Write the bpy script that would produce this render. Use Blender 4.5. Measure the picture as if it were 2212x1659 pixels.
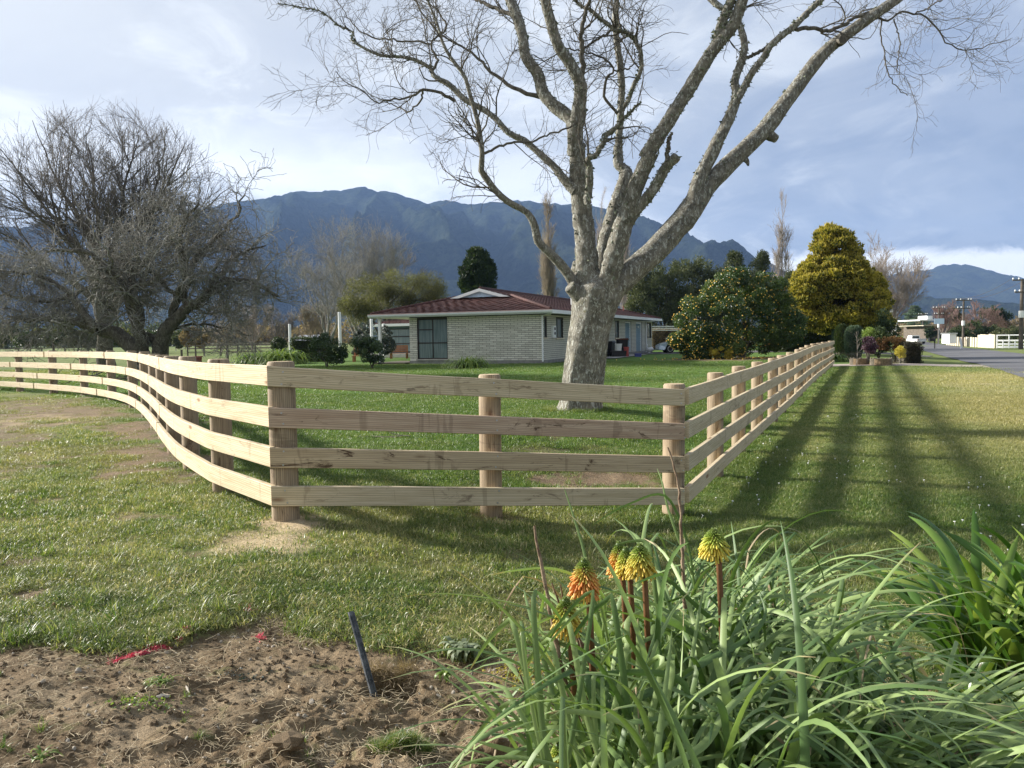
import bpy, math, random
import numpy as np
from mathutils import Vector, Matrix
rng = np.random.default_rng(7)
random.seed(7)
for o in list(bpy.data.objects):
    bpy.data.objects.remove(o)
scene = bpy.context.scene
COL = scene.collection

# ---------------------------------------------------------------- camera
CAMH = 1.35
FPX = 1662.0                      # focal length for a 2212 x 1659 picture
PIT = math.atan(99.5 / FPX)
ROL = math.radians(0.9)
F_ = np.array([0, math.cos(PIT), -math.sin(PIT)])
R0 = np.array([1.0, 0, 0])
U0 = np.array([0, math.sin(PIT), math.cos(PIT)])
U_ = U0 * math.cos(ROL) + R0 * math.sin(ROL)
R_ = R0 * math.cos(ROL) - U0 * math.sin(ROL)
CP = np.array([0, 0, CAMH])
cam = bpy.data.cameras.new('camera')
camo = bpy.data.objects.new('camera', cam)
COL.objects.link(camo)
cam.sensor_width = 36.0
cam.lens = FPX / 2212 * 36.0
cam.clip_start = 0.05
cam.clip_end = 30000
M = Matrix(((R_[0], U_[0], -F_[0], 0), (R_[1], U_[1], -F_[1], 0), (R_[2], U_[2], -F_[2], CAMH), (0, 0, 0, 1)))
camo.matrix_world = M
scene.camera = camo

# ---------------------------------------------------------------- light
SUN_EL, SUN_AZ = 22.5, 20.0       # sun on the left, SUN_AZ degrees behind the fence line
sd = Vector((-math.cos(math.radians(SUN_AZ)) * math.cos(math.radians(SUN_EL)),
             math.sin(math.radians(SUN_AZ)) * math.cos(math.radians(SUN_EL)),
             math.sin(math.radians(SUN_EL))))
sl = bpy.data.lights.new('sun', 'SUN')
sl.energy = 5.0
sl.angle = math.radians(3.6)
sl.color = (1.0, 0.95, 0.875)
so = bpy.data.objects.new('sun', sl)
COL.objects.link(so)
so.rotation_euler = sd.to_track_quat('Z', 'Y').to_euler()
so.location = (-20, 10, 30)
scene.view_settings.view_transform = 'Standard'
scene.view_settings.look = 'None'
scene.view_settings.gamma = 1.0
scene.view_settings.use_curve_mapping = False
scene.view_settings.exposure = 1.42
scene.render.engine = 'CYCLES'
scene.cycles.max_bounces = 6
scene.cycles.transparent_max_bounces = 12


class NT:
    """small node-tree writer"""
    def __init__(s, nt):
        s.nt = nt
        s.n = nt.nodes
        s.l = nt.links

    def node(s, t, ins=None, **kw):
        x = s.n.new(t)
        for k, v in kw.items():
            setattr(x, k, v)
        if ins:
            for k, v in ins.items():
                s.set(x.inputs[k], v)
        return x

    def set(s, sock, v):
        if isinstance(v, bpy.types.NodeSocket):
            s.l.new(v, sock)
        elif isinstance(v, bpy.types.Node):
            s.l.new(v.outputs[0], sock)
        else:
            if isinstance(v, tuple) and len(v) == 3 and sock.type == 'RGBA':
                v = v + (1,)
            sock.default_value = v

    def math(s, op, a, b=0.0, c=0.0, clamp=False):
        x = s.n.new('ShaderNodeMath')
        x.operation = op
        x.use_clamp = clamp
        s.set(x.inputs[0], a)
        s.set(x.inputs[1], b)
        s.set(x.inputs[2], c)
        return x.outputs[0]

    def mix(s, f, a, b, mode='MIX'):
        x = s.n.new('ShaderNodeMix')
        x.data_type = 'RGBA'
        x.blend_type = mode
        s.set(x.inputs[0], f)
        s.set(x.inputs[6], a)
        s.set(x.inputs[7], b)
        return x.outputs[2]

    def noise(s, vec, scale, detail=4, rough=0.55, dist=0.0, out=0):
        x = s.n.new('ShaderNodeTexNoise')
        if vec is not None:
            s.set(x.inputs['Vector'], vec)
        x.inputs['Scale'].default_value = scale
        x.inputs['Detail'].default_value = detail
        x.inputs['Roughness'].default_value = rough
        x.inputs['Distortion'].default_value = dist
        return x.outputs[out]

    def ramp(s, f, lo, hi):
        x = s.n.new('ShaderNodeMapRange')
        x.interpolation_type = 'SMOOTHSTEP'
        s.set(x.inputs[0], f)
        x.inputs[1].default_value = lo
        x.inputs[2].default_value = hi
        return x.outputs[0]

    def scalev(s, vec, sx, sy, sz):
        x = s.n.new('ShaderNodeMapping')
        s.set(x.inputs[0], vec)
        x.inputs['Scale'].default_value = (sx, sy, sz)
        return x.outputs[0]

    def attr(s, name, out='Fac'):
        x = s.n.new('ShaderNodeAttribute')
        x.attribute_name = name
        return x.outputs[out]


# world : daylight sky with broken cloud
world = bpy.data.worlds.new('World')
scene.world = world
world.use_nodes = True
w = NT(world.node_tree)
w.n.clear()
SKYS = 0.085
sky = w.node('ShaderNodeTexSky', sky_type='NISHITA')
sky.sun_disc = False
sky.sun_elevation = math.radians(SUN_EL)
sky.sun_rotation = math.atan2(sd.x, sd.y)
sky.air_density = 1.0
sky.dust_density = 0.6
sky.ozone_density = 1.0
tc = w.node('ShaderNodeTexCoord')
sep = w.node('ShaderNodeSeparateXYZ', {0: tc.outputs['Generated']})
dx, dy, dz = sep.outputs[0], sep.outputs[1], sep.outputs[2]
el = w.math('MAXIMUM', dz, 0.0)
den = w.math('ADD', el, 0.22)
cx_ = w.math('DIVIDE', dx, den)
cy_ = w.math('DIVIDE', dy, den)
cv = w.node('ShaderNodeCombineXYZ', {0: cx_, 1: cy_, 2: 0.37})
n1 = w.noise(cv, 0.9, 6, 0.55, 0.4)
n2 = w.noise(cv, 2.6, 8, 0.62, 0.9)
az = w.math('ARCTAN2', dx, dy)
# grey-white overcast thins into blue towards the right
gaz = w.ramp(az, 0.62, -0.10)
thick = w.math('ADD', w.math('MULTIPLY', gaz, 0.45), w.math('MULTIPLY', n1, 0.9))
thick = w.math('ADD', thick, w.math('MULTIPLY', n2, 0.16))
tk = w.ramp(thick, 0.42, 1.05)
C1 = (0.380, 0.445, 0.565)        # hazy blue between the clouds
C2 = (0.600, 0.640, 0.690)        # cloud
sc = w.mix(tk, C1, C2)
bil = w.ramp(n2, 0.46, 0.70)
sc = w.mix(w.math('MULTIPLY', bil, w.math('ADD', w.math('MULTIPLY', gaz, 0.75), 0.22)), sc, (0.95, 0.98, 1.0))
dk = w.ramp(w.noise(cv, 1.7, 6, 0.6, 0.8), 0.44, 0.68)
sc = w.mix(w.math('MULTIPLY', dk, w.math('ADD', 0.22, w.math('MULTIPLY', w.math('SUBTRACT', 1.0, gaz), 0.50))), sc, (0.255, 0.325, 0.460))
# bright area up on the left where the sun stands
sunv = w.node('ShaderNodeVectorMath', {0: tc.outputs['Generated'], 1: tuple(sd)}, operation='DOT_PRODUCT')
gl = w.ramp(sunv.outputs['Value'], 0.35, 1.0)
sc = w.mix(w.math('MULTIPLY', gl, 0.55), sc, (1.0, 0.99, 0.96))
# low bank of white cloud over the ranges
n3 = w.noise(w.scalev(tc.outputs['Generated'], 1, 1, 1.8), 11.0, 8, 0.62, 0.4)
n3b = w.noise(w.scalev(tc.outputs['Generated'], 1, 1, 1.0), 2.5, 3, 0.5)
top = w.math('ADD', 0.094, w.math('ADD', w.math('MULTIPLY', w.math('SUBTRACT', n3b, 0.5), 0.06), w.math('MULTIPLY', w.math('SUBTRACT', n3, 0.5), 0.06)))
top = w.math('ADD', top, w.math('MULTIPLY', w.ramp(az, 0.28, 0.02), 0.135))
dtop = w.math('SUBTRACT', top, dz)
bank = w.ramp(dtop, 0.0, 0.014)
softb = w.ramp(az, 0.30, 0.12)
bank2 = w.ramp(dtop, -0.045, 0.05)
bank = w.math('ADD', w.math('MULTIPLY', bank, w.math('SUBTRACT', 1.0, softb)), w.math('MULTIPLY', bank2, w.math('MULTIPLY', softb, 0.75)))
cb = w.mix(w.ramp(w.math('ADD', dtop, w.math('MULTIPLY', w.math('SUBTRACT', n3, 0.5), 0.10)), 0.01, 0.11), (1.30, 1.32, 1.33), (0.72, 0.79, 0.90))
sc = w.mix(bank, sc, cb)
skyc = w.node('ShaderNodeVectorMath', {0: sky.outputs[0], 'Scale': SKYS}, operation='SCALE')
final = w.mix(0.90, skyc.outputs[0], sc)
bg = w.node('ShaderNodeBackground', {'Color': final, 'Strength': 0.47})
w.node('ShaderNodeOutputWorld', {'Surface': bg.outputs[0]})

# ---------------------------------------------------------------- helpers
def ray(x, y):
    return F_ + (x - 1106.0) / FPX * R_ - (y - 829.5) / FPX * U_

def sstep(a, b, x):
    t = np.clip((np.asarray(x, float) - a) / (b - a), 0, 1)
    return t * t * (3 - 2 * t)

def terr(x, y):
    """lie of the land"""
    x = np.asarray(x, float); y = np.asarray(y, float)
    p = x - 0.471 * np.maximum(y - 7.0, 0)
    amp = 0.30 - 0.13 * sstep(7, 36, y)
    z = -amp * sstep(-2.0, 1.7, p) * sstep(0.5, 6.5, y)
    d = np.interp(y, [22, 54, 100, 160, 400], [0, 0.33, 0.70, 0.95, 1.1])
    z = z - d * sstep(2.5, 8.0, p * 0.905)
    z = z + 0.05 * np.sin(x * 0.31 + 1) * np.sin(y * 0.23) * sstep(9, 14, y) * (1 - sstep(30, 60, y))
    return z

def at(x, y, Y):
    d = ray(x, y)
    return CP + d * (Y / d[1])

def gr(x, y, z0=None):
    d = ray(x, y)
    z = 0.0 if z0 is None else z0
    for i in range(12):
        P = CP + d * ((z - CAMH) / d[2])
        if z0 is not None:
            break
        z = z * 0.4 + 0.6 * float(terr(P[0], P[1]))
    return P

def topx(X, Y, Z):
    X = np.asarray(X, float)
    dx_, dy_, dz_ = X, np.asarray(Y, float), np.asarray(Z, float) - CAMH
    k = dx_ * F_[0] + dy_ * F_[1] + dz_ * F_[2]
    a = dx_ * R_[0] + dy_ * R_[1] + dz_ * R_[2]
    b = dx_ * U_[0] + dy_ * U_[1] + dz_ * U_[2]
    k = np.where(np.abs(k) < 1e-3, 1e-3, k)
    return 1106.0 + FPX * a / k, 829.5 - FPX * b / k

def onz(X, Y, dz=0.0):
    return (X, Y, float(terr(X, Y)) + dz)

_lat = rng.random((8, 256, 256))
def vnoise(x, y, k=0):
    L = _lat[k % 8]
    xi = np.floor(x).astype(int); yi = np.floor(y).astype(int)
    fx = x - xi; fy = y - yi
    fx = fx * fx * (3 - 2 * fx); fy = fy * fy * (3 - 2 * fy)
    a = L[xi % 256, yi % 256]; b = L[(xi + 1) % 256, yi % 256]
    c = L[xi % 256, (yi + 1) % 256]; d = L[(xi + 1) % 256, (yi + 1) % 256]
    return (a * (1 - fx) + b * fx) * (1 - fy) + (c * (1 - fx) + d * fx) * fy

def fbm(x, y, o=4, k=0):
    x = np.asarray(x, float); y = np.asarray(y, float)
    s = 0; a = 0.5; t = 0
    for i in range(o):
        s = s + a * vnoise(x * 2 ** i + 17.3 * i, y * 2 ** i + 5.1 * i, k + i); t += a; a *= 0.5
    return s / t

def tag(o, label=None, cat=None, group=None, kind=None):
    if label: o['label'] = label
    if cat: o['category'] = cat
    if group: o['group'] = group
    if kind: o['kind'] = kind
    return o

def empty(name, loc, label=None, cat=None, group=None, rz=0.0):
    o = bpy.data.objects.new(name, None)
    o.empty_display_size = 0.2
    COL.objects.link(o)
    o.location = loc
    o.rotation_euler = (0, 0, rz)
    return tag(o, label, cat, group)

WC = {}
def wempty(name, loc, *a, **k):
    """empty whose children are written in world coordinates"""
    o = empty(name, loc, *a, **k)
    WC[o.name] = Matrix.Translation(loc).inverted()
    return o

def link(name, me, mat=None, parent=None, smooth=False, mats=None):
    if mat is not None and len(me.materials) == 0:
        me.materials.append(mat)
    if mats:
        for m in mats: me.materials.append(m)
    o = bpy.data.objects.new(name, me)
    COL.objects.link(o)
    if parent is not None:
        o.parent = parent
        if parent.name in WC: o.matrix_parent_inverse = WC[parent.name]
    return o

def npmesh(name, V, Fs, attrs=None, smooth=False):
    """V (N,3); Fs list of int arrays (M,k)"""
    me = bpy.data.meshes.new(name)
    V = np.ascontiguousarray(V, dtype=np.float32)
    if isinstance(Fs, np.ndarray): Fs = [Fs]
    Fs = [np.asarray(f, dtype=np.int32) for f in Fs if len(f)]
    me.vertices.add(len(V)); me.vertices.foreach_set('co', V.ravel())
    nl = sum(f.size for f in Fs); nf = sum(len(f) for f in Fs)
    me.loops.add(nl); me.polygons.add(nf)
    me.loops.foreach_set('vertex_index', np.concatenate([f.ravel() for f in Fs]))
    st = []; c = 0
    for f in Fs:
        st.append(c + np.arange(len(f)) * f.shape[1]); c += f.size
    me.polygons.foreach_set('loop_start', np.concatenate(st).astype(np.int32))
    me.polygons.foreach_set('use_smooth', np.full(nf, bool(smooth)))
    if attrs:
        for k, a in attrs.items():
            a = np.asarray(a, dtype=np.float32)
            if a.ndim == 1:
                at_ = me.attributes.new(k, 'FLOAT', 'POINT'); at_.data.foreach_set('value', a)
            else:
                at_ = me.attributes.new(k, 'FLOAT_VECTOR', 'POINT'); at_.data.foreach_set('vector', a.ravel())
    me.update(calc_edges=True)
    me.validate()
    return me

class MB:
    """collects boxes, prisms and tubes into one mesh"""
    def __init__(s):
        s.v = []; s.f = []
    def box(s, x0, x1, y0, y1, z0, z1):
        b = len(s.v)
        s.v += [(x0, y0, z0), (x1, y0, z0), (x1, y1, z0), (x0, y1, z0), (x0, y0, z1), (x1, y0, z1), (x1, y1, z1), (x0, y1, z1)]
        s.f += [(b, b + 3, b + 2, b + 1), (b + 4, b + 5, b + 6, b + 7), (b, b + 1, b + 5, b + 4), (b + 1, b + 2, b + 6, b + 5), (b + 2, b + 3, b + 7, b + 6), (b + 3, b, b + 4, b + 7)]
        return s
    def tube(s, pts, rad, n=8, cap=True, ring=None):
        pts = [Vector(p) for p in pts]
        if not hasattr(rad, '__len__'): rad = [rad] * len(pts)
        b = len(s.v); prev = None
        for i, p in enumerate(pts):
            t = (pts[min(i + 1, len(pts) - 1)] - pts[max(i - 1, 0)]).normalized()
            if prev is None:
                prev = t.orthogonal().normalized()
            u = (prev - t * prev.dot(t)).normalized(); prev = u
            w_ = t.cross(u)
            for k in range(n):
                a = 2 * math.pi * k / n
                q = p + (u * math.cos(a) + w_ * math.sin(a)) * rad[i]
                s.v.append(tuple(q))
        for i in range(len(pts) - 1):
            for k in range(n):
                k2 = (k + 1) % n
                s.f.append((b + i * n + k, b + i * n + k2, b + (i + 1) * n + k2, b + (i + 1) * n + k))
        if cap:
            s.f.append(tuple(b + k for k in range(n))[::-1])
            s.f.append(tuple(b + (len(pts) - 1) * n + k for k in range(n)))
        return s
    def poly(s, pts):
        b = len(s.v); s.v += [tuple(p) for p in pts]; s.f.append(tuple(range(b, b + len(pts)))); return s
    def prism(s, prof, h0, h1, axis='y'):
        """extrude a 2-D outline along an axis"""
        b = len(s.v); n = len(prof)
        for h in (h0, h1):
            for (p, q) in prof:
                s.v.append({'y': (p, h, q), 'x': (h, p, q), 'z': (p, q, h)}[axis])
        s.f.append(tuple(range(b, b + n))); s.f.append(tuple(range(b + 2 * n - 1, b + n - 1, -1)))
        for k in range(n):
            k2 = (k + 1) % n
            s.f.append((b + k, b + n + k, b + n + k2, b + k2))
        return s
    def mesh(s, name, smooth=False):
        me = bpy.data.meshes.new(name)
        me.from_pydata(s.v, [], s.f)
        me.validate()
        me.polygons.foreach_set('use_smooth', np.full(len(me.polygons), bool(smooth)))
        me.update()
        return me
    def build(s, name, mat, parent=None, smooth=False):
        return link(name, s.mesh(name, smooth), mat, parent)

def fixn(o):
    import bmesh
    bm = bmesh.new(); bm.from_mesh(o.data)
    bmesh.ops.recalc_face_normals(bm, faces=bm.faces); bm.to_mesh(o.data); bm.free()
    return o

# ---------------------------------------------------------------- materials
def material(name):
    m = bpy.data.materials.new(name); m.use_nodes = True
    t = NT(m.node_tree); t.n.clear()
    return m, t

def finish(t, col, rough=0.8, bump=None, bstr=0.3, bdist=0.02, spec=0.3, metal=0.0, transl=0.0, tcol=None, coat=0.0):
    bs = t.node('ShaderNodeBsdfPrincipled', {'Base Color': col, 'Roughness': rough, 'Metallic': metal})
    bs.inputs['Specular IOR Level'].default_value = spec
    if coat: bs.inputs['Coat Weight'].default_value = coat
    if bump is not None:
        b = t.node('ShaderNodeBump', {'Height': bump, 'Strength': bstr, 'Distance': bdist})
        t.l.new(b.outputs[0], bs.inputs['Normal'])
    o = bs.outputs[0]
    if transl > 0:
        tr = t.node('ShaderNodeBsdfTranslucent', {'Color': tcol if tcol is not None else col})
        mx = t.node('ShaderNodeMixShader', {0: transl, 1: o, 2: tr.outputs[0]})
        o = mx.outputs[0]
    t.node('ShaderNodeOutputMaterial', {'Surface': o})

def simple(name, c, rough=0.7, var=0.18, scale=3.0, bstr=0.15, spec=0.3, metal=0.0, c2=None, coat=0.0):
    m, t = material(name)
    v = t.node('ShaderNodeTexCoord').outputs['Object']
    n = t.noise(v, scale, 5, 0.6)
    n2 = t.noise(v, scale * 9, 3, 0.6)
    a = tuple(x * (1 - var) for x in c); b = c2 if c2 else tuple(min(1, x * (1 + var)) for x in c)
    col = t.mix(t.ramp(t.math('ADD', t.math('MULTIPLY', n, 0.7), t.math('MULTIPLY', n2, 0.3)), 0.35, 0.65), a, b)
    finish(t, col, rough, n2, bstr, 0.01, spec, metal, coat=coat)
    return m

def leafmat(name, cols, rough=0.5, transl=0.25, spec=0.35, scale=0.35, tboost=1.5, tipcol=None):
    """cols: three tones picked by the per-leaf attribute rnd and slow noise"""
    m, t = material(name)
    r = t.attr('rnd')
    g = t.node('ShaderNodeNewGeometry').outputs['Position']
    n = t.noise(g, scale, 3, 0.6)
    f = t.math('ADD', t.math('MULTIPLY', r, 0.7), t.math('MULTIPLY', t.math('SUBTRACT', n, 0.5), 0.9))
    f = t.math('ADD', f, 0.15)
    cr = t.node('ShaderNodeValToRGB', {0: f})
    e = cr.color_ramp.elements
    e[0].position = 0.15; e[0].color = cols[0] + (1,)
    e[1].position = 0.9; e[1].color = cols[2] + (1,)
    k = e.new(0.5); k.color = cols[1] + (1,)
    col = cr.outputs[0]
    if tipcol:
        col = t.mix(t.ramp(t.attr('tip'), 0.45, 0.95), col, tipcol)
    tc2 = t.mix(1.0, col, (tboost, tboost * 1.05, tboost * 0.6), 'MULTIPLY')
    finish(t, col, rough, None, spec=spec, transl=transl, tcol=tc2)
    return m

def barkmat(name, c1, c2, c3, scale=6.0, bstr=0.7, bdist=0.03, lich=0.5):
    m, t = material(name)
    v = t.node('ShaderNodeTexCoord').outputs['Object']
    a = t.noise(v, scale, 6, 0.65, 0.3)
    b = t.noise(t.scalev(v, 1, 1, 0.45), scale * 3.2, 6, 0.7, 0.8)
    c = t.noise(v, scale * 1.7, 4, 0.6)
    col = t.mix(t.ramp(a, 0.38, 0.62), c1, c2)
    col = t.mix(t.math('MULTIPLY', t.ramp(b, 0.52, 0.60), lich), col, c3)
    dk_ = t.ramp(t.noise(t.scalev(v, 1, 1, 0.28), scale * 3.5, 6, 0.7, 1.0), 0.55, 0.66)
    col = t.mix(t.math('MULTIPLY', dk_, 0.75), col, tuple(x * 0.22 for x in c1))
    moss = t.math('MULTIPLY', t.ramp(c, 0.58, 0.72), 0.6)
    col = t.mix(moss, col, (c1[0] * 0.6, c1[1] * 0.62, c1[2] * 0.35))
    h = t.math('ADD', t.math('MULTIPLY', b, 0.7), t.math('MULTIPLY', a, 0.5))
    finish(t, col, 0.92, h, bstr, bdist, 0.15)
    return m

MAT = {}
MAT['bark'] = barkmat('bark_pale_lichen', (0.235, 0.22, 0.18), (0.13, 0.122, 0.10), (0.46, 0.47, 0.42), 7.0, 1.0, 0.06, 0.9)
MAT['twig'] = barkmat('bark_twig', (0.085, 0.075, 0.062), (0.14, 0.128, 0.105), (0.22, 0.22, 0.18), 9.0, 0.3, 0.01, 0.4)
MAT['barkdark'] = barkmat('bark_dark_mossy', (0.075, 0.066, 0.052), (0.12, 0.108, 0.085), (0.24, 0.24, 0.19), 5.0, 0.7, 0.04, 0.5)
MAT['twiggrey'] = barkmat('bark_grey_twigs', (0.16, 0.15, 0.13), (0.26, 0.25, 0.22), (0.38, 0.38, 0.34), 3.0, 0.2, 0.01, 0.6)
MAT['twigbrown'] = simple('twigs_brown', (0.135, 0.12, 0.105), 0.9, 0.3, 1.2, 0)
MAT['twigpale'] = simple('twigs_pale', (0.26, 0.22, 0.185), 0.9, 0.25, 0.6, 0)
MAT['twigred'] = simple('twigs_red', (0.20, 0.13, 0.115), 0.9, 0.25, 0.6, 0)
MAT['twiggold'] = simple('twigs_gold', (0.24, 0.195, 0.135), 0.9, 0.25, 0.6, 0)
MAT['white'] = simple('white_paint', (0.76, 0.77, 0.76), 0.45, 0.05, 2.0, 0.05)
MAT['fascia'] = simple('fascia_paint', (0.60, 0.63, 0.61), 0.4, 0.05, 2.0, 0.05)
MAT['pinkcap'] = simple('gutter_lip_paint', (0.62, 0.42, 0.38), 0.5, 0.08, 2.0, 0.05)
MAT['frame'] = simple('dark_joinery', (0.035, 0.030, 0.028), 0.4, 0.1, 2.0, 0.05)
MAT['teal'] = simple('teal_paint', (0.085, 0.135, 0.15), 0.5, 0.1, 2.0, 0.05)
MAT['louvre'] = simple('blue_louvre_paint', (0.15, 0.235, 0.265), 0.5, 0.1, 2.0, 0.05)
MAT['lightblue'] = simple('pale_blue_board', (0.56, 0.70, 0.86), 0.5, 0.06, 2.0, 0.05)
MAT['conc'] = simple('concrete', (0.36, 0.34, 0.31), 0.9, 0.15, 3.0, 0.3)
MAT['concdark'] = simple('foundation_block', (0.22, 0.215, 0.20), 0.9, 0.18, 3.0, 0.3)
MAT['mortar'] = simple('mortar', (0.085, 0.083, 0.075), 0.95, 0.15, 6.0, 0.3)
MAT['deck'] = simple('stained_deck', (0.33, 0.15, 0.07), 0.6, 0.2, 4.0, 0.1)
MAT['black'] = simple('black_plastic', (0.02, 0.02, 0.022), 0.45, 0.2, 5.0, 0.05)
MAT['redplastic'] = simple('red_plastic', (0.45, 0.09, 0.08), 0.5, 0.1, 5.0, 0.05)
MAT['brownlid'] = simple('brown_lid', (0.13, 0.05, 0.035), 0.5, 0.15, 5.0, 0.05)
MAT['blueplastic'] = simple('blue_plastic', (0.07, 0.08, 0.28), 0.5, 0.1, 5.0, 0.05)
MAT['carpaint'] = simple('silver_blue_car_paint', (0.42, 0.52, 0.62), 0.28, 0.03, 1.0, 0, 0.5, 0.3, coat=0.6)
MAT['glass'] = simple('dark_glass', (0.02, 0.025, 0.03), 0.06, 0.1, 1.0, 0, 0.6)
MAT['metal'] = simple('grey_metal', (0.45, 0.45, 0.46), 0.35, 0.1, 8.0, 0.1, 0.5, 0.8)
MAT['steel'] = simple('galvanised_steel', (0.30, 0.31, 0.32), 0.4, 0.2, 20.0, 0.1, 0.5, 0.6)
MAT['tyre'] = simple('tyre_rubber', (0.015, 0.015, 0.015), 0.8, 0.2, 8.0, 0.1)
MAT['polewood'] = simple('pole_timber', (0.10, 0.085, 0.07), 0.9, 0.3, 2.0, 0.3)
MAT['poleconc'] = simple('pole_concrete', (0.38, 0.36, 0.33), 0.9, 0.2, 2.0, 0.2)
MAT['oldwood'] = simple('weathered_wood', (0.12, 0.10, 0.08), 0.9, 0.3, 4.0, 0.3)
MAT['cream'] = simple('cream_wall', (0.56, 0.50, 0.38), 0.9, 0.12, 1.0, 0.1)
MAT['stone'] = simple('field_stone', (0.34, 0.30, 0.24), 0.85, 0.3, 20.0, 0.4)
MAT['chip'] = simple('pale_wood_chip', (0.50, 0.44, 0.35), 0.8, 0.2, 20.0, 0.2)
MAT['straw'] = simple('dead_straw', (0.46, 0.38, 0.25), 0.85, 0.35, 1.7, 0.0)
MAT['soilclod'] = simple('soil_clod', (0.17, 0.122, 0.072), 0.95, 0.35, 14.0, 0.6)
MAT['paint'] = simple('pink_marking_paint', (0.75, 0.10, 0.16), 0.6, 0.2, 20.0, 0.1)
MAT['bar'] = simple('blue_grey_bar', (0.040, 0.050, 0.060), 0.6, 0.35, 25.0, 0.3, c2=(0.15, 0.16, 0.17))
MAT['redbox'] = simple('red_rusty_sheet', (0.22, 0.06, 0.045), 0.7, 0.3, 2.0, 0.1)
MAT['logroll'] = simple('log_edging', (0.19, 0.165, 0.125), 0.9, 0.3, 6.0, 0.3)
MAT['fruit'] = simple('citrus_fruit', (0.75, 0.40, 0.05), 0.45, 0.2, 1.3, 0.05, c2=(0.80, 0.58, 0.12))
MAT['daisy'] = simple('daisy_white', (0.8, 0.8, 0.76), 0.7, 0.05, 5.0, 0)
MAT['deadleaf'] = simple('dead_leaf', (0.30, 0.17, 0.10), 0.8, 0.35, 3.0, 0.1)

def roofmat():
    m, t = material('red_roof_tile')
    v = t.node('ShaderNodeTexCoord').outputs['Object']
    wv = t.node('ShaderNodeTexWave', {'Vector': v, 'Scale': 1.6, 'Distortion': 0.3}, wave_type='BANDS', bands_direction='X')
    wv2 = t.node('ShaderNodeTexWave', {'Vector': v, 'Scale': 1.6, 'Distortion': 0.3}, wave_type='BANDS', bands_direction='Y')
    n = t.noise(v, 1.2, 5, 0.65)
    n2 = t.noise(v, 14.0, 4, 0.7)
    col = t.mix(t.ramp(n, 0.35, 0.68), (0.055, 0.022, 0.018), (0.088, 0.036, 0.030))
    col = t.mix(t.math('MULTIPLY', t.ramp(n2, 0.55, 0.72), 0.45), col, (0.22, 0.13, 0.11))
    h = t.math('ADD', t.math('ADD', wv.outputs['Fac'], wv2.outputs['Fac']), t.math('MULTIPLY', n2, 0.4))
    finish(t, col, 0.75, h, 0.5, 0.03, 0.3)
    return m
MAT['roof'] = roofmat()

def brickmat():
    m, t = material('cream_grey_brick')
    v = t.node('ShaderNodeTexCoord').outputs['Object']
    oi = t.node('ShaderNodeObjectInfo').outputs['Random']
    n = t.noise(v, 2.0, 5, 0.6)
    n2 = t.noise(v, 30.0, 5, 0.7)
    f = t.math('ADD', t.math('MULTIPLY', oi, 0.55), t.math('MULTIPLY', n, 0.55))
    col = t.mix(t.ramp(f, 0.2, 0.9), (0.50, 0.485, 0.415), (0.70, 0.685, 0.60))
    col = t.mix(t.math('MULTIPLY', t.ramp(n2, 0.52, 0.7), 0.4), col, (0.38, 0.36, 0.30))
    finish(t, col, 0.9, n2, 0.5, 0.01, 0.2)
    return m
MAT['brick'] = brickmat()

def panemat():
    m, t = material('window_pane')
    v = t.node('ShaderNodeTexCoord').outputs['Object']
    n = t.noise(t.scalev(v, 9, 9, 0.4), 2.0, 3, 0.5)
    col = t.mix(t.ramp(n, 0.35, 0.65), (0.10, 0.145, 0.15), (0.16, 0.21, 0.215))
    finish(t, col, 0.12, None, spec=0.6)
    return m
MAT['pane'] = panemat()

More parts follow.
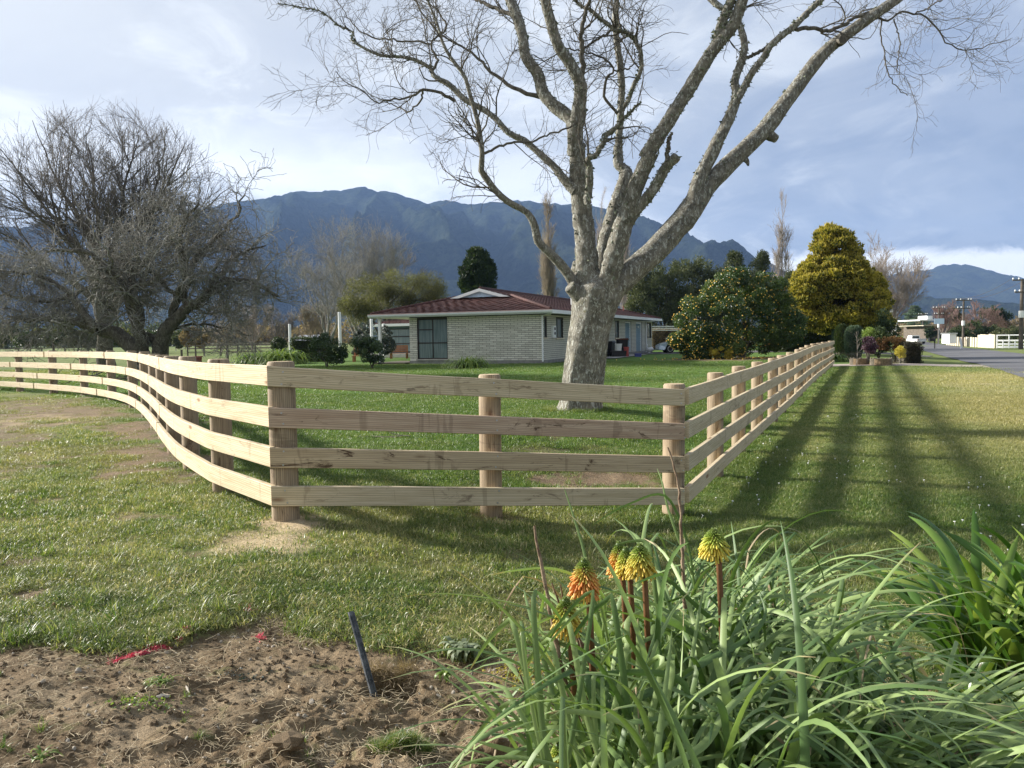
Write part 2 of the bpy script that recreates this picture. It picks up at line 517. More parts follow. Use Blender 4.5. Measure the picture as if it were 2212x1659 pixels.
def woodmat(name, ca, cb, knot, dirty=0.0, bright=1.0):
    """sawn pine; attribute guv = (distance along board, height across, random)"""
    m, t = material(name)
    g = t.attr('guv', 'Vector')
    s = t.node('ShaderNodeSeparateXYZ', {0: g})
    off = t.math('MULTIPLY', s.outputs[2], 37.0)
    v = t.node('ShaderNodeCombineXYZ', {0: t.math('ADD', s.outputs[0], off), 1: s.outputs[1], 2: off})
    gv = t.scalev(v, 1.6, 26.0, 1.0)
    gr1 = t.noise(gv, 1.0, 6, 0.6, 0.9)
    gr2 = t.noise(t.scalev(v, 5.0, 130.0, 1.0), 1.0, 5, 0.7, 0.3)
    wv = t.node('ShaderNodeTexWave', {'Vector': t.scalev(v, 0.5, 16.0, 1.0), 'Scale': 1.3, 'Distortion': 9.0, 'Detail': 3.0, 'Detail Scale': 0.6}, wave_type='BANDS', bands_direction='Y')
    col = t.mix(t.ramp(gr1, 0.3, 0.7), ca, cb)
    col = t.mix(t.math('MULTIPLY', t.ramp(wv.outputs['Fac'], 0.60, 1.0), 0.62), col, tuple(x * 0.55 for x in ca))
    col = t.mix(t.math('MULTIPLY', t.ramp(gr2, 0.50, 0.75), 0.30), col, tuple(x * 0.6 for x in ca))
    vo = t.node('ShaderNodeTexVoronoi', {'Vector': t.scalev(v, 1.5, 5.5, 1.0), 'Scale': 1.0, 'Randomness': 1.0})
    kn = t.ramp(t.math('ADD', vo.outputs['Distance'], t.math('MULTIPLY', gr2, 0.10)), 0.20, 0.10)
    kk = t.node('ShaderNodeSeparateColor', {0: vo.outputs['Color']})
    kn = t.math('MULTIPLY', kn, t.ramp(kk.outputs[0], 0.35, 0.55))
    col = t.mix(t.math('MULTIPLY', kn, 0.95), col, knot)
    # upright stains
    st = t.noise(t.scalev(v, 7.0, 1.2, 1.0), 1.0, 4, 0.6, 0.6)
    col = t.mix(t.math('MULTIPLY', t.ramp(st, 0.60, 0.64), 0.28), col, tuple(x * 0.55 for x in knot))
    if dirty:
        d1 = t.noise(t.scalev(v, 2.4, 9.0, 1.0), 1.0, 6, 0.75, 1.2)
        col = t.mix(t.math('MULTIPLY', t.ramp(d1, 0.56, 0.66), dirty), col, (0.085, 0.05, 0.028))
        d2 = t.noise(t.scalev(v, 5.0, 22.0, 1.0), 1.0, 6, 0.8, 0.6)
        col = t.mix(t.math('MULTIPLY', t.ramp(d2, 0.66, 0.72), 0.4 * dirty), col, (0.5, 0.46, 0.42))
    if bright != 1.0:
        col = t.mix(1.0, col, (bright, bright, bright), 'MULTIPLY')
    h = t.math('ADD', t.math('MULTIPLY', gr2, 0.6), t.math('MULTIPLY', gr1, 0.4))
    finish(t, col, 0.72, h, 0.35, 0.004, 0.25)
    return m
MAT['rail'] = woodmat('sawn_pine', (0.52, 0.41, 0.25), (0.68, 0.57, 0.39), (0.24, 0.125, 0.055), 0.4)
MAT['rail2'] = woodmat('sawn_pine_greenish', (0.49, 0.395, 0.25), (0.64, 0.54, 0.37), (0.20, 0.11, 0.055), 0.6)
MAT['rail3'] = woodmat('sawn_pine_stained', (0.41, 0.29, 0.20), (0.56, 0.43, 0.31), (0.14, 0.075, 0.04), 0.95)
MAT['rail4'] = woodmat('sawn_pine_muddy', (0.42, 0.32, 0.20), (0.58, 0.46, 0.30), (0.12, 0.065, 0.03), 1.0)
MAT['post'] = woodmat('round_pine_post', (0.25, 0.19, 0.125), (0.385, 0.305, 0.205), (0.12, 0.07, 0.04), 0.85)
MAT['posttop'] = simple('post_end_grain', (0.50, 0.38, 0.24), 0.85, 0.2, 40.0, 0.3)

def grassmat():
    m, t = material('grass_blades')
    r = t.attr('rnd')
    tip = t.attr('tip')
    g = t.node('ShaderNodeNewGeometry').outputs['Position']
    oi = t.node('ShaderNodeObjectInfo').outputs['Random']
    n = t.noise(g, 0.55, 5, 0.6, 0.4)
    n2 = t.noise(g, 3.4, 4, 0.65)
    f = t.math('ADD', t.math('MULTIPLY', n, 0.95), t.math('SUBTRACT', t.math('MULTIPLY', n2, 0.85), 0.32))
    f = t.math('ADD', f, t.math('MULTIPLY', t.math('SUBTRACT', r, 0.5), 0.80))
    f = t.math('ADD', f, t.math('MULTIPLY', t.math('SUBTRACT', oi, 0.5), 0.2))
    cr = t.node('ShaderNodeValToRGB', {0: f})
    e = cr.color_ramp.elements
    e[0].position = 0.22; e[0].color = (0.040, 0.080, 0.014, 1)
    e[1].position = 0.98; e[1].color = (0.50, 0.43, 0.24, 1)
    for p, c in ((0.44, (0.090, 0.155, 0.026)), (0.64, (0.150, 0.205, 0.045)), (0.84, (0.26, 0.265, 0.095))):
        k = e.new(p); k.color = c + (1,)
    def ia(nm):
        x = t.n.new('ShaderNodeAttribute'); x.attribute_type = 'INSTANCER'; x.attribute_name = nm; return x.outputs['Fac']
    base = t.mix(t.math('MULTIPLY', ia('richi'), 0.88), cr.outputs[0], t.mix(r, (0.054, 0.110, 0.020), (0.130, 0.212, 0.046)))
    base = t.mix(t.math('MULTIPLY', ia('dryi'), 0.8), base, t.mix(r, (0.25, 0.225, 0.095), (0.50, 0.43, 0.22)))
    base = t.mix(t.math('MULTIPLY', ia('thini'), 0.5), base, (0.24, 0.18, 0.10))
    col = t.mix(t.math('MULTIPLY', t.ramp(tip, 0.5, 1.0), 0.25), base, (0.26, 0.27, 0.10))
    tc2 = t.mix(1.0, col, (1.5, 1.6, 0.8), 'MULTIPLY')
    finish(t, col, 0.42, None, spec=0.35, transl=0.30, tcol=tc2)
    return m
MAT['grass'] = grassmat()
MAT['drygrass'] = leafmat('dry_grass', [(0.17, 0.12, 0.065), (0.26, 0.19, 0.10), (0.36, 0.28, 0.16)], 0.7, 0.2)

def groundmat():
    m, t = material('ground_turf_and_soil')
    g = t.node('ShaderNodeNewGeometry').outputs['Position']
    soil, dry, saw, mul, rich = t.attr('soil'), t.attr('dry'), t.attr('saw'), t.attr('mulch'), t.attr('rich')
    n = t.noise(g, 0.55, 5, 0.6, 0.4)
    n2 = t.noise(g, 3.4, 5, 0.65)
    n3 = t.noise(g, 22.0, 5, 0.7)
    n4 = t.noise(g, 90.0, 4, 0.75)
    nb = t.noise(g, 0.06, 4, 0.6)
    f = t.math('ADD', t.math('MULTIPLY', n, 0.55), t.math('MULTIPLY', n2, 0.30))
    f = t.math('ADD', f, t.math('MULTIPLY', t.math('SUBTRACT', n3, 0.4), 0.35))
    cr = t.node('ShaderNodeValToRGB', {0: f})
    e = cr.color_ramp.elements
    e[0].position = 0.25; e[0].color = (0.045, 0.080, 0.018, 1)
    e[1].position = 0.85; e[1].color = (0.26, 0.25, 0.10, 1)
    for p, c in ((0.42, (0.085, 0.135, 0.030)), (0.60, (0.145, 0.185, 0.048))):
        k = e.new(p); k.color = c + (1,)
    gcol = t.mix(t.math('MULTIPLY', t.ramp(n4, 0.50, 0.70), 0.45), cr.outputs[0], (0.030, 0.048, 0.012))
    gcol = t.mix(t.math('MULTIPLY', rich, 0.80), gcol, t.mix(t.ramp(n3, 0.3, 0.7), (0.060, 0.125, 0.022), (0.115, 0.200, 0.042)))
    gcol = t.mix(t.math('MULTIPLY', dry, 0.85), gcol, t.mix(t.ramp(n3, 0.3, 0.7), (0.27, 0.235, 0.10), (0.45, 0.38, 0.19)))
    scol = t.mix(t.ramp(n2, 0.3, 0.7), (0.115, 0.082, 0.046), (0.25, 0.185, 0.112))
    scol = t.mix(t.math('MULTIPLY', t.ramp(n3, 0.45, 0.7), 0.5), scol, (0.085, 0.052, 0.028))
    scol = t.mix(t.math('MULTIPLY', t.ramp(n4, 0.55, 0.75), 0.4), scol, (0.36, 0.29, 0.20))
    scol = t.mix(t.math('MULTIPLY', t.ramp(t.noise(g, 5.5, 5, 0.7, 0.6), 0.55, 0.66), 0.55), scol, (0.12, 0.13, 0.05))
    scol = t.mix(t.math('MULTIPLY', t.ramp(t.noise(g, 2.2, 4, 0.6, 0.9), 0.50, 0.62), 0.6), scol, (0.29, 0.225, 0.145))
    col = t.mix(soil, gcol, scol)
    sw = t.mix(t.ramp(n4, 0.3, 0.7), (0.42, 0.31, 0.17), (0.62, 0.50, 0.32))
    col = t.mix(saw, col, sw)
    ml = t.mix(t.ramp(n4, 0.35, 0.65), (0.09, 0.055, 0.035), (0.32, 0.24, 0.16))
    col = t.mix(mul, col, ml)
    h = t.math('ADD', t.math('MULTIPLY', n3, 0.8), t.math('MULTIPLY', n4, 0.35))
    finish(t, col, 0.95, h, 0.9, 0.03, 0.12)
    return m
MAT['ground'] = groundmat()

def roadmat():
    m, t = material('asphalt')
    g = t.node('ShaderNodeNewGeometry').outputs['Position']
    n = t.noise(g, 0.35, 4, 0.6); n2 = t.noise(g, 40.0, 4, 0.7)
    col = t.mix(t.ramp(n, 0.35, 0.65), (0.105, 0.105, 0.112), (0.145, 0.145, 0.15))
    col = t.mix(t.math('MULTIPLY', t.ramp(n2, 0.5, 0.7), 0.4), col, (0.20, 0.19, 0.185))
    finish(t, col, 0.9, n2, 0.5, 0.01, 0.2)
    return m
MAT['road'] = roadmat()

def hillmat():
    m, t = material('forested_hills')
    g = t.node('ShaderNodeNewGeometry').outputs['Position']
    n = t.noise(g, 0.006, 7, 0.7, 0.6); n2 = t.noise(g, 0.045, 7, 0.8)
    col = t.mix(t.ramp(n, 0.35, 0.65), (0.016, 0.024, 0.016), (0.048, 0.060, 0.034))  # forest tones darkened; cloud shadow over the range is put into the colour
    col = t.mix(t.math('MULTIPLY', t.ramp(n2, 0.47, 0.58), 0.75), col, (0.005, 0.009, 0.007))
    finish(t, col, 1.0, t.math('ADD', n, n2), 1.0, 25.0, 0.0)
    return m
MAT['hill'] = hillmat()
#@@SPLIT
# ================================================================ the ground
bx = np.array([-400, 0, 56, 126, 238, 378, 434, 504, 616, 727, 923, 1007, 1147, 1300, 2600.])
by = np.array([1420, 1407, 1425, 1396, 1398, 1390, 1360, 1338, 1345, 1376, 1380, 1401, 1396, 1430, 1500.])

def ell(u, v, cx, cy, rx, ry, soft=0.35):
    d = np.sqrt(((u - cx) / rx) ** 2 + ((v - cy) / ry) ** 2)
    return 1 - sstep(1 - soft, 1 + soft, d)

def masks(X, Y):
    """soil, dry turf, sawdust, mulch, rich mown lawn : all 0..1 at ground points"""
    Z = terr(X, Y)
    u, v = topx(X, Y, Z)
    n1 = fbm(X * 1.9 + 40, Y * 1.9 + 40, 4, 0); n2 = fbm(X * 9 + 10, Y * 9, 4, 2); n3 = fbm(X * 30, Y * 30, 3, 4)
    front = Y < 6.2
    b = np.interp(u, bx, by)
    s = sstep(-14, 16, (v - b) + (n2 - 0.5) * 70 + (n3 - 0.5) * 40) * (Y < 4.6)
    s = np.where(Y < 1.9, 0.8, s)
    soil = s
    # thin turf and worn patches on the left of the curved fence
    patches = None
    wob = (n1 - 0.5) * 2.2 + (n2 - 0.5) * 1.4
    def patch(cx, cy, rx, ry, k=1.0, soft=0.45):
        d = np.sqrt(((u - cx) / rx) ** 2 + ((v - cy) / ry) ** 2) + wob * 1.05
        return k * (1 - sstep(1 - soft, 1 + soft, d))
    for a in ((330, 1000, 130, 38, 1.3), (300, 928, 70, 20, 1.3), (120, 890, 160, 26, 1.2), (20, 925, 90, 50, 0.9), (150, 975, 120, 14, 0.5),
              (225, 1035, 40, 10, 0.7), (30, 1215, 70, 14, 0.7), (215, 1180, 80, 9, 0.5), (470, 1010, 30, 30, 0.5),
              (740, 1105, 120, 12, 0.35), (720, 1133, 80, 16, 0.45), (1070, 1118, 60, 16, 0.9), (10, 1000, 70, 35, 0.5), (1395, 865, 30, 9, 0.6), (1190, 945, 20, 9, .7),
              (560, 1335, 60, 22, 0.7), (930, 838, 120, 6, 0.25)):
        pa_ = patch(*a); soil = np.maximum(soil, pa_ * 0.6); patches = pa_ if patches is None else np.maximum(patches, pa_)
    thin = (fbm(X * 2.7 + 9, Y * 2.7, 4, 5) - 0.5)
    soil = np.maximum(soil, np.clip(thin * 5 - 0.25, 0, 0.8) * (v > 850) * (Y < 24) * (sstep(560, 380, u) + 0.6 * (Y < 5.4)))
    saw = np.maximum(patch(575, 1168, 115, 28, 0.9, 0.6), patch(612, 1135, 60, 18, 1.0))
    saw = np.maximum(saw, patch(110, 905, 110, 8, 0.6))
    saw = np.maximum(saw, patch(30, 912, 60, 10, 0.6))
    mul = np.maximum(patch(1255, 1030, 175, 22, 0.95), patch(1190, 972, 90, 10, 0.6))
    mul = np.maximum(mul, patch(800, 1075, 90, 12, 0.35))
    mul = np.maximum(mul, patches * np.clip(0.25 + 2.2 * (n2 - 0.35), 0.1, 0.95))
    # under the citrus tree
    C = gr(1600, 775)
    mul = np.maximum(mul, 0.9 * (1 - sstep(0.8, 1.2, np.sqrt(((X - C[0]) / 4.0) ** 2 + ((Y - C[1]) / 2.6) ** 2) + (n1 - 0.5))))
    p = X - 1.47 - 0.471 * (Y - 7.0)
    right = sstep(0.0, 0.4, p)
    mow = 0.5 + 0.5 * np.sin((p * 0.905) * 2 * np.pi / 1.5)
    dry = right * sstep(7.0, 12, Y) * np.clip(0.22 + 0.78 * sstep(1.2, 5.0, p) + 1.1 * (fbm(X * 0.35, Y * 0.35, 4, 1) - 0.5), 0, 1)
    dry = dry * (1 - 0.75 * sstep(27, 31, Y))
    dry = np.maximum(dry, right * sstep(5, 9, Y) * np.clip(0.35 * (n1 - 0.45) * 4, 0, 0.4))
    inside = (1 - right) * sstep(6.3, 7.6, Y + 0.25 * X) * sstep(-0.5, 0.5, X + 2.9 + np.interp(Y, [5, 7, 8.2, 11, 14, 18, 21, 25], [0, 0.3, 1.0, 2.6, 4.4, 7.2, 10, 15]))
    rich = np.clip(inside * (0.75 + 0.5 * (n1 - 0.5)), 0, 1)
    rich = np.maximum(rich, 0.55 * right * (1 - dry) * sstep(4, 6, Y))
    leftout = (1 - right) * (1 - inside) * sstep(3.0, 5.0, Y)
    dry = np.maximum(dry, leftout * np.clip((n1 - 0.42) * 1.5, 0, 0.5))
    dry = np.maximum(dry, (Y < 6.6) * np.clip((n1 - 0.45) * 1.2, 0, 0.4))
    return np.clip(soil, 0, 1), np.clip(dry, 0, 1), np.clip(saw, 0, 1), np.clip(mul, 0, 1), rich

HOLE = gr(842, 1440, 0.0)
SOD = gr(853, 1600, 0.0)
def micro(X, Y, soil):
    """clods and ruts of the bare earth in front, on top of terr()"""
    near = (Y < 4.2) * (Y > 1.5)
    c1 = fbm(X * 2.6 + 3, Y * 2.6, 3, 1); c2 = fbm(X * 9, Y * 12, 4, 3); c3 = fbm(X * 34, Y * 34, 3, 5)
    rid = 1 - np.abs(2 * fbm(X * 4.5 + 7, Y * 6.5 + 2, 4, 6) - 1)
    h = -0.035 + (c1 - 0.5) * 0.16 + (c2 - 0.5) * 0.07 + (c3 - 0.5) * 0.030 + (rid - 0.75) * 0.09 * sstep(2.95, 2.55, Y)
    uu = topx(X, Y, Y * 0)[0]
    h = h * (0.45 + 0.75 * sstep(350, 700, uu) * sstep(3.2, 2.7, Y))
    h = h * near * np.clip(soil, 0, 1)
    d = np.sqrt(((X - HOLE[0]) / 0.11) ** 2 + ((Y - HOLE[1]) / 0.10) ** 2) + (c2 - 0.5) * 0.6
    h = h - 0.13 * (1 - sstep(0.55, 1.15, d)) * 1.25
    d = np.sqrt(((X - SOD[0]) / 0.105) ** 2 + ((Y - SOD[1]) / 0.06) ** 2)
    h = h + 0.035 * (1 - sstep(0.7, 1.15, d))
    h = h + (fbm(X * 5, Y * 5, 3, 2) - 0.5) * 0.035 * (Y < 12) * (1 - np.clip(soil, 0, 1))
    return h

def axis(segs):
    out = []
    for a, b, n in segs:
        out.append(np.linspace(a, b, n, endpoint=False))
    out.append([segs[-1][1]])
    return np.unique(np.concatenate(out))
gx = axis([(-8890, -1200, 8), (-1200, -200, 12), (-200, -40, 20), (-40, -12, 42), (-12, -2.1, 110), (-2.1, 2.1, 340), (2.1, 8, 70), (8, 60, 120), (60, 200, 20), (200, 1200, 12), (1200, 8890, 8)])
gy = axis([(-60, 1, 12), (1, 2.1, 16), (2.1, 3.7, 150), (3.7, 8, 130), (8, 26, 160), (26, 70, 110), (70, 220, 40), (220, 1500, 20), (1500, 6890, 8)])
GX, GY = np.meshgrid(gx, gy)
sX, sY = GX.ravel(), GY.ravel()
soil, dry, saw, mul, rich = masks(sX, sY)
sZ = terr(sX, sY) + micro(sX, sY, soil)
nx, ny = len(gx), len(gy)
ii = (np.arange(ny - 1)[:, None] * nx + np.arange(nx - 1)[None, :]).ravel()
quads = np.stack([ii, ii + 1, ii + nx + 1, ii + nx], 1)
gme = npmesh('ground', np.stack([sX, sY, sZ], 1), quads, dict(soil=soil, dry=dry, saw=saw, mulch=mul, rich=rich), True)
ground = tag(link('ground', gme, MAT['ground']), kind='structure')

def gh(X, Y):
    X = np.atleast_1d(np.asarray(X, float)); Y = np.atleast_1d(np.asarray(Y, float))
    s_ = masks(X, Y)[0]
    return terr(X, Y) + micro(X, Y, s_)

# ---- road, driveway, yard gravel: draped strips
def strip(name, cl, hw, mat, off=0.02, n=2, kind='structure', wob=0.0):
    """cl centre-line points; hw half widths"""
    cl = np.asarray(cl, float); seg = []
    for i in range(len(cl) - 1):
        k = 14
        t_ = np.linspace(0, 1, k, endpoint=False)[:, None]
        seg.append(cl[i] * (1 - t_) + cl[i + 1] * t_)
    P = np.concatenate(seg + [cl[-1:]])
    T = np.gradient(P, axis=0); T /= np.linalg.norm(T, axis=1, keepdims=True)
    Nn = np.stack([T[:, 1], -T[:, 0]], 1)
    cols = np.linspace(-1, 1, 9)
    W = hw if hasattr(hw, '__len__') else [hw] * len(cl)
    Wi = np.interp(np.arange(len(P)), np.linspace(0, len(P) - 1, len(W)), W)
    V = []
    for c in cols:
        ww = Wi * c
        if abs(c) == 1: ww = ww + c * (fbm(P[:, 0] * 1.3 + c, P[:, 1] * 1.3, 3, 3) - 0.5) * wob
        Q = P + Nn * ww[:, None]
        V.append(np.stack([Q[:, 0], Q[:, 1], terr(Q[:, 0], Q[:, 1]) + off], 1))
    V = np.stack(V, 1); m_, k_ = V.shape[:2]
    a = (np.arange(m_ - 1)[:, None] * k_ + np.arange(k_ - 1)[None]).ravel()
    me = npmesh(name, V.reshape(-1, 3), np.stack([a, a + 1, a + k_ + 1, a + k_], 1), None, True)
    return tag(link(name, me, mat), kind=kind)
r0 = np.array([gr(2212, 817)[0], gr(2212, 817)[1]])
def roadpt(Y, off):
    nrm = np.array([0.905, -0.425])
    return np.array([r0[0] + (Y - r0[1]) * 0.476, Y]) + nrm * off
strip('road', [roadpt(-5, 3.0), roadpt(10, 3.0), roadpt(30, 3.0), roadpt(60, 3.0), roadpt(110, 3.0), roadpt(300, 3.0), roadpt(900, 3.0)], 3.0, MAT['road'], 0.035, wob=0.35)
MAT['gravel'] = simple('pale_gravel', (0.33, 0.28, 0.24), 0.95, 0.25, 1.5, 0.4)
MAT['darkgravel'] = simple('dark_gravel', (0.11, 0.105, 0.095), 0.95, 0.25, 1.5, 0.4)
a_, b_ = gr(1800, 777), gr(1990, 779)
strip('driveway', [(14.2, 36.3), (16.5, 36.2), (19.0, 35.8), (23.5, 33.2)], [1.0, 1.0, 1.15, 2.6], MAT['gravel'], 0.02, wob=0.5)
strip('yard_gravel', [(8.5, 58), (13, 59.5), (22, 60), (30, 55)], [2.4, 3.4, 3.4, 2.5], MAT['darkgravel'], 0.02, wob=0.6)

# ---- hills
def hill(name, prof, D, depth, seed, mat, foot=0.0, spurs=1.0):
    prof = np.array(prof, float)
    xs = np.linspace(prof[0, 0], prof[-1, 0], 420)
    ys = np.interp(xs, prof[:, 0], prof[:, 1])
    ys = ys + (fbm(xs * 0.05, xs * 0 + seed, 3, seed) - 0.5) * 9 + (fbm(xs * 0.6, xs * 0 + seed, 3, seed) - 0.5) * 4
    rows = 130
    V = np.zeros((rows, len(xs), 3))
    top = np.array([CP + ray(x, y) / ray(x, y)[1] * D for x, y in zip(xs, ys)])
    for r in range(rows):
        t_ = r / (rows - 1)
        if t_ < 0.82:
            q = t_ / 0.82                                  # foot to ridge
            Yr = D - depth * (1 - q)
            prof_h = q ** 1.15
        else:
            q = (t_ - 0.82) / 0.18
            Yr = D + depth * 0.8 * q
            prof_h = (1 - q) ** 1.2
        X = top[:, 0] * (0.86 + 0.14 * (Yr / D)) if False else top[:, 0] + (t_ - 0.82) * 0
        wx = X / 420.0 + seed; wy = np.full_like(X, Yr / 900.0)
        rid = 1 - np.abs(2 * fbm(wx * 1.3 + 0.5 * wy, wy * 0.9, 4, seed) - 1)
        n = fbm(wx * 5, wy * 6, 5, seed + 1)
        edge = math.sin(math.pi * min(1, t_ / 0.82)) if t_ < 0.82 else 0
        z = top[:, 2] * prof_h + edge * ((rid - 0.68) * 0.50 * spurs * top[:, 2].max() + (n - 0.5) * 0.16 * top[:, 2].max())
        # keep the skyline as it is
        lim = (top[:, 2] - CAMH) * (Yr / D) * (0.985 if t_ < 0.80 else 10) + CAMH
        z = np.minimum(z, lim)
        V[r] = np.stack([X, np.full_like(X, Yr), np.maximum(z, -3 + foot)], 1)
    V[0, :, 2] = -6
    k_ = len(xs)
    a = (np.arange(rows - 1)[:, None] * k_ + np.arange(k_ - 1)[None]).ravel()
    me = npmesh(name, V.reshape(-1, 3), np.stack([a, a + 1, a + k_ + 1, a + k_], 1), None, True)
    return tag(link(name, me, mat), kind='structure')
hill('mountain_range', [(-900, 640), (-500, 590), (-200, 560), (0, 535), (120, 500), (300, 470), (450, 450), (560, 430), (600, 428), (640, 413), (700, 412), (770, 404), (790, 402), (820, 414), (840, 410),
      (870, 420), (925, 438), (950, 432), (985, 434), (1010, 440), (1060, 436), (1110, 432), (1180, 438), (1215, 442), (1245, 436), (1285, 452), (1330, 466), (1380, 478), (1400, 496),
      (1450, 526), (1500, 541), (1545, 572), (1600, 604), (1680, 650), (1800, 700), (1900, 735)], 4200, 2300, 2, MAT['hill'])
hill('far_mountain', [(1200, 720), (1500, 690), (1700, 640), (1850, 606), (1950, 592), (2030, 574), (2085, 570), (2140, 590), (2175, 594), (2230, 618), (2400, 650), (2800, 690), (3300, 725)], 5600, 1800, 5, MAT['hill'], spurs=0.5)

# ---- haze
hz = MB().box(-8900, 8900, -55, 6900, -9, 960).build('haze', None)
hm = bpy.data.materials.new('air'); hm.use_nodes = True
ht = NT(hm.node_tree); ht.n.clear()
pv = ht.node('ShaderNodeVolumePrincipled')
pv.inputs['Color'].default_value = (0.26, 0.41, 0.72, 1)
pv.inputs['Density'].default_value = 0.00010
pv.inputs['Anisotropy'].default_value = 0.1
ht.node('ShaderNodeOutputMaterial', {'Volume': pv.outputs[0]})
hz.data.materials.append(hm)
tag(hz, kind='stuff')

# ================================================================ fences
def resample(P, step):
    P = np.asarray(P, float)
    d = np.concatenate([[0], np.cumsum(np.linalg.norm(np.diff(P, axis=0), axis=1))])
    n = max(2, int(round(d[-1] / step)) + 1)
    s = np.linspace(0, d[-1], n)
    return np.stack([np.interp(s, d, P[:, k]) for k in range(P.shape[1])], 1), s

def catmull(P, k=8):
    P = np.asarray(P, float)
    Q = np.concatenate([[2 * P[0] - P[1]], P, [2 * P[-1] - P[-2]]])
    out = []
    for i in range(1, len(Q) - 2):
        for t_ in np.linspace(0, 1, k, endpoint=False):
            a, b, c, d = Q[i - 1], Q[i], Q[i + 1], Q[i + 2]
            out.append(0.5 * (2 * b + (c - a) * t_ + (2 * a - 5 * b + 4 * c - d) * t_ ** 2 + (3 * b - a - 3 * c + d) * t_ ** 3))
    out.append(P[-1])
    return np.array(out)

def board(path, s, zc, h, th, side, mat, parent, seed, name='rail', warp=0.004):
    """board following a ground path; zc (n) centre heights; side +1 puts thickness on the left of travel"""
    n = len(path)
    T = np.gradient(path, axis=0); T /= np.linalg.norm(T, axis=1, keepdims=True)
    Nn = np.stack([-T[:, 1], T[:, 0]], 1) * side
    wv = (fbm(s * 0.7 + seed * 3.1, s * 0 + seed, 3, 1) - 0.5) * 2 * warp
    ch = 0.004
    prof = [(0, -h / 2 + ch), (0, h / 2 - ch), (ch, h / 2), (th - ch, h / 2), (th, h / 2 - ch), (th, -h / 2 + ch), (th - ch, -h / 2), (ch, -h / 2)]
    V = np.zeros((n, 8, 3)); A = np.zeros((n, 8, 3))
    for j, (o_, z_) in enumerate(prof):
        Q = path + Nn * o_
        V[:, j, 0] = Q[:, 0]; V[:, j, 1] = Q[:, 1]; V[:, j, 2] = zc + z_ + wv
        A[:, j, 0] = s; A[:, j, 1] = z_ + (o_ if 1 < j < 6 else 0) + 0.2; A[:, j, 2] = (seed * 0.137) % 1
    a = np.arange(n - 1)[:, None] * 8
    j = np.arange(8)[None]; j2 = (j + 1) % 8
    q = np.stack([a + j, a + j2, a + 8 + j2, a + 8 + j], -1).reshape(-1, 4)
    caps = np.array([list(range(8))[::-1], [(n - 1) * 8 + k for k in range(8)]])
    me = npmesh(name, V.reshape(-1, 3), [q, caps], dict(guv=A.reshape(-1, 3)))
    o = link(name, me, mat, parent)
    return fixn(o)

def post(x, y, zg, zt, r, parent, seed, lean=(0, 0)):
    n = 22; rr = []; V = []; A = []
    hs = [-0.3, 0.0, 0.02, 0.25, 0.5, 0.75, 0.95, 1.0]
    L = zt - zg
    levels = [-0.25, 0.0, L * 0.25, L * 0.5, L * 0.75, L - 0.014, L]
    for i, h in enumerate(levels):
        for k in range(n):
            a = 2 * math.pi * k / n
            fl = 1 + 0.030 * math.sin(2 * a + seed) + 0.02 * math.sin(3 * a + seed * 2) 
            r_ = r * fl * (1.0 if i < 6 else 0.90) * (1.02 - 0.02 * h / L)
            V.append((x + r_ * math.cos(a) + lean[0] * h, y + r_ * math.sin(a) + lean[1] * h, zg + h))
            A.append((h, a * r * 1.0 + 0.2, (seed * 0.317) % 1))
    m_ = len(levels)
    q = [(i * n + k, i * n + (k + 1) % n, (i + 1) * n + (k + 1) % n, (i + 1) * n + k) for i in range(m_ - 1) for k in range(n)]
    me = npmesh('post', np.array(V), np.array(q), dict(guv=np.array(A)), True)
    o = link('post', me, MAT['post'], parent)
    cap = MB(); cap.poly([V[(m_ - 1) * n + k] for k in range(n)])
    c = cap.build('end_grain', MAT['posttop'], o)
    return o

def nail(p, d, parent):
    m = MB(); p = Vector(p); d = Vector(d).normalized()
    m.tube([p, p + d * 0.004], 0.0075, 8)
    return m.build('nail', MAT['metal'], parent)

PF = [(-1.74, 5.80), (-0.19, 6.42), (1.47, 7.02)]
RH = [1.175, 0.868, 0.572, 0.280]          # tops of the four rails above ground
HR, TH = 0.150, 0.045
# front run
ff = wempty('front_fence', onz(-1.7, 5.8), 'new pine post-and-rail fence run square across the front, between the two corner posts', 'fence')
def zg(x, y): return float(terr(x, y))
for i, (x, y) in enumerate(PF):
    post(x, y, zg(x, y), zg(x, y) + 1.205 + (0.0, -0.01, 0.0)[i], (0.098, 0.090, 0.098)[i], ff, i + 1.3, ((0.0, 0), (0.004, 0), (0.012, 0))[i])
PA, PB = np.array([-1.80, 5.655]), np.array([1.545, 6.87])
path, s = resample([PA, PB], 0.12)
for k, hz_ in enumerate(RH):
    za, zb = zg(-1.74, 5.8), zg(1.47, 7.02)
    zz = np.interp(s, [0, s[-1]], [za + hz_, zb + hz_ - 0.015]) - HR / 2
    o = board(path, s, zz, HR, TH, 1, MAT[['rail2', 'rail3', 'rail4', 'rail2'][k]], ff, 11 + k * 3.7, warp=0.006)
    T = (PB - PA) / np.linalg.norm(PB - PA); Nf = (T[1], -T[0], 0)
    for (x, y) in PF:
        sp = float(np.dot(np.array([x, y]) - PA, T))
        for dz in (-0.045, 0.045):
            q = PA + T * (sp + random.uniform(-0.02, 0.02)); z = float(np.interp(sp, s, zz)) + dz + random.uniform(-.008, .008)
            nail((q[0], q[1], z), Nf, o)

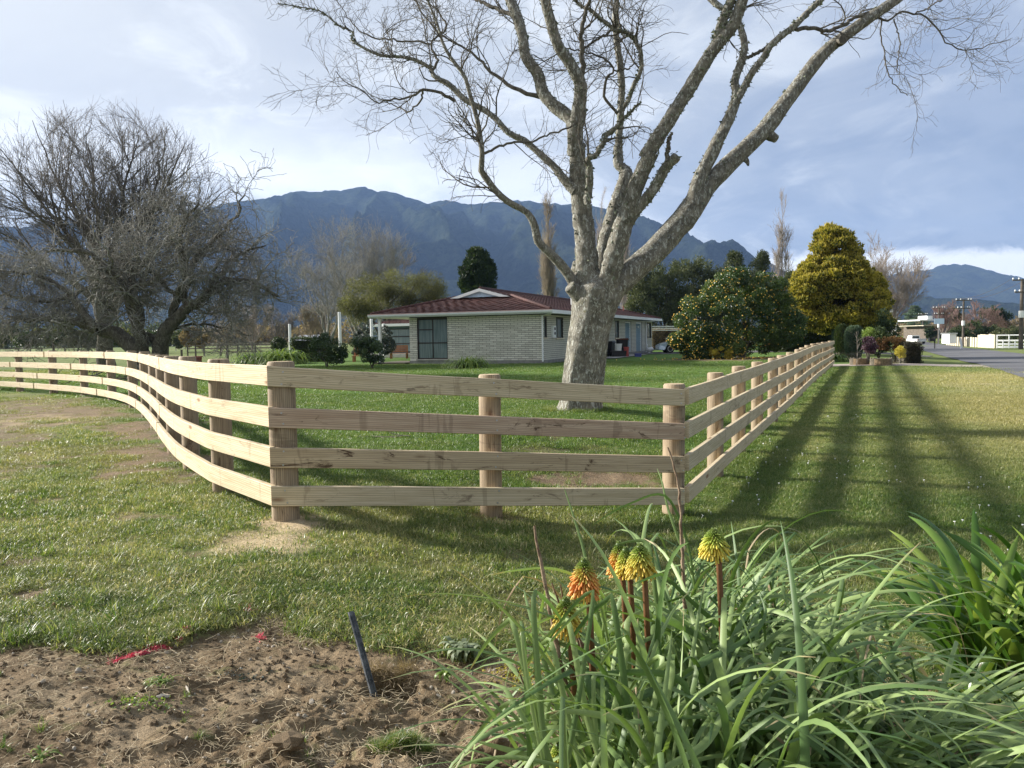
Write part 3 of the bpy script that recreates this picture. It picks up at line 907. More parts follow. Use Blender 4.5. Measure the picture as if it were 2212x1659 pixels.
# curved left run
LP = []
for px_, Y_ in ((471, 6.9), (404, 8.15), (371, 9.5), (350, 10.95), (332, 12.4), (312, 14.1), (284, 16.0), (238, 17.9), (179, 19.7), (112, 21.2), (39, 22.8), (-38, 24.3), (-120, 25.8)):
    LP.append((at(px_, 760, Y_)[0], Y_))
lf = wempty('curved_fence', onz(-5, 11), 'new pine post-and-rail fence sweeping away in a long curve to the left', 'fence')
for i, (x, y) in enumerate(LP):
    post(x, y, 0.0, 1.195 + random.uniform(-0.015, 0.015), random.uniform(0.086, 0.100), lf, i * 2.1 + 7)
cpts = np.array([(-1.803, 5.662)] + [(p[0], p[1]) for p in LP])
base = catmull(cpts, 10)
T = np.gradient(base, axis=0); T /= np.linalg.norm(T, axis=1, keepdims=True)
Nn = np.stack([-T[:, 1], T[:, 0]], 1)
off = np.interp(np.arange(len(base)), [0, 9, len(base)], [-TH, 0.098, 0.098])
rp = base + Nn * off[:, None] + Nn * TH
rp, s = resample(rp, 0.10)
for k, hz_ in enumerate(RH):
    cuts = [0.0] + [c for c in ([4.6, 9.5, 14.3, 19.2, 24.1], [7.1, 11.9, 17.3, 21.8], [4.9, 9.9, 14.6, 19.8], [5.6, 10.3, 15.2, 20.1])[k]] + [s[-1]]
    for a, b in zip(cuts[:-1], cuts[1:]):
        m_ = (s >= a - 0.001) & (s <= b + 0.0501)
        zz = np.array([float(v) for v in terr(rp[m_, 0], rp[m_, 1])]) * 0 + hz_ - HR / 2
        pp_ = rp[m_].copy(); pp_[-1] = pp_[-2] + (pp_[-1] - pp_[-2]) * 0.97
        board(pp_, s[m_] - a, zz, HR, TH, -1, MAT['rail'], lf, 31 + k * 5.3 + a, warp=0.004)

# right run
rf = wempty('roadside_fence', onz(2, 8), 'new pine post-and-rail fence running straight back along the grass verge to the topiary', 'fence')
RY = [8.85, 10.65, 12.4, 14.1, 15.8, 17.45, 19.1, 20.75, 22.4, 24.05, 25.7, 27.35, 29.0, 30.6, 32.2, 33.8, 35.4]
def rx(Y): return 1.47 + 0.4665 * (Y - 7.02)
for i, y in enumerate(RY):
    x = rx(y) + (0.02 if i % 3 == 0 else -0.02)
    z = zg(x + 0.5, y)
    post(x, y, zg(x, y) - 0.02, z + 1.20 + random.uniform(-0.015, 0.02), random.uniform(0.086, 0.100), rf, i * 1.7 + 41)
A0, A1 = np.array([1.59, 6.905]), np.array([rx(35.9) + 0.105, 35.85])
path, s = resample([A0, A1], 0.3)
for k, hz_ in enumerate(RH):
    cuts = [0.0] + ([7.3, 12.2, 17.1, 22, 26.9], [5.4, 10.3, 15.2, 20, 25], [6.4, 11.2, 16.1, 21, 26], [4.9, 9.7, 14.6, 19.5, 24.4])[k] + [s[-1]]
    for a, b in zip(cuts[:-1], cuts[1:]):
        m_ = (s >= a - 0.001) & (s <= b + 0.001)
        pp, ss = resample(np.array([path[0] + (path[-1] - path[0]) * (q / s[-1]) for q in (a + 0.003, b - 0.003)]), 0.3)
        zz = np.array([zg(q[0] + 0.3, q[1]) for q in pp])
        zz = np.interp(ss, [0, ss[-1]], [zz[0], zz[-1]]) + hz_ - HR / 2
        board(pp, ss, zz, HR, TH, 1, MAT['rail2' if (k + int(a)) % 3 else 'rail'], rf, 71 + k * 3.3 + a, warp=0.006)

# ================================================================ the brick house
C0 = np.array([1.65, 39.4])
house = empty('brick_house', (C0[0], C0[1], 0.0), 'long single-storey cream brick house with a dark red tiled roof and pale blue gable', 'house', rz=math.atan2(-0.378, 0.926))
def hloc(x, y, z=0.0):
    return (C0[0] + 0.926 * x + 0.378 * y, C0[1] - 0.378 * x + 0.926 * y, z)
WT = 2.58
wall_f = MB(); wall_s = MB()
# core of the walls (mortar plane), the bricks stand 8 mm proud
wins_f = [(-7.33, -5.49, 0.27, 2.46)]
wins_s = [(0.08, 0.50, 1.35, 2.34), (1.95, 3.15, 1.31, 2.36), (14.4, 15.5, 1.25, 2.36), (17.3, 19.1, 0.12, 2.40), (20.7, 22.7, 0.12, 2.40), (24.45, 26.2, 1.15, 2.36)]
def wallcore(mb, L0, L1, wins, axis_):
    xs = sorted(set([L0, L1] + [q for w_ in wins for q in w_[:2]]))
    for a, b in zip(xs[:-1], xs[1:]):
        hole = [w_ for w_ in wins if w_[0] <= a + 1e-6 and w_[1] >= b - 1e-6]
        spans = [(0.18, WT)] if not hole else [(0.18, hole[0][2]), (hole[0][3], WT)]
        for z0, z1 in spans:
            if z1 - z0 < 0.02: continue
            if axis_ == 'x': mb.box(a, b, 0.0, 0.22, z0, z1)
            else: mb.box(-0.22, 0.0, a, b, z0, z1)
wallcore(wall_f, -7.8, -0.22, wins_f, 'x')
wallcore(wall_s, 0.0, 26.5, wins_s, 'y')
wf = wall_f.build('front_wall', MAT['mortar'], house)
ws = wall_s.build('side_wall', MAT['mortar'], house)
bk = MB().box(-7.8, -0.22, 26.3, 26.5, 0.0, WT).box(-7.8, -7.6, 0.22, 26.3, 0.0, WT).build('back_wall', MAT['concdark'], house)
fd = MB().box(-7.83, 0.03, -0.03, 0.2, -0.15, 0.18).box(-0.2, 0.03, 0.2, 26.52, -0.15, 0.18).build('foundation', MAT['concdark'], house)
# bricks
bl, bh, mj = 0.38, 0.082, 0.020
courses = int((WT - 0.2) / (bh + mj))
bmesh_cache = {}
def brick_mesh(L):
    key = round(L, 3)
    if key not in bmesh_cache:
        e_ = 0.004
        mb = MB()
        mb.box(0, L, -0.014, 0.01, 0, bh)
        bmesh_cache[key] = mb.mesh('brick')
        bmesh_cache[key].materials.append(MAT['brick'])
    return bmesh_cache[key]
nb = 0
rest = MB()
for c in range(courses):
    z0 = 0.19 + c * (bh + mj)
    x = -7.8 - (0.0 if c % 2 == 0 else 0.2)
    while x < -0.02:
        a, b = max(x, -7.8), min(x + bl, 0.012)
        x += bl + mj
        segs = [(a, b)]
        for w_ in wins_f:
            if z0 + bh > w_[2] and z0 < w_[3]:
                ns = []
                for (p, q) in segs:
                    if q <= w_[0] or p >= w_[1]: ns.append((p, q))
                    else:
                        if p < w_[0] - 0.05: ns.append((p, w_[0] - 0.01))
                        if q > w_[1] + 0.05: ns.append((w_[1] + 0.01, q))
                segs = ns
        for (p, q) in segs:
            if q - p < 0.04: continue
            dj = random.uniform(-0.003, 0.003)
            if nb < 300:
                o = bpy.data.objects.new('brick', brick_mesh(q - p)); COL.objects.link(o); o.parent = wf
                o.location = (p, dj, z0); nb += 1
            else:
                rest.box(p, q, -0.014 + dj, 0.01, z0, z0 + bh)
if rest.v: tag(rest.build('upper_bricks', MAT['brick'], wf), kind='stuff')
rest = MB()
for c in range(courses):
    z0 = 0.19 + c * (bh + mj)
    y = 0.012 - (0.0 if c % 2 else 0.2)
    while y < 26.5:
        a, b = max(y, 0.0), min(y + bl, 26.5); y += bl + mj
        segs = [(a, b)]
        for w_ in wins_s:
            if z0 + bh > w_[2] and z0 < w_[3]:
                ns = []
                for (p, q) in segs:
                    if q <= w_[0] or p >= w_[1]: ns.append((p, q))
                    else:
                        if p < w_[0] - 0.05: ns.append((p, w_[0] - 0.01))
                        if q > w_[1] + 0.05: ns.append((w_[1] + 0.01, q))
                segs = ns
        for (p, q) in segs:
            if q - p > 0.04: rest.box(-0.01, 0.014 + random.uniform(-.003, .003), p, q, z0, z0 + bh)
tag(rest.build('side_bricks', MAT['brick'], ws), kind='stuff')

def window(par, w, plane, cols, rows_by_col, framew=0.06, depth=0.06, name='window', sill=True, mat='frame'):
    """plane 'x' = front wall (normal -y), 'y' = side wall (normal +x)"""
    a, b, z0, z1 = w
    fr = MB(); panes = []
    def bxs(mb, p, q, d0, d1, za, zb):
        if plane == 'x': mb.box(p, q, d0, d1, za, zb)
        else: mb.box(-d1, -d0, p, q, za, zb)
    e_ = 0.001
    bxs(fr, a + e_, b - e_, depth, depth + 0.05, z0 + e_, z0 + framew)
    bxs(fr, a + e_, b - e_, depth, depth + 0.05, z1 - framew, z1 - e_)
    bxs(fr, a + e_, a + framew, depth, depth + 0.05, z0 + framew, z1 - framew)
    bxs(fr, b - framew, b - e_, depth, depth + 0.05, z0 + framew, z1 - framew)
    xs = [a + framew] + [a + (b - a) * c for c in cols] + [b - framew]
    for i in range(len(xs) - 1):
        p = xs[i] + (framew / 2 if i else 0); q = xs[i + 1] - (framew / 2 if i < len(xs) - 2 else 0)
        if i: bxs(fr, xs[i] - framew / 2, xs[i] + framew / 2, depth - 0.004, depth + 0.046, z0 + framew, z1 - framew)
        zs = [z0 + framew] + [z0 + (z1 - z0) * r for r in rows_by_col[i]] + [z1 - framew]
        for j in range(len(zs) - 1):
            za = zs[j] + (framew / 2 if j else 0); zb = zs[j + 1] - (framew / 2 if j < len(zs) - 2 else 0)
            if j: bxs(fr, p + e_, q - e_, depth - 0.002, depth + 0.048, zs[j] - framew / 2, zs[j] + framew / 2)
            panes.append((p, q, za, zb))
    f = fr.build(name, MAT[mat], par)
    for (p, q, za, zb) in panes:
        m = MB(); bxs(m, p + e_, q - e_, depth + 0.02, depth + 0.03, za + e_, zb - e_)
        m.build('pane', MAT['pane'], f)
    if sill:
        m = MB(); bxs(m, a - 0.08, b + 0.08, -0.07, depth + 0.002, z0 - 0.07, z0 - 0.001)
        m.build('sill', MAT['cream'] if plane == 'y' else MAT['conc'], f)
    return f
window(house, wins_f[0], 'x', [0.5], [[0.40, 0.73], [0.40]])
MB().box(-7.33, -5.49, 0.02, 0.10, 2.462, WT - 0.002).build('lintel_panel', MAT['teal'], house)
for w_, c_, r_ in ((wins_s[0], [], [[]]), (wins_s[1], [0.35], [[], []]), (wins_s[2], [0.5], [[0.3], [0.3]]), (wins_s[5], [0.5], [[], []])):
    window(house, w_, 'y', c_, r_)
# louvred laundry doors
for w_ in (wins_s[3], wins_s[4]):
    a, b, z0, z1 = w_
    fr = MB()
    fr.box(-0.09, -0.03, a, a + 0.12, z0, z1).box(-0.09, -0.03, b - 0.30, b, z0, z1).box(-0.09, -0.03, a + 0.12, b - 0.30, z1 - 0.1, z1)
    d = fr.build('louvred_door', MAT['fascia'], house)
    nsl = 13
    for k in range(nsl):
        zz = z0 + (z1 - 0.12 - z0) * k / nsl
        m = MB()
        dzz = (z1 - 0.12 - z0) / nsl
        m.prism([(-0.09, zz + dzz * 0.9), (-0.03, zz), (-0.025, zz + 0.015), (-0.085, zz + dzz * 0.99)], a + 0.122, b - 0.302, 'y')
        m.build('slat', MAT['louvre'], d)
# meter box
mbx = MB().box(0.016, 0.14, 1.17, 1.60, 1.33, 1.95).build('meter_box', MAT['white'], house)
for zc in (1.56, 1.80):
    MB().tube([(0.14, 1.385, zc), (0.165, 1.385, zc)], 0.085, 12).build('meter_dial', MAT['black'], mbx)
# roof
GX0, GX1, GY0, GY1, GZ = -9.9, 0.6, -0.6, 27.1, 2.72
RX, RZ, SL = -4.65, 4.13, 0.268
GYB, GZB, GHW = 2.96, 3.67, 1.72
def course_plane(mb, e0, e1, t0, t1, n):
    """shingled slope between an eave line e0-e1 and a top line t0-t1"""
    e0, e1, t0, t1 = map(Vector, (e0, e1, t0, t1))
    nrm = (e1 - e0).cross(t0 - e0 if (t0 - e0).length > 1e-6 else t1 - e0).normalized()
    if nrm.z < 0: nrm = -nrm
    for k in range(n):
        a, b = k / n, (k + 1) / n
        p0 = e0.lerp(t0, a) + nrm * 0.04; p1 = e1.lerp(t1, a) + nrm * 0.04
        q0 = e0.lerp(t0, b) + nrm * 0.005; q1 = e1.lerp(t1, b) + nrm * 0.005
        m_ = max(2, int((p1 - p0).length / 0.5))
        r0_ = e0.lerp(t0, a) - nrm * 0.01; r1_ = e1.lerp(t1, a) - nrm * 0.01
        for i in range(m_):
            u0, u1 = i / m_, (i + 1) / m_
            um = (u0 + u1) / 2
            A = p0.lerp(p1, u0); B = p0.lerp(p1, um) + nrm * 0.03; C = p0.lerp(p1, u1)
            D = q0.lerp(q1, u1); E = q0.lerp(q1, um) + nrm * 0.02; F = q0.lerp(q1, u0)
            mb.poly([A, B, E, F]); mb.poly([B, C, D, E])
            mb.poly([r0_.lerp(r1_, u0), r0_.lerp(r1_, u1), C, B, A])
rb = MB()   # solid body of the roof under the tiles
roof = MB().poly([(GX0, GY0, GZ - .02), (GX1, GY0, GZ - .02), (GX1, GY1, GZ - .02), (GX0, GY1, GZ - .02)]).build('roof', MAT['roof'], house)
tiles = MB(); course_plane(tiles, (GX0, GY0, GZ), (GX1, GY0, GZ), (RX - GHW, GYB, GZB), (RX + GHW, GYB, GZB), 11)
tag(tiles.build('front_tiles', MAT['roof'], roof), kind='stuff')
hy = 22.0
tiles = MB()
course_plane(tiles, (GX1, GY0, GZ), (GX1, GYB + 2.5, GZ), (RX + GHW, GYB, GZB), (RX + GHW, GYB + 2.5, GZB), 10)
course_plane(tiles, (GX1, GYB + 2.5, GZ), (GX1, GY1, GZ), (RX + GHW, GYB + 2.5, GZB), (RX + GHW, hy + 3.3, GZB), 10)
course_plane(tiles, (RX + GHW, GYB - 0.55, GZB), (RX + GHW, hy + 3.3, GZB), (RX, GYB - 0.55, RZ), (RX, hy, RZ), 5)
tag(tiles.build('right_tiles', MAT['roof'], roof), kind='stuff')
tiles = MB()
course_plane(tiles, (GX0, GY1, GZ), (GX0, GY0, GZ), (RX - GHW, hy + 3.3, GZB), (RX - GHW, GYB, GZB), 10)
course_plane(tiles, (RX - GHW, hy + 3.3, GZB), (RX - GHW, GYB - 0.55, GZB), (RX, hy, RZ), (RX, GYB - 0.55, RZ), 5)
course_plane(tiles, (GX1, GY1, GZ), (GX0, GY1, GZ), (RX + 0.01, hy, RZ), (RX, hy, RZ), 10)
tag(tiles.build('left_tiles', MAT['roof'], roof), kind='stuff')
cap = MB().tube([(RX, GYB - 0.5, RZ + 0.03), (RX, hy, RZ + 0.03)], 0.10, 8).tube([(GX1, GY0, GZ + 0.06), (RX + GHW, GYB, GZB + 0.06)], 0.09, 8).tube([(GX0, GY0, GZ + 0.06), (RX - GHW, GYB, GZB + 0.06)], 0.09, 8).tube([(GX1, GY1, GZ + 0.06), (RX, hy, RZ + 0.03)], 0.09, 8)
cap.build('ridge_capping', MAT['roof'], roof)
# dutch gable: pale blue boards and white barge
gb = MB().poly([(RX - GHW, GYB, GZB), (RX + GHW, GYB, GZB), (RX, GYB, RZ)]).build('gable', MAT['white'], house)
nbd = 17
for k in range(nbd):
    a = -GHW * 0.80 + 2 * GHW * 0.80 * k / nbd; b = a + 2 * GHW * 0.80 / nbd - 0.012
    ha = (1 - abs(a) / GHW) * (RZ - GZB) - 0.085; hb = (1 - abs(b) / GHW) * (RZ - GZB) - 0.085
    if max(ha, hb) < 0.02: continue
    ha, hb = max(ha, .01), max(hb, .01)
    MB().prism([(RX + a, GZB + 0.01), (RX + b, GZB + 0.01), (RX + b, GZB + hb), (RX + a, GZB + ha)], GYB - 0.40, GYB - 0.37, 'y').build('gable_board', MAT['lightblue'], gb)
for sgn in (-1, 1):
    MB().prism([(RX + sgn * (GHW + 0.12), GZB - 0.03), (RX, RZ + .02), (RX, RZ - 0.15), (RX + sgn * (GHW - 0.46), GZB - 0.03)], GYB - 0.62, GYB - 0.56, 'y').build('barge_board', MAT['white'], gb)
# fascia and gutter
fa = MB()
fa.prism([(GY0, GZ - 0.17), (GY0, GZ), (GY0 - 0.12, GZ), (GY0 - 0.12, GZ - 0.08), (GY0 - 0.05, GZ - 0.17)], GX0 - 0.12, GX1 + 0.12, 'x')
fr_ = fa.build('front_gutter', MAT['fascia'], roof)
MB().box(GX0 - 0.12, GX1 + 0.12, GY0 - 0.12, GY0, GZ + 0.001, GZ + 0.035).build('gutter_lip', MAT['pinkcap'], fr_)
MB().box(GX1, GX1 + 0.12, GY0 + 0.001, GY1 + 0.1, GZ - 0.16, GZ + 0.02).build('side_gutter', MAT['white'], roof)
MB().box(GX0 - 0.12, GX0, GY0 + 0.001, GY1, GZ - 0.16, GZ + 0.02).build('side_gutter', MAT['white'], roof)
MB().box(GX0, GX1, GY0 + 0.001, GY1, WT + 0.002, WT + 0.03).build('soffit', MAT['white'], house)
def downpipe(pts): MB().tube(pts, 0.045, 8).build('downpipe', MAT['white'], house)
downpipe([(0.45, -0.12, 2.54), (-0.02, -0.10, 2.48), (-0.02, -0.10, 0.12)])
downpipe([(0.50, 25.0, 2.54), (0.10, 23.9, 2.46), (0.10, 23.9, 0.05)])
MB().tube([(RX + 2.8, 10.5, 3.25), (RX + 2.8, 10.5, 4.6), (RX + 3.1, 10.5, 4.66)], 0.04, 8).build('vent_pipe', MAT['white'], roof)
MB().tube([(RX + 3.0, 23.5, 3.2), (RX + 3.0, 23.5, 3.75)], 0.05, 8).build('vent_pipe', MAT['redbox'], roof)
MB().box(-9.55, -9.42, -0.42, -0.29, 0.0, WT).build('porch_post', MAT['white'], house)
MB().box(-9.9, -7.85, -0.5, 2.5, -0.1, 0.10).build('porch_step', MAT['oldwood'], house)
MB().box(-0.16, 0.06, 21.3, 21.5, 1.95, 2.10).build('door_lamp', MAT['white'], house)
# rear wing on the left
wy0 = 14.5
MB().box(-18.9, -7.81, wy0, wy0 + 6, 0.0, 2.45).build('wing_wall', MAT['teal'], house)
wg = window(house, (-14.6, -8.6, 0.45, 2.15), 'x', [0.17, 0.50, 0.67], [[0.6], [0.36, 0.66], [0.6], [0.36, 0.66]], depth=-14.42 + 0.0, sill=False) if False else None
def wing_window(a, b, z0, z1):
    f = MB()
    y0 = wy0 - 0.06
    f.box(a, b, y0, wy0 - 0.001, z0, z0 + .07).box(a, b, y0, wy0 - 0.001, z1 - .07, z1).box(a, a + .07, y0, wy0 - .001, z0 + .07, z1 - .07).box(b - .07, b, y0, wy0 - .001, z0 + .07, z1 - .07)
    mid = (a + b) / 2
    f.box(mid - .04, mid + .04, y0, wy0 - .001, z0 + .07, z1 - .07)
    for q in (0.36, 0.66):
        f.box(a + .07, mid - .04, y0 + .003, wy0 - .001, z0 + (z1 - z0) * q - .04, z0 + (z1 - z0) * q + .04)
    f = f.build('window', MAT['frame'], house)
    zs = [z0 + .07, z0 + (z1 - z0) * .36, z0 + (z1 - z0) * .66, z1 - .07]
    for j in range(3):
        MB().box(a + .071, mid - .041, wy0 - .03, wy0 - .02, zs[j] + (.041 if j else .001), zs[j + 1] - (.041 if j < 2 else .001)).build('pane', MAT['pane'], f)
    MB().box(mid + .041, b - .071, wy0 - .03, wy0 - .02, z0 + .071, z1 - .071).build('pane', MAT['pane'], f)
wing_window(-12.6, -8.7, 0.4, 2.2)
wing_window(-17.9, -13.6, 0.4, 2.2)
tl = MB(); course_plane(tl, (-19.4, wy0 - 0.6, 2.55), (-7.9, wy0 - 0.6, 2.55), (-16.5, wy0 + 3, 3.35), (-7.9, wy0 + 3, 3.35), 9)
course_plane(tl, (-19.4, wy0 + 6.6, 2.55), (-19.4, wy0 - 0.6, 2.55), (-16.5, wy0 + 3.01, 3.35), (-16.5, wy0 + 3, 3.35), 9)
tag(tl.build('wing_tiles', MAT['roof'], roof), kind='stuff')
MB().box(-19.5, -9.95, wy0 - 0.72, wy0 - 0.6, 2.38, 2.57).build('wing_gutter', MAT['white'], roof)
MB().box(-19.4, -7.82, wy0 - 0.6, wy0 + 6.6, 2.38, 2.40).build('wing_soffit', MAT['white'], house)
MB().box(-19.2, -7.9, wy0 - 1.2, wy0 - 0.0, 0.02, 0.28).build('wing_deck', MAT['conc'], house)
#@@SPLIT2
# ================================================================ branching trees
def tubes(groups, name):
    """groups: list of (P (B,N,3), R (B,N), sides)"""
    Vs, Fs, off = [], [], 0
    for P, R, S in groups:
        B, N, _ = P.shape
        T = np.empty_like(P)
        T[:, 1:-1] = P[:, 2:] - P[:, :-2]; T[:, 0] = P[:, 1] - P[:, 0]; T[:, -1] = P[:, -1] - P[:, -2]
        T /= np.linalg.norm(T, axis=2, keepdims=True) + 1e-9
        chord = P[:, -1] - P[:, 0]; chord /= np.linalg.norm(chord, axis=1, keepdims=True) + 1e-9
        ref = np.where(np.abs(chord[:, 2:3]) < 0.8, np.array([[0, 0, 1.0]]), np.array([[0, 1.0, 0]]))
        ref = np.cross(chord, ref); ref /= np.linalg.norm(ref, axis=1, keepdims=True)
        u = ref[:, None, :] - T * (T * ref[:, None, :]).sum(2, keepdims=True)
        u /= np.linalg.norm(u, axis=2, keepdims=True) + 1e-9
        w_ = np.cross(T, u)
        a = np.arange(S) * 2 * np.pi / S
        ring = P[:, :, None, :] + R[:, :, None, None] * (u[:, :, None, :] * np.cos(a)[None, None, :, None] + w_[:, :, None, :] * np.sin(a)[None, None, :, None])
        Vs.append(ring.reshape(-1, 3))
        b = (np.arange(B) * N * S)[:, None, None]; i = (np.arange(N - 1) * S)[None, :, None]; k = np.arange(S)[None, None, :]
        k2 = (k + 1) % S
        q = np.stack([b + i + k, b + i + k2, b + i + S + k2, b + i + S + k], -1).reshape(-1, 4) + off
        Fs.append(q); off += B * N * S
    return npmesh(name, np.concatenate(Vs), [np.concatenate(Fs)], None, True)

def unit(v):
    return v / (np.linalg.norm(v, axis=-1, keepdims=True) + 1e-9)

def grow(P, R, n, L, ang=(30, 60), t0=0.3, npts=6, wig=0.25, up=0.05, rr=0.55, rtip=0.25, rmin=0.003, tdec=0.5, lenmode=None, droop=0.0):
    """n children on the branches (P,R). returns child arrays"""
    B, N, _ = P.shape
    plen = np.linalg.norm(np.diff(P, axis=1), axis=2).sum(1)
    pr = plen / plen.sum()
    idx = rng.choice(B, n, p=pr)
    t = t0 + (1 - t0) * rng.random(n) ** 0.85
    f = t * (N - 1); i = np.minimum(f.astype(int), N - 2); fr_ = (f - i)[:, None]
    p0 = P[idx, i] * (1 - fr_) + P[idx, i + 1] * fr_
    r0_ = R[idx, i] * (1 - fr_[:, 0]) + R[idx, i + 1] * fr_[:, 0]
    T = unit(P[idx, i + 1] - P[idx, i])
    rp_ = rng.normal(size=(n, 3)); rp_ = unit(rp_ - T * (rp_ * T).sum(1, keepdims=True))
    a = np.radians(rng.uniform(ang[0], ang[1], n))[:, None]
    d = T * np.cos(a) + rp_ * np.sin(a)
    ln = L * (1 - tdec * t) * rng.uniform(0.6, 1.25, n)
    if lenmode: ln = ln * np.clip(plen[idx] / lenmode, 0.3, 1.6)
    st = (ln / (npts - 1))[:, None]
    pts = [p0]; p = p0
    bend = rng.normal(size=(n, 3)) * wig * 0.4
    for k in range(npts - 1):
        d = unit(d + rng.normal(size=(n, 3)) * wig + bend + np.array([0, 0, up - droop * k / npts]))
        p = p + d * st; pts.append(p)
    CPs = np.stack(pts, 1)
    rb_ = np.maximum(r0_ * rr, rmin)
    CR = rb_[:, None] * np.linspace(1, rtip, npts)[None, :]
    return CPs, np.maximum(CR, rmin * 0.8)

def dome(P, R, cx, cy, rx_, ry_, soft=0.10):
    """keep the branches whose tips stay inside the crown outline"""
    u, v = topx(P[:, -1, 0], P[:, -1, 1], P[:, -1, 2])
    d = ((u - cx) / rx_) ** 2 + (np.minimum(v - cy, 0) / ry_) ** 2
    k_ = d < (1 + rng.normal(size=len(P)) * soft)
    return P[k_], R[k_]

def traced(limbs, n=14, jit=0.0):
    """limbs: list of (points world (k,3), radii k) -> resampled arrays"""
    Ps, Rs = [], []
    for P, R in limbs:
        P = catmull(np.asarray(P, float), 5) if len(P) > 2 else np.asarray(P, float)
        R = np.interp(np.linspace(0, 1, len(P)), np.linspace(0, 1, len(R)), R)
        d = np.concatenate([[0], np.cumsum(np.linalg.norm(np.diff(P, axis=0), axis=1))])
        s = np.linspace(0, d[-1], n)
        Ps.append(np.stack([np.interp(s, d, P[:, k]) for k in range(3)], 1)); Rs.append(np.interp(s, d, R))
    P, R = np.array(Ps), np.array(Rs)
    if jit: P[:, 1:-1] += rng.normal(size=P[:, 1:-1].shape) * jit
    return P, R

# ---------------------------------------------------------------- the big bare tree, traced limb by limb
TY = 14.3
def c6(x, y): return 602 + 0.3735 * x, 0.3735 * y
def c7(x, y): return 1239 + 0.44 * x, 0.44 * y
def c4(x, y): return 1062 + 0.3414 * x, 336 + 0.3414 * y
def W3(px_, py_, Y): return at(px_, py_, Y)
K = TY / FPX
def limb(pts, w_, dy0, dy1, conv, wscale=0.93):
    """pts in crop pixels, widths in display px, depth offsets along the limb"""
    n = len(pts); out = []
    for i, p in enumerate(pts):
        x, y = conv(*p)
        out.append(W3(x, y, TY + dy0 + (dy1 - dy0) * i / (n - 1)))
    return (np.array(out), np.array(w_) * K * 0.5 * wscale)
big = wempty('bare_tree', onz(1.1, TY), 'huge leafless tree with pale lichened trunk and spreading limbs behind the front fence', 'tree')
# trunk
tp = [(1247, 912, 128), (1248, 896, 114), (1251, 878, 101), (1254, 862, 97), (1259, 815, 94), (1266, 760, 93), (1273, 715, 95), (1281, 680, 100), (1288, 650, 112), (1292, 625, 116), (1298, 606, 88), (1300, 590, 50)]
cp_ = np.array([W3(a, b, TY) for a, b, c in tp]); cr_ = np.array([c * K * 0.455 for a, b, c in tp])
n_r, S = 90, 64
dd = np.concatenate([[0], np.cumsum(np.linalg.norm(np.diff(cp_, axis=0), axis=1))]); ss = np.linspace(0, dd[-1], n_r)
cc = np.stack([np.interp(ss, dd, cp_[:, k]) for k in range(3)], 1); rr_ = np.interp(ss, dd, cr_)
aa = np.arange(S) * 2 * np.pi / S
V = np.zeros((n_r, S, 3))
for i in range(n_r):
    h = ss[i] / dd[-1]
    flute = 0.05 * np.sin(3 * aa + 2.2 * h + 0.4) + 0.045 * np.sin(5 * aa - 3 * h + 1) + 0.03 * np.sin(8 * aa + 4 * h)
    flare = max(0, 1 - ss[i] / 0.45) ** 2 * (0.26 * np.maximum(0, np.sin(5 * aa + 0.5)) ** 1.5 + 0.02)
    nz = (fbm(aa * 3.2 + 20, aa * 0 + h * 9, 4, 3) - 0.5) * 0.10
    nz = nz + (fbm(aa * 9 + 20, aa * 0 + h * 26, 3, 4) - 0.5) * 0.05
    # crevice on the viewer side
    crev = -0.10 * np.exp(-((aa - (4.85 + 0.25 * math.sin(h * 9))) / 0.07) ** 2) * (0.1 < h < 0.55) - 0.07 * np.exp(-((aa - (4.35 - 0.3 * h)) / 0.06) ** 2) * (h < 0.35)
    r_ = rr_[i] * (1 + flute + flare + nz + crev)
    V[i, :, 0] = cc[i, 0] + np.cos(aa) * r_; V[i, :, 1] = cc[i, 1] + np.sin(aa) * r_; V[i, :, 2] = cc[i, 2]
a = np.arange(n_r - 1)[:, None] * S; k = np.arange(S)[None]; k2 = (k + 1) % S
me = npmesh('trunk', V.reshape(-1, 3), np.stack([a + k, a + k2, a + S + k2, a + S + k], -1).reshape(-1, 4), None, True)
trunk = link('trunk', me, MAT['bark'], big)
thick = []
LA = limb([(1740, 1700), (1700, 1625), (1640, 1540), (1560, 1455), (1500, 1400), (1480, 1310), (1440, 1230), (1350, 1180), (1270, 1120), (1200, 1030), (1170, 980), (1177, 890), (1150, 700), (1110, 560), (1075, 440), (1000, 340), (950, 250), (915, 130), (860, 0), (840, -60)],
          [32, 25, 22, 20, 19, 17, 15, 15, 14, 14, 13, 11, 10, 9, 8, 7, 6, 5, 4, 3], 0, -1.3, c6)
LB = limb([(1720, 1100), (1650, 1040), (1600, 970), (1500, 880), (1420, 810), (1330, 770), (1260, 690), (1180, 630), (1080, 580), (1020, 520), (960, 470), (900, 450), (885, 400), (800, 350), (720, 330), (590, 320), (480, 270), (420, 230), (430, 180), (350, 150), (280, 90), (230, 60), (120, 40), (0, 20)],
          [30, 20, 17, 15, 14, 14, 13, 13, 13, 13, 13, 12, 10, 8, 7, 7, 6, 5, 4, 4, 3.5, 3, 2.5, 1.8], 0, 1.2, c6)
LB2 = limb([(1020, 585), (960, 550), (900, 530), (830, 520), (760, 555), (700, 575), (620, 580), (560, 600), (480, 520), (400, 480), (330, 410)], [9, 8, 7, 7, 5, 4.5, 4, 3, 3, 2.4, 1.6], 0.75, 0.4, c6)
LB3 = limb([(830, 520), (830, 570), (790, 620), (750, 650), (700, 620), (620, 590), (560, 560)], [6, 5, 4, 4, 3, 2.5, 1.6], 0.8, 1.6, c6)
LB4 = limb([(885, 410), (920, 350), (900, 300), (880, 250), (900, 220), (970, 160), (940, 90), (880, 20), (850, -40)], [8, 6, 6, 5, 5, 5, 4, 3, 2], 0.9, 1.6, c6)
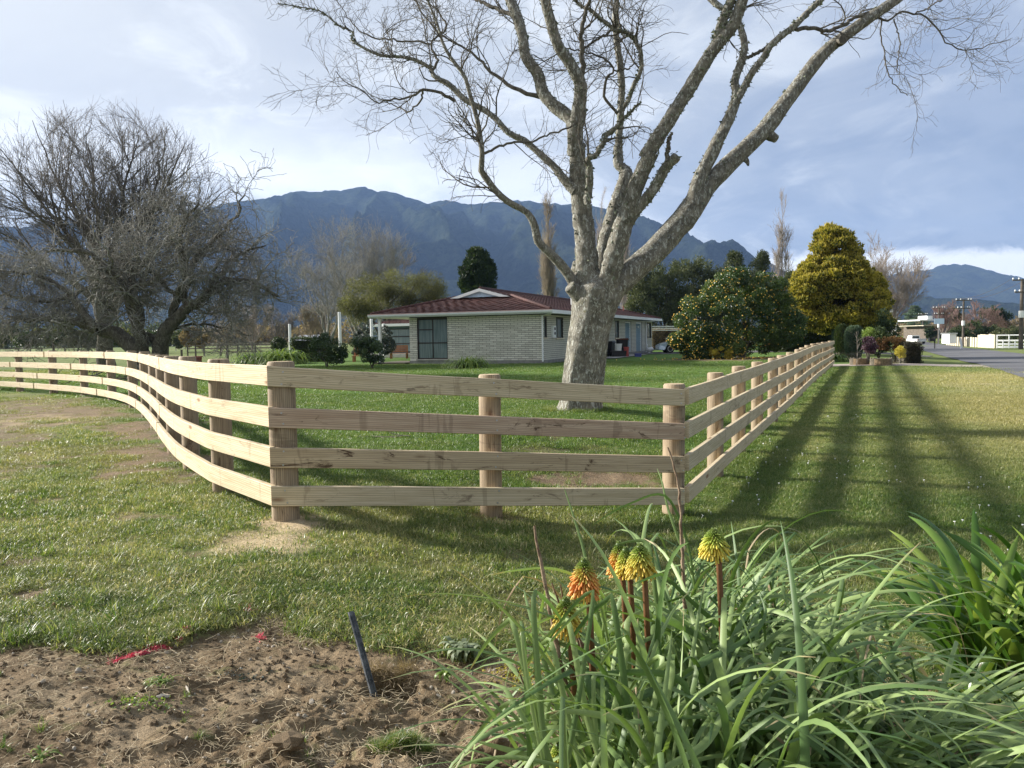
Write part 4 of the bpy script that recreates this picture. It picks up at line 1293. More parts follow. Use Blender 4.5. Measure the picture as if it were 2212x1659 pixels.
LB5 = limb([(880, 255), (800, 240), (700, 235), (620, 225), (540, 215), (450, 160), (370, 60), (330, -10)], [5, 5, 4.5, 4, 4, 3, 2.2, 1.6], 1.2, 2.2, c6)
LB6 = limb([(650, 325), (655, 250), (660, 180), (690, 165)], [3, 2.6, 2, 1.5], 1.0, 1.4, c6)
LX = limb([(1190, 888), (1260, 850), (1370, 825), (1480, 810), (1560, 780), (1660, 745), (1740, 700)], [6, 5.5, 5, 4.5, 4, 4, 3], -0.75, -0.4, c6)
LY = limb([(1180, 860), (1120, 760), (1060, 680), (1035, 620)], [4, 4, 3.5, 2.5], -0.8, -1.1, c6)
LC = limb([(640, 860), (605, 740), (600, 640), (590, 500), (570, 350), (555, 180), (545, 20), (545, -60)], [66, 58, 52, 48, 45, 42, 36, 34], 0, 0.1, c4)
LC0 = limb([(1716, 880), (1712, 760), (1690, 690), (1620, 635), (1530, 540), (1500, 430), (1430, 330), (1410, 200), (1380, 100), (1340, 0), (1320, -60)], [34, 34, 33, 30, 28, 26, 25, 24, 24, 24, 23], 0.08, 0.9, c6)
LC2 = limb([(1716, 900), (1716, 760), (1735, 650), (1745, 560), (1740, 470), (1680, 360), (1620, 270), (1580, 150), (1540, 0), (1525, -60)], [36, 36, 34, 30, 27, 25, 24, 22, 21, 20], 0.08, -0.6, c6)
LC3 = limb([(1752, 480), (1758, 380), (1755, 280), (1748, 200), (1770, 80), (1800, 0), (1810, -50)], [13, 12, 11, 10, 8, 7, 6], -0.1, -0.7, c6)
LC4 = limb([(1790, 1180), (1795, 1060), (1800, 980), (1790, 920), (1830, 900), (1870, 830), (1900, 780), (1943, 745), (1990, 690), (2040, 640), (2090, 600)], [17, 17, 16, 15, 12, 11, 10, 9, 7, 6, 5], -0.3, -0.9, c6)
LC5 = limb([(1510, 560), (1430, 540), (1340, 500), (1280, 450), (1210, 400), (1150, 330), (1060, 270), (960, 210), (870, 130), (800, 20), (780, -40)], [11, 10, 9, 8, 7, 6, 5, 4.5, 4, 3, 2.4], 0.45, 1.2, c6)
LC6 = limb([(1375, 95), (1310, 70), (1240, 40), (1160, 5), (1100, -30)], [12, 10, 9, 8, 7], 0.85, 1.6, c6)
LD = limb([(700, 760), (715, 620), (755, 450), (800, 300), (850, 140), (845, 90), (800, 60), (797, 0), (795, -60)], [46, 44, 42, 38, 34, 24, 21, 19, 18], 0.45, 0.9, c4)
LD1 = limb([(225, 800), (222, 700), (228, 600), (237, 450), (230, 330), (212, 200), (203, 80), (212, 0), (215, -60)], [19, 18, 17, 16, 16, 15, 14, 12, 11], 0.9, 1.2, c7)
LD2 = limb([(236, 545), (262, 500), (290, 440), (325, 340), (330, 260), (300, 190), (280, 172), (200, 140), (100, 70), (30, 25), (-20, -20)], [10, 10, 10, 10, 10, 10, 11, 9, 8, 7, 6], 1.0, 0.0, c7)
LD3 = limb([(215, 560), (170, 510), (150, 460), (165, 380), (200, 345), (150, 290), (100, 268), (0, 245), (-60, 230)], [7, 7, 7, 6, 5, 5, 4, 3.5, 3], 1.0, 0.3, c7)
LD4 = limb([(200, 345), (270, 335), (300, 295), (300, 240)], [4, 4, 3, 2.5], 0.6, 0.5, c7)
LD5 = limb([(200, 140), (130, 185), (50, 240), (30, 280)], [6, 5.5, 5, 4], 0.6, 0.2, c7)
LD6 = limb([(215, 600), (290, 560), (200, 610), (130, 680)], [6, 5, 5, 5], 1.0, 0.6, c7) if False else None
LE = limb([(715, 900), (745, 760), (780, 620), (830, 450), (870, 340), (905, 230), (955, 100), (1015, -20)], [54, 50, 46, 42, 38, 34, 33, 32], -0.15, -0.7, c4)
LE1 = limb([(350, 780), (430, 650), (540, 480), (620, 350), (690, 240), (780, 130), (830, 0), (845, -60)], [32, 31, 29, 27, 26, 24, 22, 21], -0.65, -1.4, c7)
LE2 = limb([(690, 250), (715, 150), (745, 70), (775, 0), (790, -50)], [19, 19, 18, 17, 16], -1.05, -1.3, c7)
LE3 = limb([(840, 460), (930, 330), (1020, 220), (1100, 80), (1165, 12)], [24, 24, 23, 22, 21], -0.4, -0.9, c4)
LE4 = limb([(460, 790), (462, 740), (470, 690), (482, 650)], [10, 9, 8, 6], -0.9, -1.0, c7)
LF = limb([(120, 1480), (215, 1400), (310, 1310), (400, 1230), (480, 1140), (560, 1050), (620, 955), (700, 870), (820, 750), (950, 620), (1080, 450), (1200, 290), (1300, 200), (1450, 90), (1580, 0), (1660, -60)],
          [52, 56, 56, 56, 55, 55, 52, 43, 40, 38, 34, 31, 26, 26, 23, 21], -0.1, 1.0, c7)
LF2 = limb([(585, 1010), (610, 900), (680, 750), (760, 590), (800, 470), (790, 400), (825, 300), (840, 220), (825, 150), (800, 90), (760, 60), (700, 20), (670, -10)], [36, 32, 31, 26, 20, 18, 18, 16, 14, 12, 13, 14, 14], 0.2, 0.5, c7)
LF3 = limb([(785, 520), (830, 440), (880, 350), (935, 280), (975, 215), (1080, 130), (1150, 60), (1215, 0), (1260, -50)], [18, 17, 16, 15, 15, 14, 13, 12, 11], 0.25, 0.1, c7)
LF4 = limb([(850, 285), (910, 255), (975, 215)], [8, 8, 9], 0.4, 0.2, c7)
LF5 = limb([(1085, 140), (1180, 140), (1250, 152), (1330, 120), (1390, 80), (1470, 60)], [10, 9, 8, 8, 8, 8], 0.15, 0.9, c7)
LF6 = limb([(1490, 82), (1520, 98), (1560, 98), (1600, 62), (1680, 65), (1730, 85), (1775, 130), (1800, 165), (1830, 210), (1900, 240), (1980, 240), (2060, 215), (2140, 195)], [6, 5.5, 5, 5, 4.5, 4, 4, 3.6, 3.2, 3, 2.4, 2, 1.4], 0.9, 1.6, c7)
LF7 = limb([(1512, 100), (1508, 180), (1530, 280), (1540, 350), (1580, 420), (1640, 470)], [4, 3.4, 3, 3, 2.4, 1.6], 0.9, 1.0, c7)
LF8 = limb([(1572, 95), (1600, 190), (1593, 290), (1590, 360)], [3.6, 3, 2.6, 1.6], 0.9, 1.2, c7)
LF9 = limb([(1680, 65), (1740, 40), (1780, 10), (1850, -20)], [3.6, 3.2, 3, 2], 1.1, 1.5, c7)
ST1 = limb([(930, 640), (965, 665), (990, 680)], [30, 25, 20], 0.6, 0.5, c7)
ST2 = limb([(830, 770), (850, 790), (858, 812)], [18, 12, 5], 0.5, 0.4, c7)
ST3 = (np.array([W3(1272, 655, TY - .1), W3(1246, 632, TY - .15), W3(1232, 620, TY - 0.2)]), np.array([44, 34, 27]) * K * .5)
ST4 = (np.array([W3(1262, 640, TY), W3(1248, 600, TY + 0.1), W3(1247, 565, TY + .15)]), np.array([40, 34, 20]) * K * .5)
majors = [LA, LB, LC, LC0, LC2, LD, LD1, LE, LE1, LE2, LE3, LF, LF2, LF3]
minors = [LB2, LB3, LB4, LB5, LB6, LX, LY, LC3, LC4, LC5, LC6, LD2, LD3, LD4, LD5, LE4, LF4, LF5, LF6, LF7, LF8, LF9]
def knobby(P, R, amp):
    """bark unevenness for a batch of thick limbs"""
    return P, R * (1 + (rng.random(R.shape) - 0.5) * amp)
for nm, L in [('limb', m) for m in majors] + [('stub', m) for m in (ST1, ST2, ST3, ST4)]:
    P, R = traced([L], 44 if nm == 'limb' else 8)
    # bark lumps
    S_ = 20
    me = tubes([(P, R, S_)], nm)
    co = np.zeros(len(me.vertices) * 3, dtype=np.float32); me.vertices.foreach_get('co', co); co = co.reshape(-1, 3)
    ctr = np.repeat(P[0], S_, axis=0); dv = co - ctr
    j = np.tile(np.arange(S_), len(P[0])); i_ = np.repeat(np.arange(len(P[0])), S_)
    nzv = (fbm(j * 0.9 + 5, i_ * 0.9, 3, 2) - 0.5) * 0.22 + (fbm(j * 0.33 + 9, i_ * 0.45, 3, 5) - 0.5) * 0.30
    nzv[j == 0] = nzv[j == S_ - 1]
    co = ctr + dv * (1 + nzv)[:, None]
    me.vertices.foreach_set('co', co.ravel().astype(np.float32))
    # end cap
    mb = None
    link(nm, me, MAT['bark'], big)
for L in minors:
    P, R = traced([L], 26, 0.012)
    link('branch', tubes([(P, R, 8)], 'branch'), MAT['bark' if L is LC4 or L is LD2 else 'twig'], big)
# saw cut ends
for L in (LE3, ST1, ST3):
    P, R = L; e = Vector(P[-1]); d = Vector(P[-1] - P[-2]).normalized()
    MB().tube([e - d * 0.03, e + d * 0.02, e + d * 0.035], [R[-1] * 1.03, R[-1] * 1.0, R[-1] * 0.8], 16).build('cut_end', MAT['bark'], big)
e = Vector(at(*c7(1300, 208), TY + 0.75)); MB().tube([e + Vector((0, -0.05, 0)), e + Vector((0.01, -0.20, -0.02))], [0.10, 0.085], 14).build('knot', MAT['twig'], big)
# twigs
Pm, Rm = traced([L for L in minors if L is not LE4 and L is not LF4] + [LA, LB], 26)
Pk, Rk = traced([(LC0[0][3:], LC0[1][3:]), (LC2[0][3:], LC2[1][3:]), (LD1[0][2:], LD1[1][2:]), (LD2[0], LD2[1]), (LE1[0][4:], LE1[1][4:]), (LC[0][4:], LC[1][4:])], 26)
tw = []
def cull(P, R, top=-60):
    u, v = topx(P[:, 0, 0], P[:, 0, 1], P[:, 0, 2])
    k_ = (v > top) & (u > -200) & (u < 2400)
    return P[k_], R[k_]
# second-order branches on slim limbs
B1, b1 = grow(Pm, np.minimum(Rm, 0.035), 125, 1.5, (28, 62), 0.25, 9, 0.22, 0.06, 0.5, 0.3, 0.0045, 0.35)
B1b, b1b = grow(Pk, np.minimum(Rk, 0.03), 40, 1.1, (45, 80), 0.05, 9, 0.24, 0.05, 0.45, 0.3, 0.004, 0.2)
B1 = np.concatenate([B1, B1b]); b1 = np.concatenate([b1, b1b])
B2, b2 = grow(B1, b1, 950, 0.85, (25, 60), 0.1, 7, 0.24, 0.03, 0.6, 0.45, 0.0034, 0.35)
B2b, b2b = grow(Pm, np.minimum(Rm, 0.012), 260, 0.7, (30, 70), 0.3, 7, 0.24, 0.03, 0.5, 0.45, 0.0034, 0.3)
B2 = np.concatenate([B2, B2b]); b2 = np.concatenate([b2, b2b])
B3, b3 = grow(B2, b2, 2500, 0.42, (25, 60), 0.15, 5, 0.22, 0.03, 0.7, 0.6, 0.0028, 0.4)
cr2 = [(B1, b1, 5), (B2, b2, 4), (B3, b3, 3)]
o = link('twigs', tubes(cr2, 'twigs'), MAT['twig'], big); tag(o, kind='stuff')
# lichen tufts along the limbs
def lichen(n, Ps, Rs):
    B, N, _ = Ps.shape
    i = rng.integers(0, B, n); f = rng.random(n) * (N - 1); k_ = f.astype(int); fr_ = (f - k_)[:, None]
    p = Ps[i, k_] * (1 - fr_) + Ps[i, np.minimum(k_ + 1, N - 1)] * fr_
    r = Rs[i, k_]
    d = unit(rng.normal(size=(n, 3)))
    c = p + d * r[:, None] * 0.98
    V = []; 
    for q in range(3):
        V.append(c + rng.normal(size=(n, 3)) * 0.022)
    V.append(c + d * rng.uniform(0.01, 0.045, (n, 1)))
    V = np.stack(V, 1).reshape(-1, 3); b = np.arange(n)[:, None] * 4
    Fs = np.concatenate([b + np.array([[0, 1, 3]]), b + np.array([[1, 2, 3]]), b + np.array([[2, 0, 3]])])
    return npmesh('lichen', V, Fs)
MAT['lichen'] = simple('grey_green_lichen', (0.17, 0.19, 0.13), 0.95, 0.35, 9.0, 0.2)
Pt, Rt = traced([L for L in majors if L is not LA] + [LC4, LD2], 40)
tag(link('lichen', lichen(5200, Pt, Rt), MAT['lichen'], big), kind='stuff')

# ---------------------------------------------------------------- generic leafless tree
def vase(name, base, H, W, label, mat, trunk_r=0.3, stems=5, lean=0.25, n=(40, 260, 1400, 5000), fork=0.22, seed=1, twmat=None, wig=0.09, up=0.10, ang=(16, 38), group=None, rm=0.006, tl=0.34, shape=None):
    """fan-shaped winter tree of height H"""
    root = wempty(name, base, label, 'tree', group)
    b = np.array(base, float)
    P0, R0_ = [], []
    tt = np.linspace(0, 1, 10)
    for s_ in range(stems):
        a = 2 * math.pi * (s_ + rng.random() * 0.6) / stems
        out = (0.25 + 0.75 * rng.random()) * W * 0.5
        hh = H * rng.uniform(0.72, 0.92) * (1 - 0.15 * out / (W * 0.5))
        k_ = np.clip((tt - fork) / (1 - fork), 0, 1)
        r_out = out * k_ ** 0.8
        pts = np.stack([b[0] + math.cos(a) * r_out, b[1] + math.sin(a) * r_out * 0.8, b[2] - 0.1 + tt * hh], 1)
        pts[2:] += rng.normal(size=(8, 3)) * wig * H * 0.06
        P0.append(pts); R0_.append(np.where(tt <= fork, trunk_r * (1.15 - tt), trunk_r * 0.55 * (1.02 - k_)) + 0.01)
    P0, R0_ = np.array(P0), np.array(R0_)
    g = [(P0, R0_, 9)]
    tr = link('trunk', tubes(g, 'trunk'), mat, root)
    A, a_ = grow(P0, R0_, n[0], H * tl, ang, 0.25, 9, wig, up, 0.5, 0.25, rm * 1.6, 0.4)
    Bq, bq = grow(A, a_, n[1], H * 0.20, ang, 0.15, 7, wig * 1.2, up, 0.6, 0.35, rm * 1.2, 0.35)
    Cq, cq = grow(Bq, bq, n[2], H * 0.115, ang, 0.15, 5, wig * 1.3, up, 0.65, 0.5, rm, 0.35)
    parts = [(A, a_, 5), (Bq, bq, 4), (Cq, cq, 3)]
    if n[3]:
        D, d_ = grow(Cq, cq, n[3], H * 0.065, ang, 0.2, 4, wig * 1.4, up, 0.8, 0.6, rm * 0.8, 0.3)
        parts.append((D, d_, 3))
    if shape:
        parts = [(P_, R__, S_) for (P_, R__, S_) in parts]
    c = link('crown', tubes(parts, 'crown'), twmat or mat, root)
    return root

# back fan tree on the left
B0 = at(217, 745, 45); B0[2] = -0.05
fan = wempty('bare_tree', tuple(B0), 'tall fan-shaped leafless tree standing behind the low gnarled tree at far left', 'tree')
def LL(pts, ws, Y0, Y1, kk):
    n = len(pts)
    return (np.array([at(x, y, Y0 + (Y1 - Y0) * i / (n - 1)) for i, (x, y) in enumerate(pts)]), np.array(ws) * kk * 0.5)
kk = 45 / FPX
fl = [([(232, 800), (230, 760), (222, 700), (205, 640), (180, 560), (120, 500), (60, 450), (0, 400)], [40, 36, 34, 26, 18, 14, 9, 5]),
      ([(222, 700), (215, 620), (205, 540), (170, 470), (130, 400), (90, 320), (70, 260)], [30, 24, 18, 12, 9, 6, 3]),
      ([(224, 700), (222, 620), (215, 540), (210, 450), (200, 380), (190, 320), (185, 280)], [28, 22, 16, 11, 8, 5, 3]),
      ([(222, 690), (235, 620), (250, 540), (262, 460), (270, 390), (290, 330), (300, 290)], [30, 24, 18, 12, 9, 6, 3]),
      ([(224, 690), (245, 620), (275, 550), (310, 480), (350, 420), (380, 360), (400, 310)], [30, 26, 20, 14, 9, 6, 3]),
      ([(226, 690), (260, 630), (310, 570), (370, 510), (420, 470), (470, 430), (505, 400)], [30, 24, 18, 13, 9, 6, 3]),
      ([(222, 690), (195, 640), (130, 590), (60, 540), (0, 500), (-60, 470)], [24, 18, 13, 9, 6, 4]),
      ([(224, 690), (270, 640), (340, 600), (420, 560), (480, 530), (530, 520)], [22, 18, 13, 9, 6, 3]),
      ([(210, 600), (160, 520), (90, 440), (30, 360), (-20, 300)], [14, 11, 8, 5, 3]),
      ([(275, 550), (320, 450), (350, 350), (360, 280)], [12, 9, 6, 3])]
Pf, Rf = traced([LL(p, w_, 45, 45 + 6 * (rng.random() - 0.5), kk) for p, w_ in fl], 14, 0.06)
link('trunk', tubes([(Pf, Rf * np.linspace(1, 0.35, Rf.shape[1])[None], 9)], 'trunk'), MAT['barkdark'], fan)
Rf = Rf * np.linspace(1, 0.35, Rf.shape[1])[None]
A, a_ = dome(*grow(Pf, np.minimum(Rf, 0.11), 300, 4.6, (22, 58), 0.25, 9, 0.09, 0.05, 0.5, 0.2, 0.014, 0.4), 195, 520, 335, 290)
Bq, bq = dome(*grow(A, a_, 1900, 2.3, (18, 45), 0.15, 7, 0.08, 0.05, 0.6, 0.4, 0.010, 0.4), 195, 520, 338, 298, .06)
Cq, cq = dome(*grow(Bq, bq, 9500, 1.2, (16, 45), 0.15, 5, 0.10, 0.04, 0.7, 0.5, 0.0065, 0.35), 195, 520, 345, 308, .06)
link('crown', tubes([(A, a_, 5), (Bq, bq, 4), (Cq, cq, 3)], 'crown'), MAT['twigbrown'], fan)

# low gnarled tree in front of it
G0 = at(320, 770, 31); G0[2] = 0.0
gn = wempty('gnarled_tree', tuple(G0), 'low wide gnarled leafless tree with tangled grey twigs, left of the house', 'tree')
kk = 31 / FPX
gl = [([(318, 835), (312, 800), (300, 760), (275, 735), (235, 718), (195, 705), (160, 692), (110, 690), (60, 690), (15, 684)], [46, 40, 38, 34, 30, 26, 19, 13, 9, 5]),
      ([(330, 835), (336, 800), (342, 760), (352, 720), (375, 690), (405, 668), (440, 640), (470, 615), (505, 600), (550, 612), (600, 640)], [44, 40, 34, 30, 27, 23, 18, 14, 11, 9, 6]),
      ([(312, 790), (306, 750), (300, 700), (285, 650), (250, 600), (210, 560), (160, 540), (100, 545)], [34, 30, 24, 19, 15, 12, 8, 4]),
      ([(342, 760), (330, 730), (300, 728), (285, 690), (275, 640), (290, 580), (310, 520), (330, 470)], [22, 18, 16, 14, 12, 9, 7, 4]),
      ([(375, 690), (382, 650), (395, 610), (400, 570), (390, 530), (400, 480), (430, 440)], [20, 16, 14, 12, 9, 7, 4]),
      ([(405, 665), (398, 640), (410, 600), (420, 560), (450, 530), (480, 500), (510, 470), (530, 420)], [16, 13, 12, 11, 9, 7, 5, 3]),
      ([(215, 712), (185, 690), (170, 655), (140, 625), (95, 600), (50, 590), (0, 585)], [20, 17, 14, 11, 8, 6, 4]),
      ([(235, 600), (200, 620), (140, 640), (80, 650), (20, 640), (-30, 630)], [12, 10, 8, 6, 5, 3]),
      ([(440, 640), (470, 600), (500, 560), (540, 540), (575, 530)], [11, 9, 7, 5, 3]),
      ([(350, 725), (400, 705), (450, 700), (500, 712), (540, 725)], [8, 6, 5, 3.5, 2]),
      ([(380, 640), (340, 600), (310, 570), (260, 550), (220, 500)], [10, 9, 7, 5, 3])]
Pg, Rg = traced([LL(p, w_, 31, 31 + (4.5 * (rng.random() - 0.5) if i > 1 else (0.8, -1.0)[i]), kk) for i, (p, w_) in enumerate(gl)], 18, 0.05)
link('trunk', tubes([(Pg[:2], Rg[:2], 14)], 'trunk'), MAT['barkdark'], gn)
tag(link('branches', tubes([(Pg[2:], Rg[2:], 9)], 'branches'), MAT['barkdark'], gn))
A, a_ = grow(Pg, np.minimum(Rg, 0.12), 190, 2.7, (35, 80), 0.3, 10, 0.30, 0.05, 0.5, 0.25, 0.018, 0.35, droop=0.10)
Bq, bq = grow(A, a_, 2200, 1.25, (35, 80), 0.1, 8, 0.33, 0.02, 0.6, 0.4, 0.010, 0.3)
Cq, cq = dome(*grow(Bq, bq, 13000, 0.6, (30, 80), 0.1, 5, 0.35, 0.0, 0.7, 0.5, 0.007, 0.3), 270, 610, 330, 200)
k_ = Cq[:, 0, 2] > 1.0
link('crown', tubes([(A, a_, 6), (Bq, bq, 4), (Cq[k_], cq[k_], 3)], 'crown'), MAT['twiggrey'], gn)
# its fallen prunings on the grass
FB = at(270, 830, 27)
def brushpile(name, c, label, cat, n, L, mat, rr=0.012, spread=1.0, grp=None, k2=60):
    P = []
    for i in range(n):
        a = rng.uniform(0, 2 * math.pi)
        p = np.array([c[0] + rng.normal() * spread * 0.5, c[1] + rng.normal() * spread * 0.3, float(terr(c[0], c[1])) + rng.uniform(0.02, 0.25) * L])
        d = np.array([math.cos(a), math.sin(a) * 0.6, rng.uniform(-0.1, 0.3)])
        pts = [p]
        for k in range(7):
            d = unit(d + rng.normal(size=3) * 0.25); p = p + d * L / 7; p[2] = max(p[2], float(terr(c[0], c[1])) + 0.02); pts.append(p)
        P.append(pts)
    P = np.array(P); R = rr * np.linspace(1, 0.4, 8)[None] * np.ones((n, 1))
    A, a_ = grow(P, R, k2, L * 0.5, (30, 70), 0.1, 5, 0.25, -0.02, 0.6, 0.5, rr * 0.4, 0.3)
    A[:, :, 2] = np.maximum(A[:, :, 2], float(terr(c[0], c[1])) + 0.01)
    o = link(name, tubes([(P, R, 5), (A, a_, 4)], name), mat)
    return tag(o, label, cat, grp)
brushpile('fallen_branch', FB, 'heap of dark dead branches lying on the paddock grass under the gnarled tree', 'branch', 12, 1.8, MAT['barkdark'], 0.025, 2.2, k2=90)
c_ = gr(895, 945)
brushpile('fallen_branch', c_, 'small pale fallen branch lying on the lawn behind the front fence', 'branch', 3, 0.75, MAT['twigpale'], 0.007, 0.18, k2=9)

# mid-distance leafless trees behind the house
t_ = at(775, 740, 95); vase('bare_tree', (t_[0], t_[1], 0.0), 16.2, 13.0, 'tall spreading grey leafless tree, its crown broad against the hills behind the olive-green tree', MAT['twiggrey'], 0.26, 10, n=(60, 420, 2000, 2200), fork=0.12, wig=0.16, twmat=MAT['twiggrey'], up=0.06, ang=(22, 48), rm=0.011, tl=0.26)
t_ = at(832, 740, 93); vase('bare_tree', (t_[0], t_[1], 0.0), 16.6, 5.2, 'slim upright grey leafless tree just right of the broad grey one', MAT['twiggrey'], 0.2, 5, n=(40, 300, 1300, 1300), fork=0.2, wig=0.12, twmat=MAT['twiggrey'], up=0.10, ang=(20, 40), rm=0.011, tl=0.24)
t_ = at(712, 740, 85); vase('bare_tree', (t_[0], t_[1], 0.0), 11.5, 9.0, 'spreading leafless tree with a broad brown crown, left of the tall upright one', MAT['twiggrey'], 0.2, 7, n=(50, 330, 1500, 1800), fork=0.15, wig=0.18, twmat=MAT['twiggrey'], rm=0.011, ang=(25, 50))
t_ = at(850, 720, 90); vase('bare_tree', (t_[0], t_[1], 0.0), 10.0, 7.5, 'thin leafless tree poking out right of the olive-green tree', MAT['twigpale'], 0.12, 6, n=(30, 160, 500, 0), fork=0.15, wig=0.13, twmat=MAT['twigpale'], rm=0.018)
t_ = at(545, 745, 120); vase('bare_tree', (t_[0], t_[1], 0.0), 6.6, 6.2, 'small round leafless tree in the far paddock with a pale trunk', MAT['twigpale'], 0.14, 8, n=(50, 320, 1500, 1500), fork=0.2, wig=0.08, twmat=MAT['twigpale'], rm=0.014)
t_ = at(606, 745, 150); vase('bare_tree', (t_[0], t_[1], 0.0), 7.0, 7.0, 'brown leafless bush tree between the paddock tree and the hedge', MAT['twigbrown'], 0.15, 9, n=(50, 320, 1500, 0), fork=0.1, wig=0.10, twmat=MAT['twigbrown'], rm=0.022)
t_ = at(472, 745, 150); vase('bare_tree', (t_[0], t_[1], 0.0), 5.2, 6.5, 'low pale leafless tree at the far edge of the paddock', MAT['twigpale'], 0.15, 9, n=(50, 300, 900, 0), fork=0.1, wig=0.10, twmat=MAT['twigpale'], rm=0.022)
t_ = at(682, 740, 110); vase('willow_tree', (t_[0], t_[1], 0.0), 6.5, 6.0, 'golden-brown twiggy willow behind the clipped hedge', MAT['twiggold'], 0.12, 9, n=(60, 420, 1800, 1500), fork=0.1, wig=0.10, twmat=MAT['twiggold'], rm=0.018)

# poplars: narrow columns
def poplar(x, Y, ytop, wd, label, twm, zb=0.0, n=(150, 1500, 2600)):
    t_ = at(x, 740, Y); base = (t_[0], Y, zb)
    H = at(x, ytop, Y)[2] - zb
    root = wempty('poplar_tree', base, label, 'tree', 'narrow leafless poplars behind the house')
    P0, R0_ = [], []
    tt = np.linspace(0, 1, 12)
    for s_ in range(5):
        a = rng.uniform(0, 6.28); o_ = wd * 0.18 * (1 if s_ else 0)
        pts = np.stack([base[0] + math.cos(a) * o_ * np.sin(tt * 2.6), base[1] + math.sin(a) * o_ * np.sin(tt * 2.6), base[2] + tt * H * (1 if s_ == 0 else rng.uniform(0.6, 0.9))], 1)
        pts[1:] += rng.normal(size=(11, 3)) * 0.05
        P0.append(pts); R0_.append((H * 0.012) * (1.02 - tt) * (1 if s_ == 0 else 0.6))
    P0, R0_ = np.array(P0), np.array(R0_)
    link('trunk', tubes([(P0, R0_, 7)], 'trunk'), twm, root)
    A, a_ = grow(P0, R0_, n[0], H * 0.17, (14, 30), 0.12, 6, 0.06, 0.22, 0.4, 0.3, 0.030, 0.45)
    Bq, bq = grow(A, a_, n[1], H * 0.075, (12, 32), 0.1, 4, 0.08, 0.15, 0.6, 0.5, 0.022, 0.3)
    Cq, cq = grow(Bq, bq, n[2], H * 0.045, (14, 40), 0.1, 3, 0.1, 0.1, 0.8, 0.6, 0.018, 0.3)
    link('crown', tubes([(A, a_, 4), (Bq, bq, 3), (Cq, cq, 3)], 'crown'), twm, root)
poplar(1187, 120, 448, 3.6, 'golden-brown columnar poplar rising over the roof left of the big trunk', MAT['twiggold'])
poplar(1300, 190, 440, 4.0, 'pale thin poplar seen between the two upright limbs of the big tree', MAT['twigpale'], n=(110, 900, 900))
poplar(1353, 170, 478, 5.0, 'pale poplar standing between the big tree\'s middle and right limbs', MAT['twigpale'], n=(110, 900, 1200))
poplar(1688, 150, 436, 4.4, 'tall pale poplar above the citrus tree, left of the golden conifer', MAT['twigpale'], -0.3, n=(120, 900, 900))
#@@SPLIT3
# ================================================================ leafy things
def leaves(c, d, size, asp=0.45, flat=0.0):
    """one diamond leaf per centre c, pointing along d"""
    n = len(c)
    d = unit(d); s_ = unit(np.cross(d, rng.normal(size=(n, 3))))
    size = np.broadcast_to(size, (n,))[:, None]
    nrm = np.cross(d, s_)
    V = np.stack([c - d * size * 0.5, c + s_ * size * asp * 0.5 + nrm * size * 0.06, c + d * size * 0.5, c - s_ * size * asp * 0.5 + nrm * size * 0.06], 1)
    F = np.arange(n)[:, None] * 4 + np.array([[0, 1, 2, 3]])
    r = rng.random(n)
    return V.reshape(-1, 3), F, np.repeat(r, 4), np.tile([0, .6, 1, .6], n)

def crown_pts(lumps, n, shell=0.55):
    """points near the surface of ellipsoid lumps (cx,cy,cz,rx,ry,rz); returns centre, outward dir, lump id"""
    L = np.array(lumps, float)
    area = (L[:, 3] * L[:, 5]); idx = rng.choice(len(L), n, p=area / area.sum())
    d = unit(rng.normal(size=(n, 3)))
    r = (shell + (1 - shell) * rng.random(n) ** 0.5) * (1 + rng.normal(size=n) * 0.05)
    p = L[idx, :3] + d * L[idx, 3:] * r[:, None]
    return p, unit(d / L[idx, 3:]), idx, r

def lumpy(c, R, n, s0, s1, zmin=-1.0, flat=1.0, seedless=False, squash=0.8):
    """small lumps spread over the surface of a big ellipsoid"""
    out = []
    d = unit(rng.normal(size=(n * 3, 3))); d = d[d[:, 2] > zmin][:n]
    for q in d:
        s_ = rng.uniform(s0, s1)
        k = rng.uniform(0.70, 0.98)
        out.append((c[0] + q[0] * R[0] * k, c[1] + q[1] * R[1] * k, c[2] + q[2] * R[2] * k, s_, s_, s_ * squash))
    return out

def leafy(name, base, label, cat, lumps, n, size, mat, group=None, asp=0.45, shell=0.5, stems=None, stemmat=None, up=0.3, dirout=0.6, core=None, part='foliage', single=False):
    root = wempty(name, tuple(base), label, cat, group)
    p, d, idx, r = crown_pts(lumps, n, shell)
    dr = unit(d * dirout + rng.normal(size=(n, 3)) * 0.7 + np.array([0, 0, up]))
    V, F, rn, tp = leaves(p, dr, size * rng.uniform(0.7, 1.3, n), asp)
    lr = rng.random(len(lumps))[idx]
    rn = np.repeat(0.55 * lr + 0.45 * rng.random(n), 4)
    o = link(part, npmesh(part, V, F, dict(rnd=rn, tip=tp)), mat, root)
    if core:
        # inner twigs so that the crown is not hollow
        for m_, cm in core:
            pass
    if stems is not None:
        link('trunk', tubes(stems, 'trunk'), stemmat or MAT['barkdark'], root)
    return root

def stemset(base, tops, r0_, n=8, jit=0.05):
    L = []
    for tpt in tops:
        b = np.array(base, float); e = np.array(tpt, float); m = (b + e) / 2 + rng.normal(size=3) * jit * np.linalg.norm(e - b)
        m[:2] = m[:2] * 0.7 + b[:2] * 0.3
        L.append((np.array([b, m, e]), np.array([r0_, r0_ * 0.7, r0_ * 0.3])))
    P, R = traced(L, n, 0.02)
    return [(P, R, 8)]

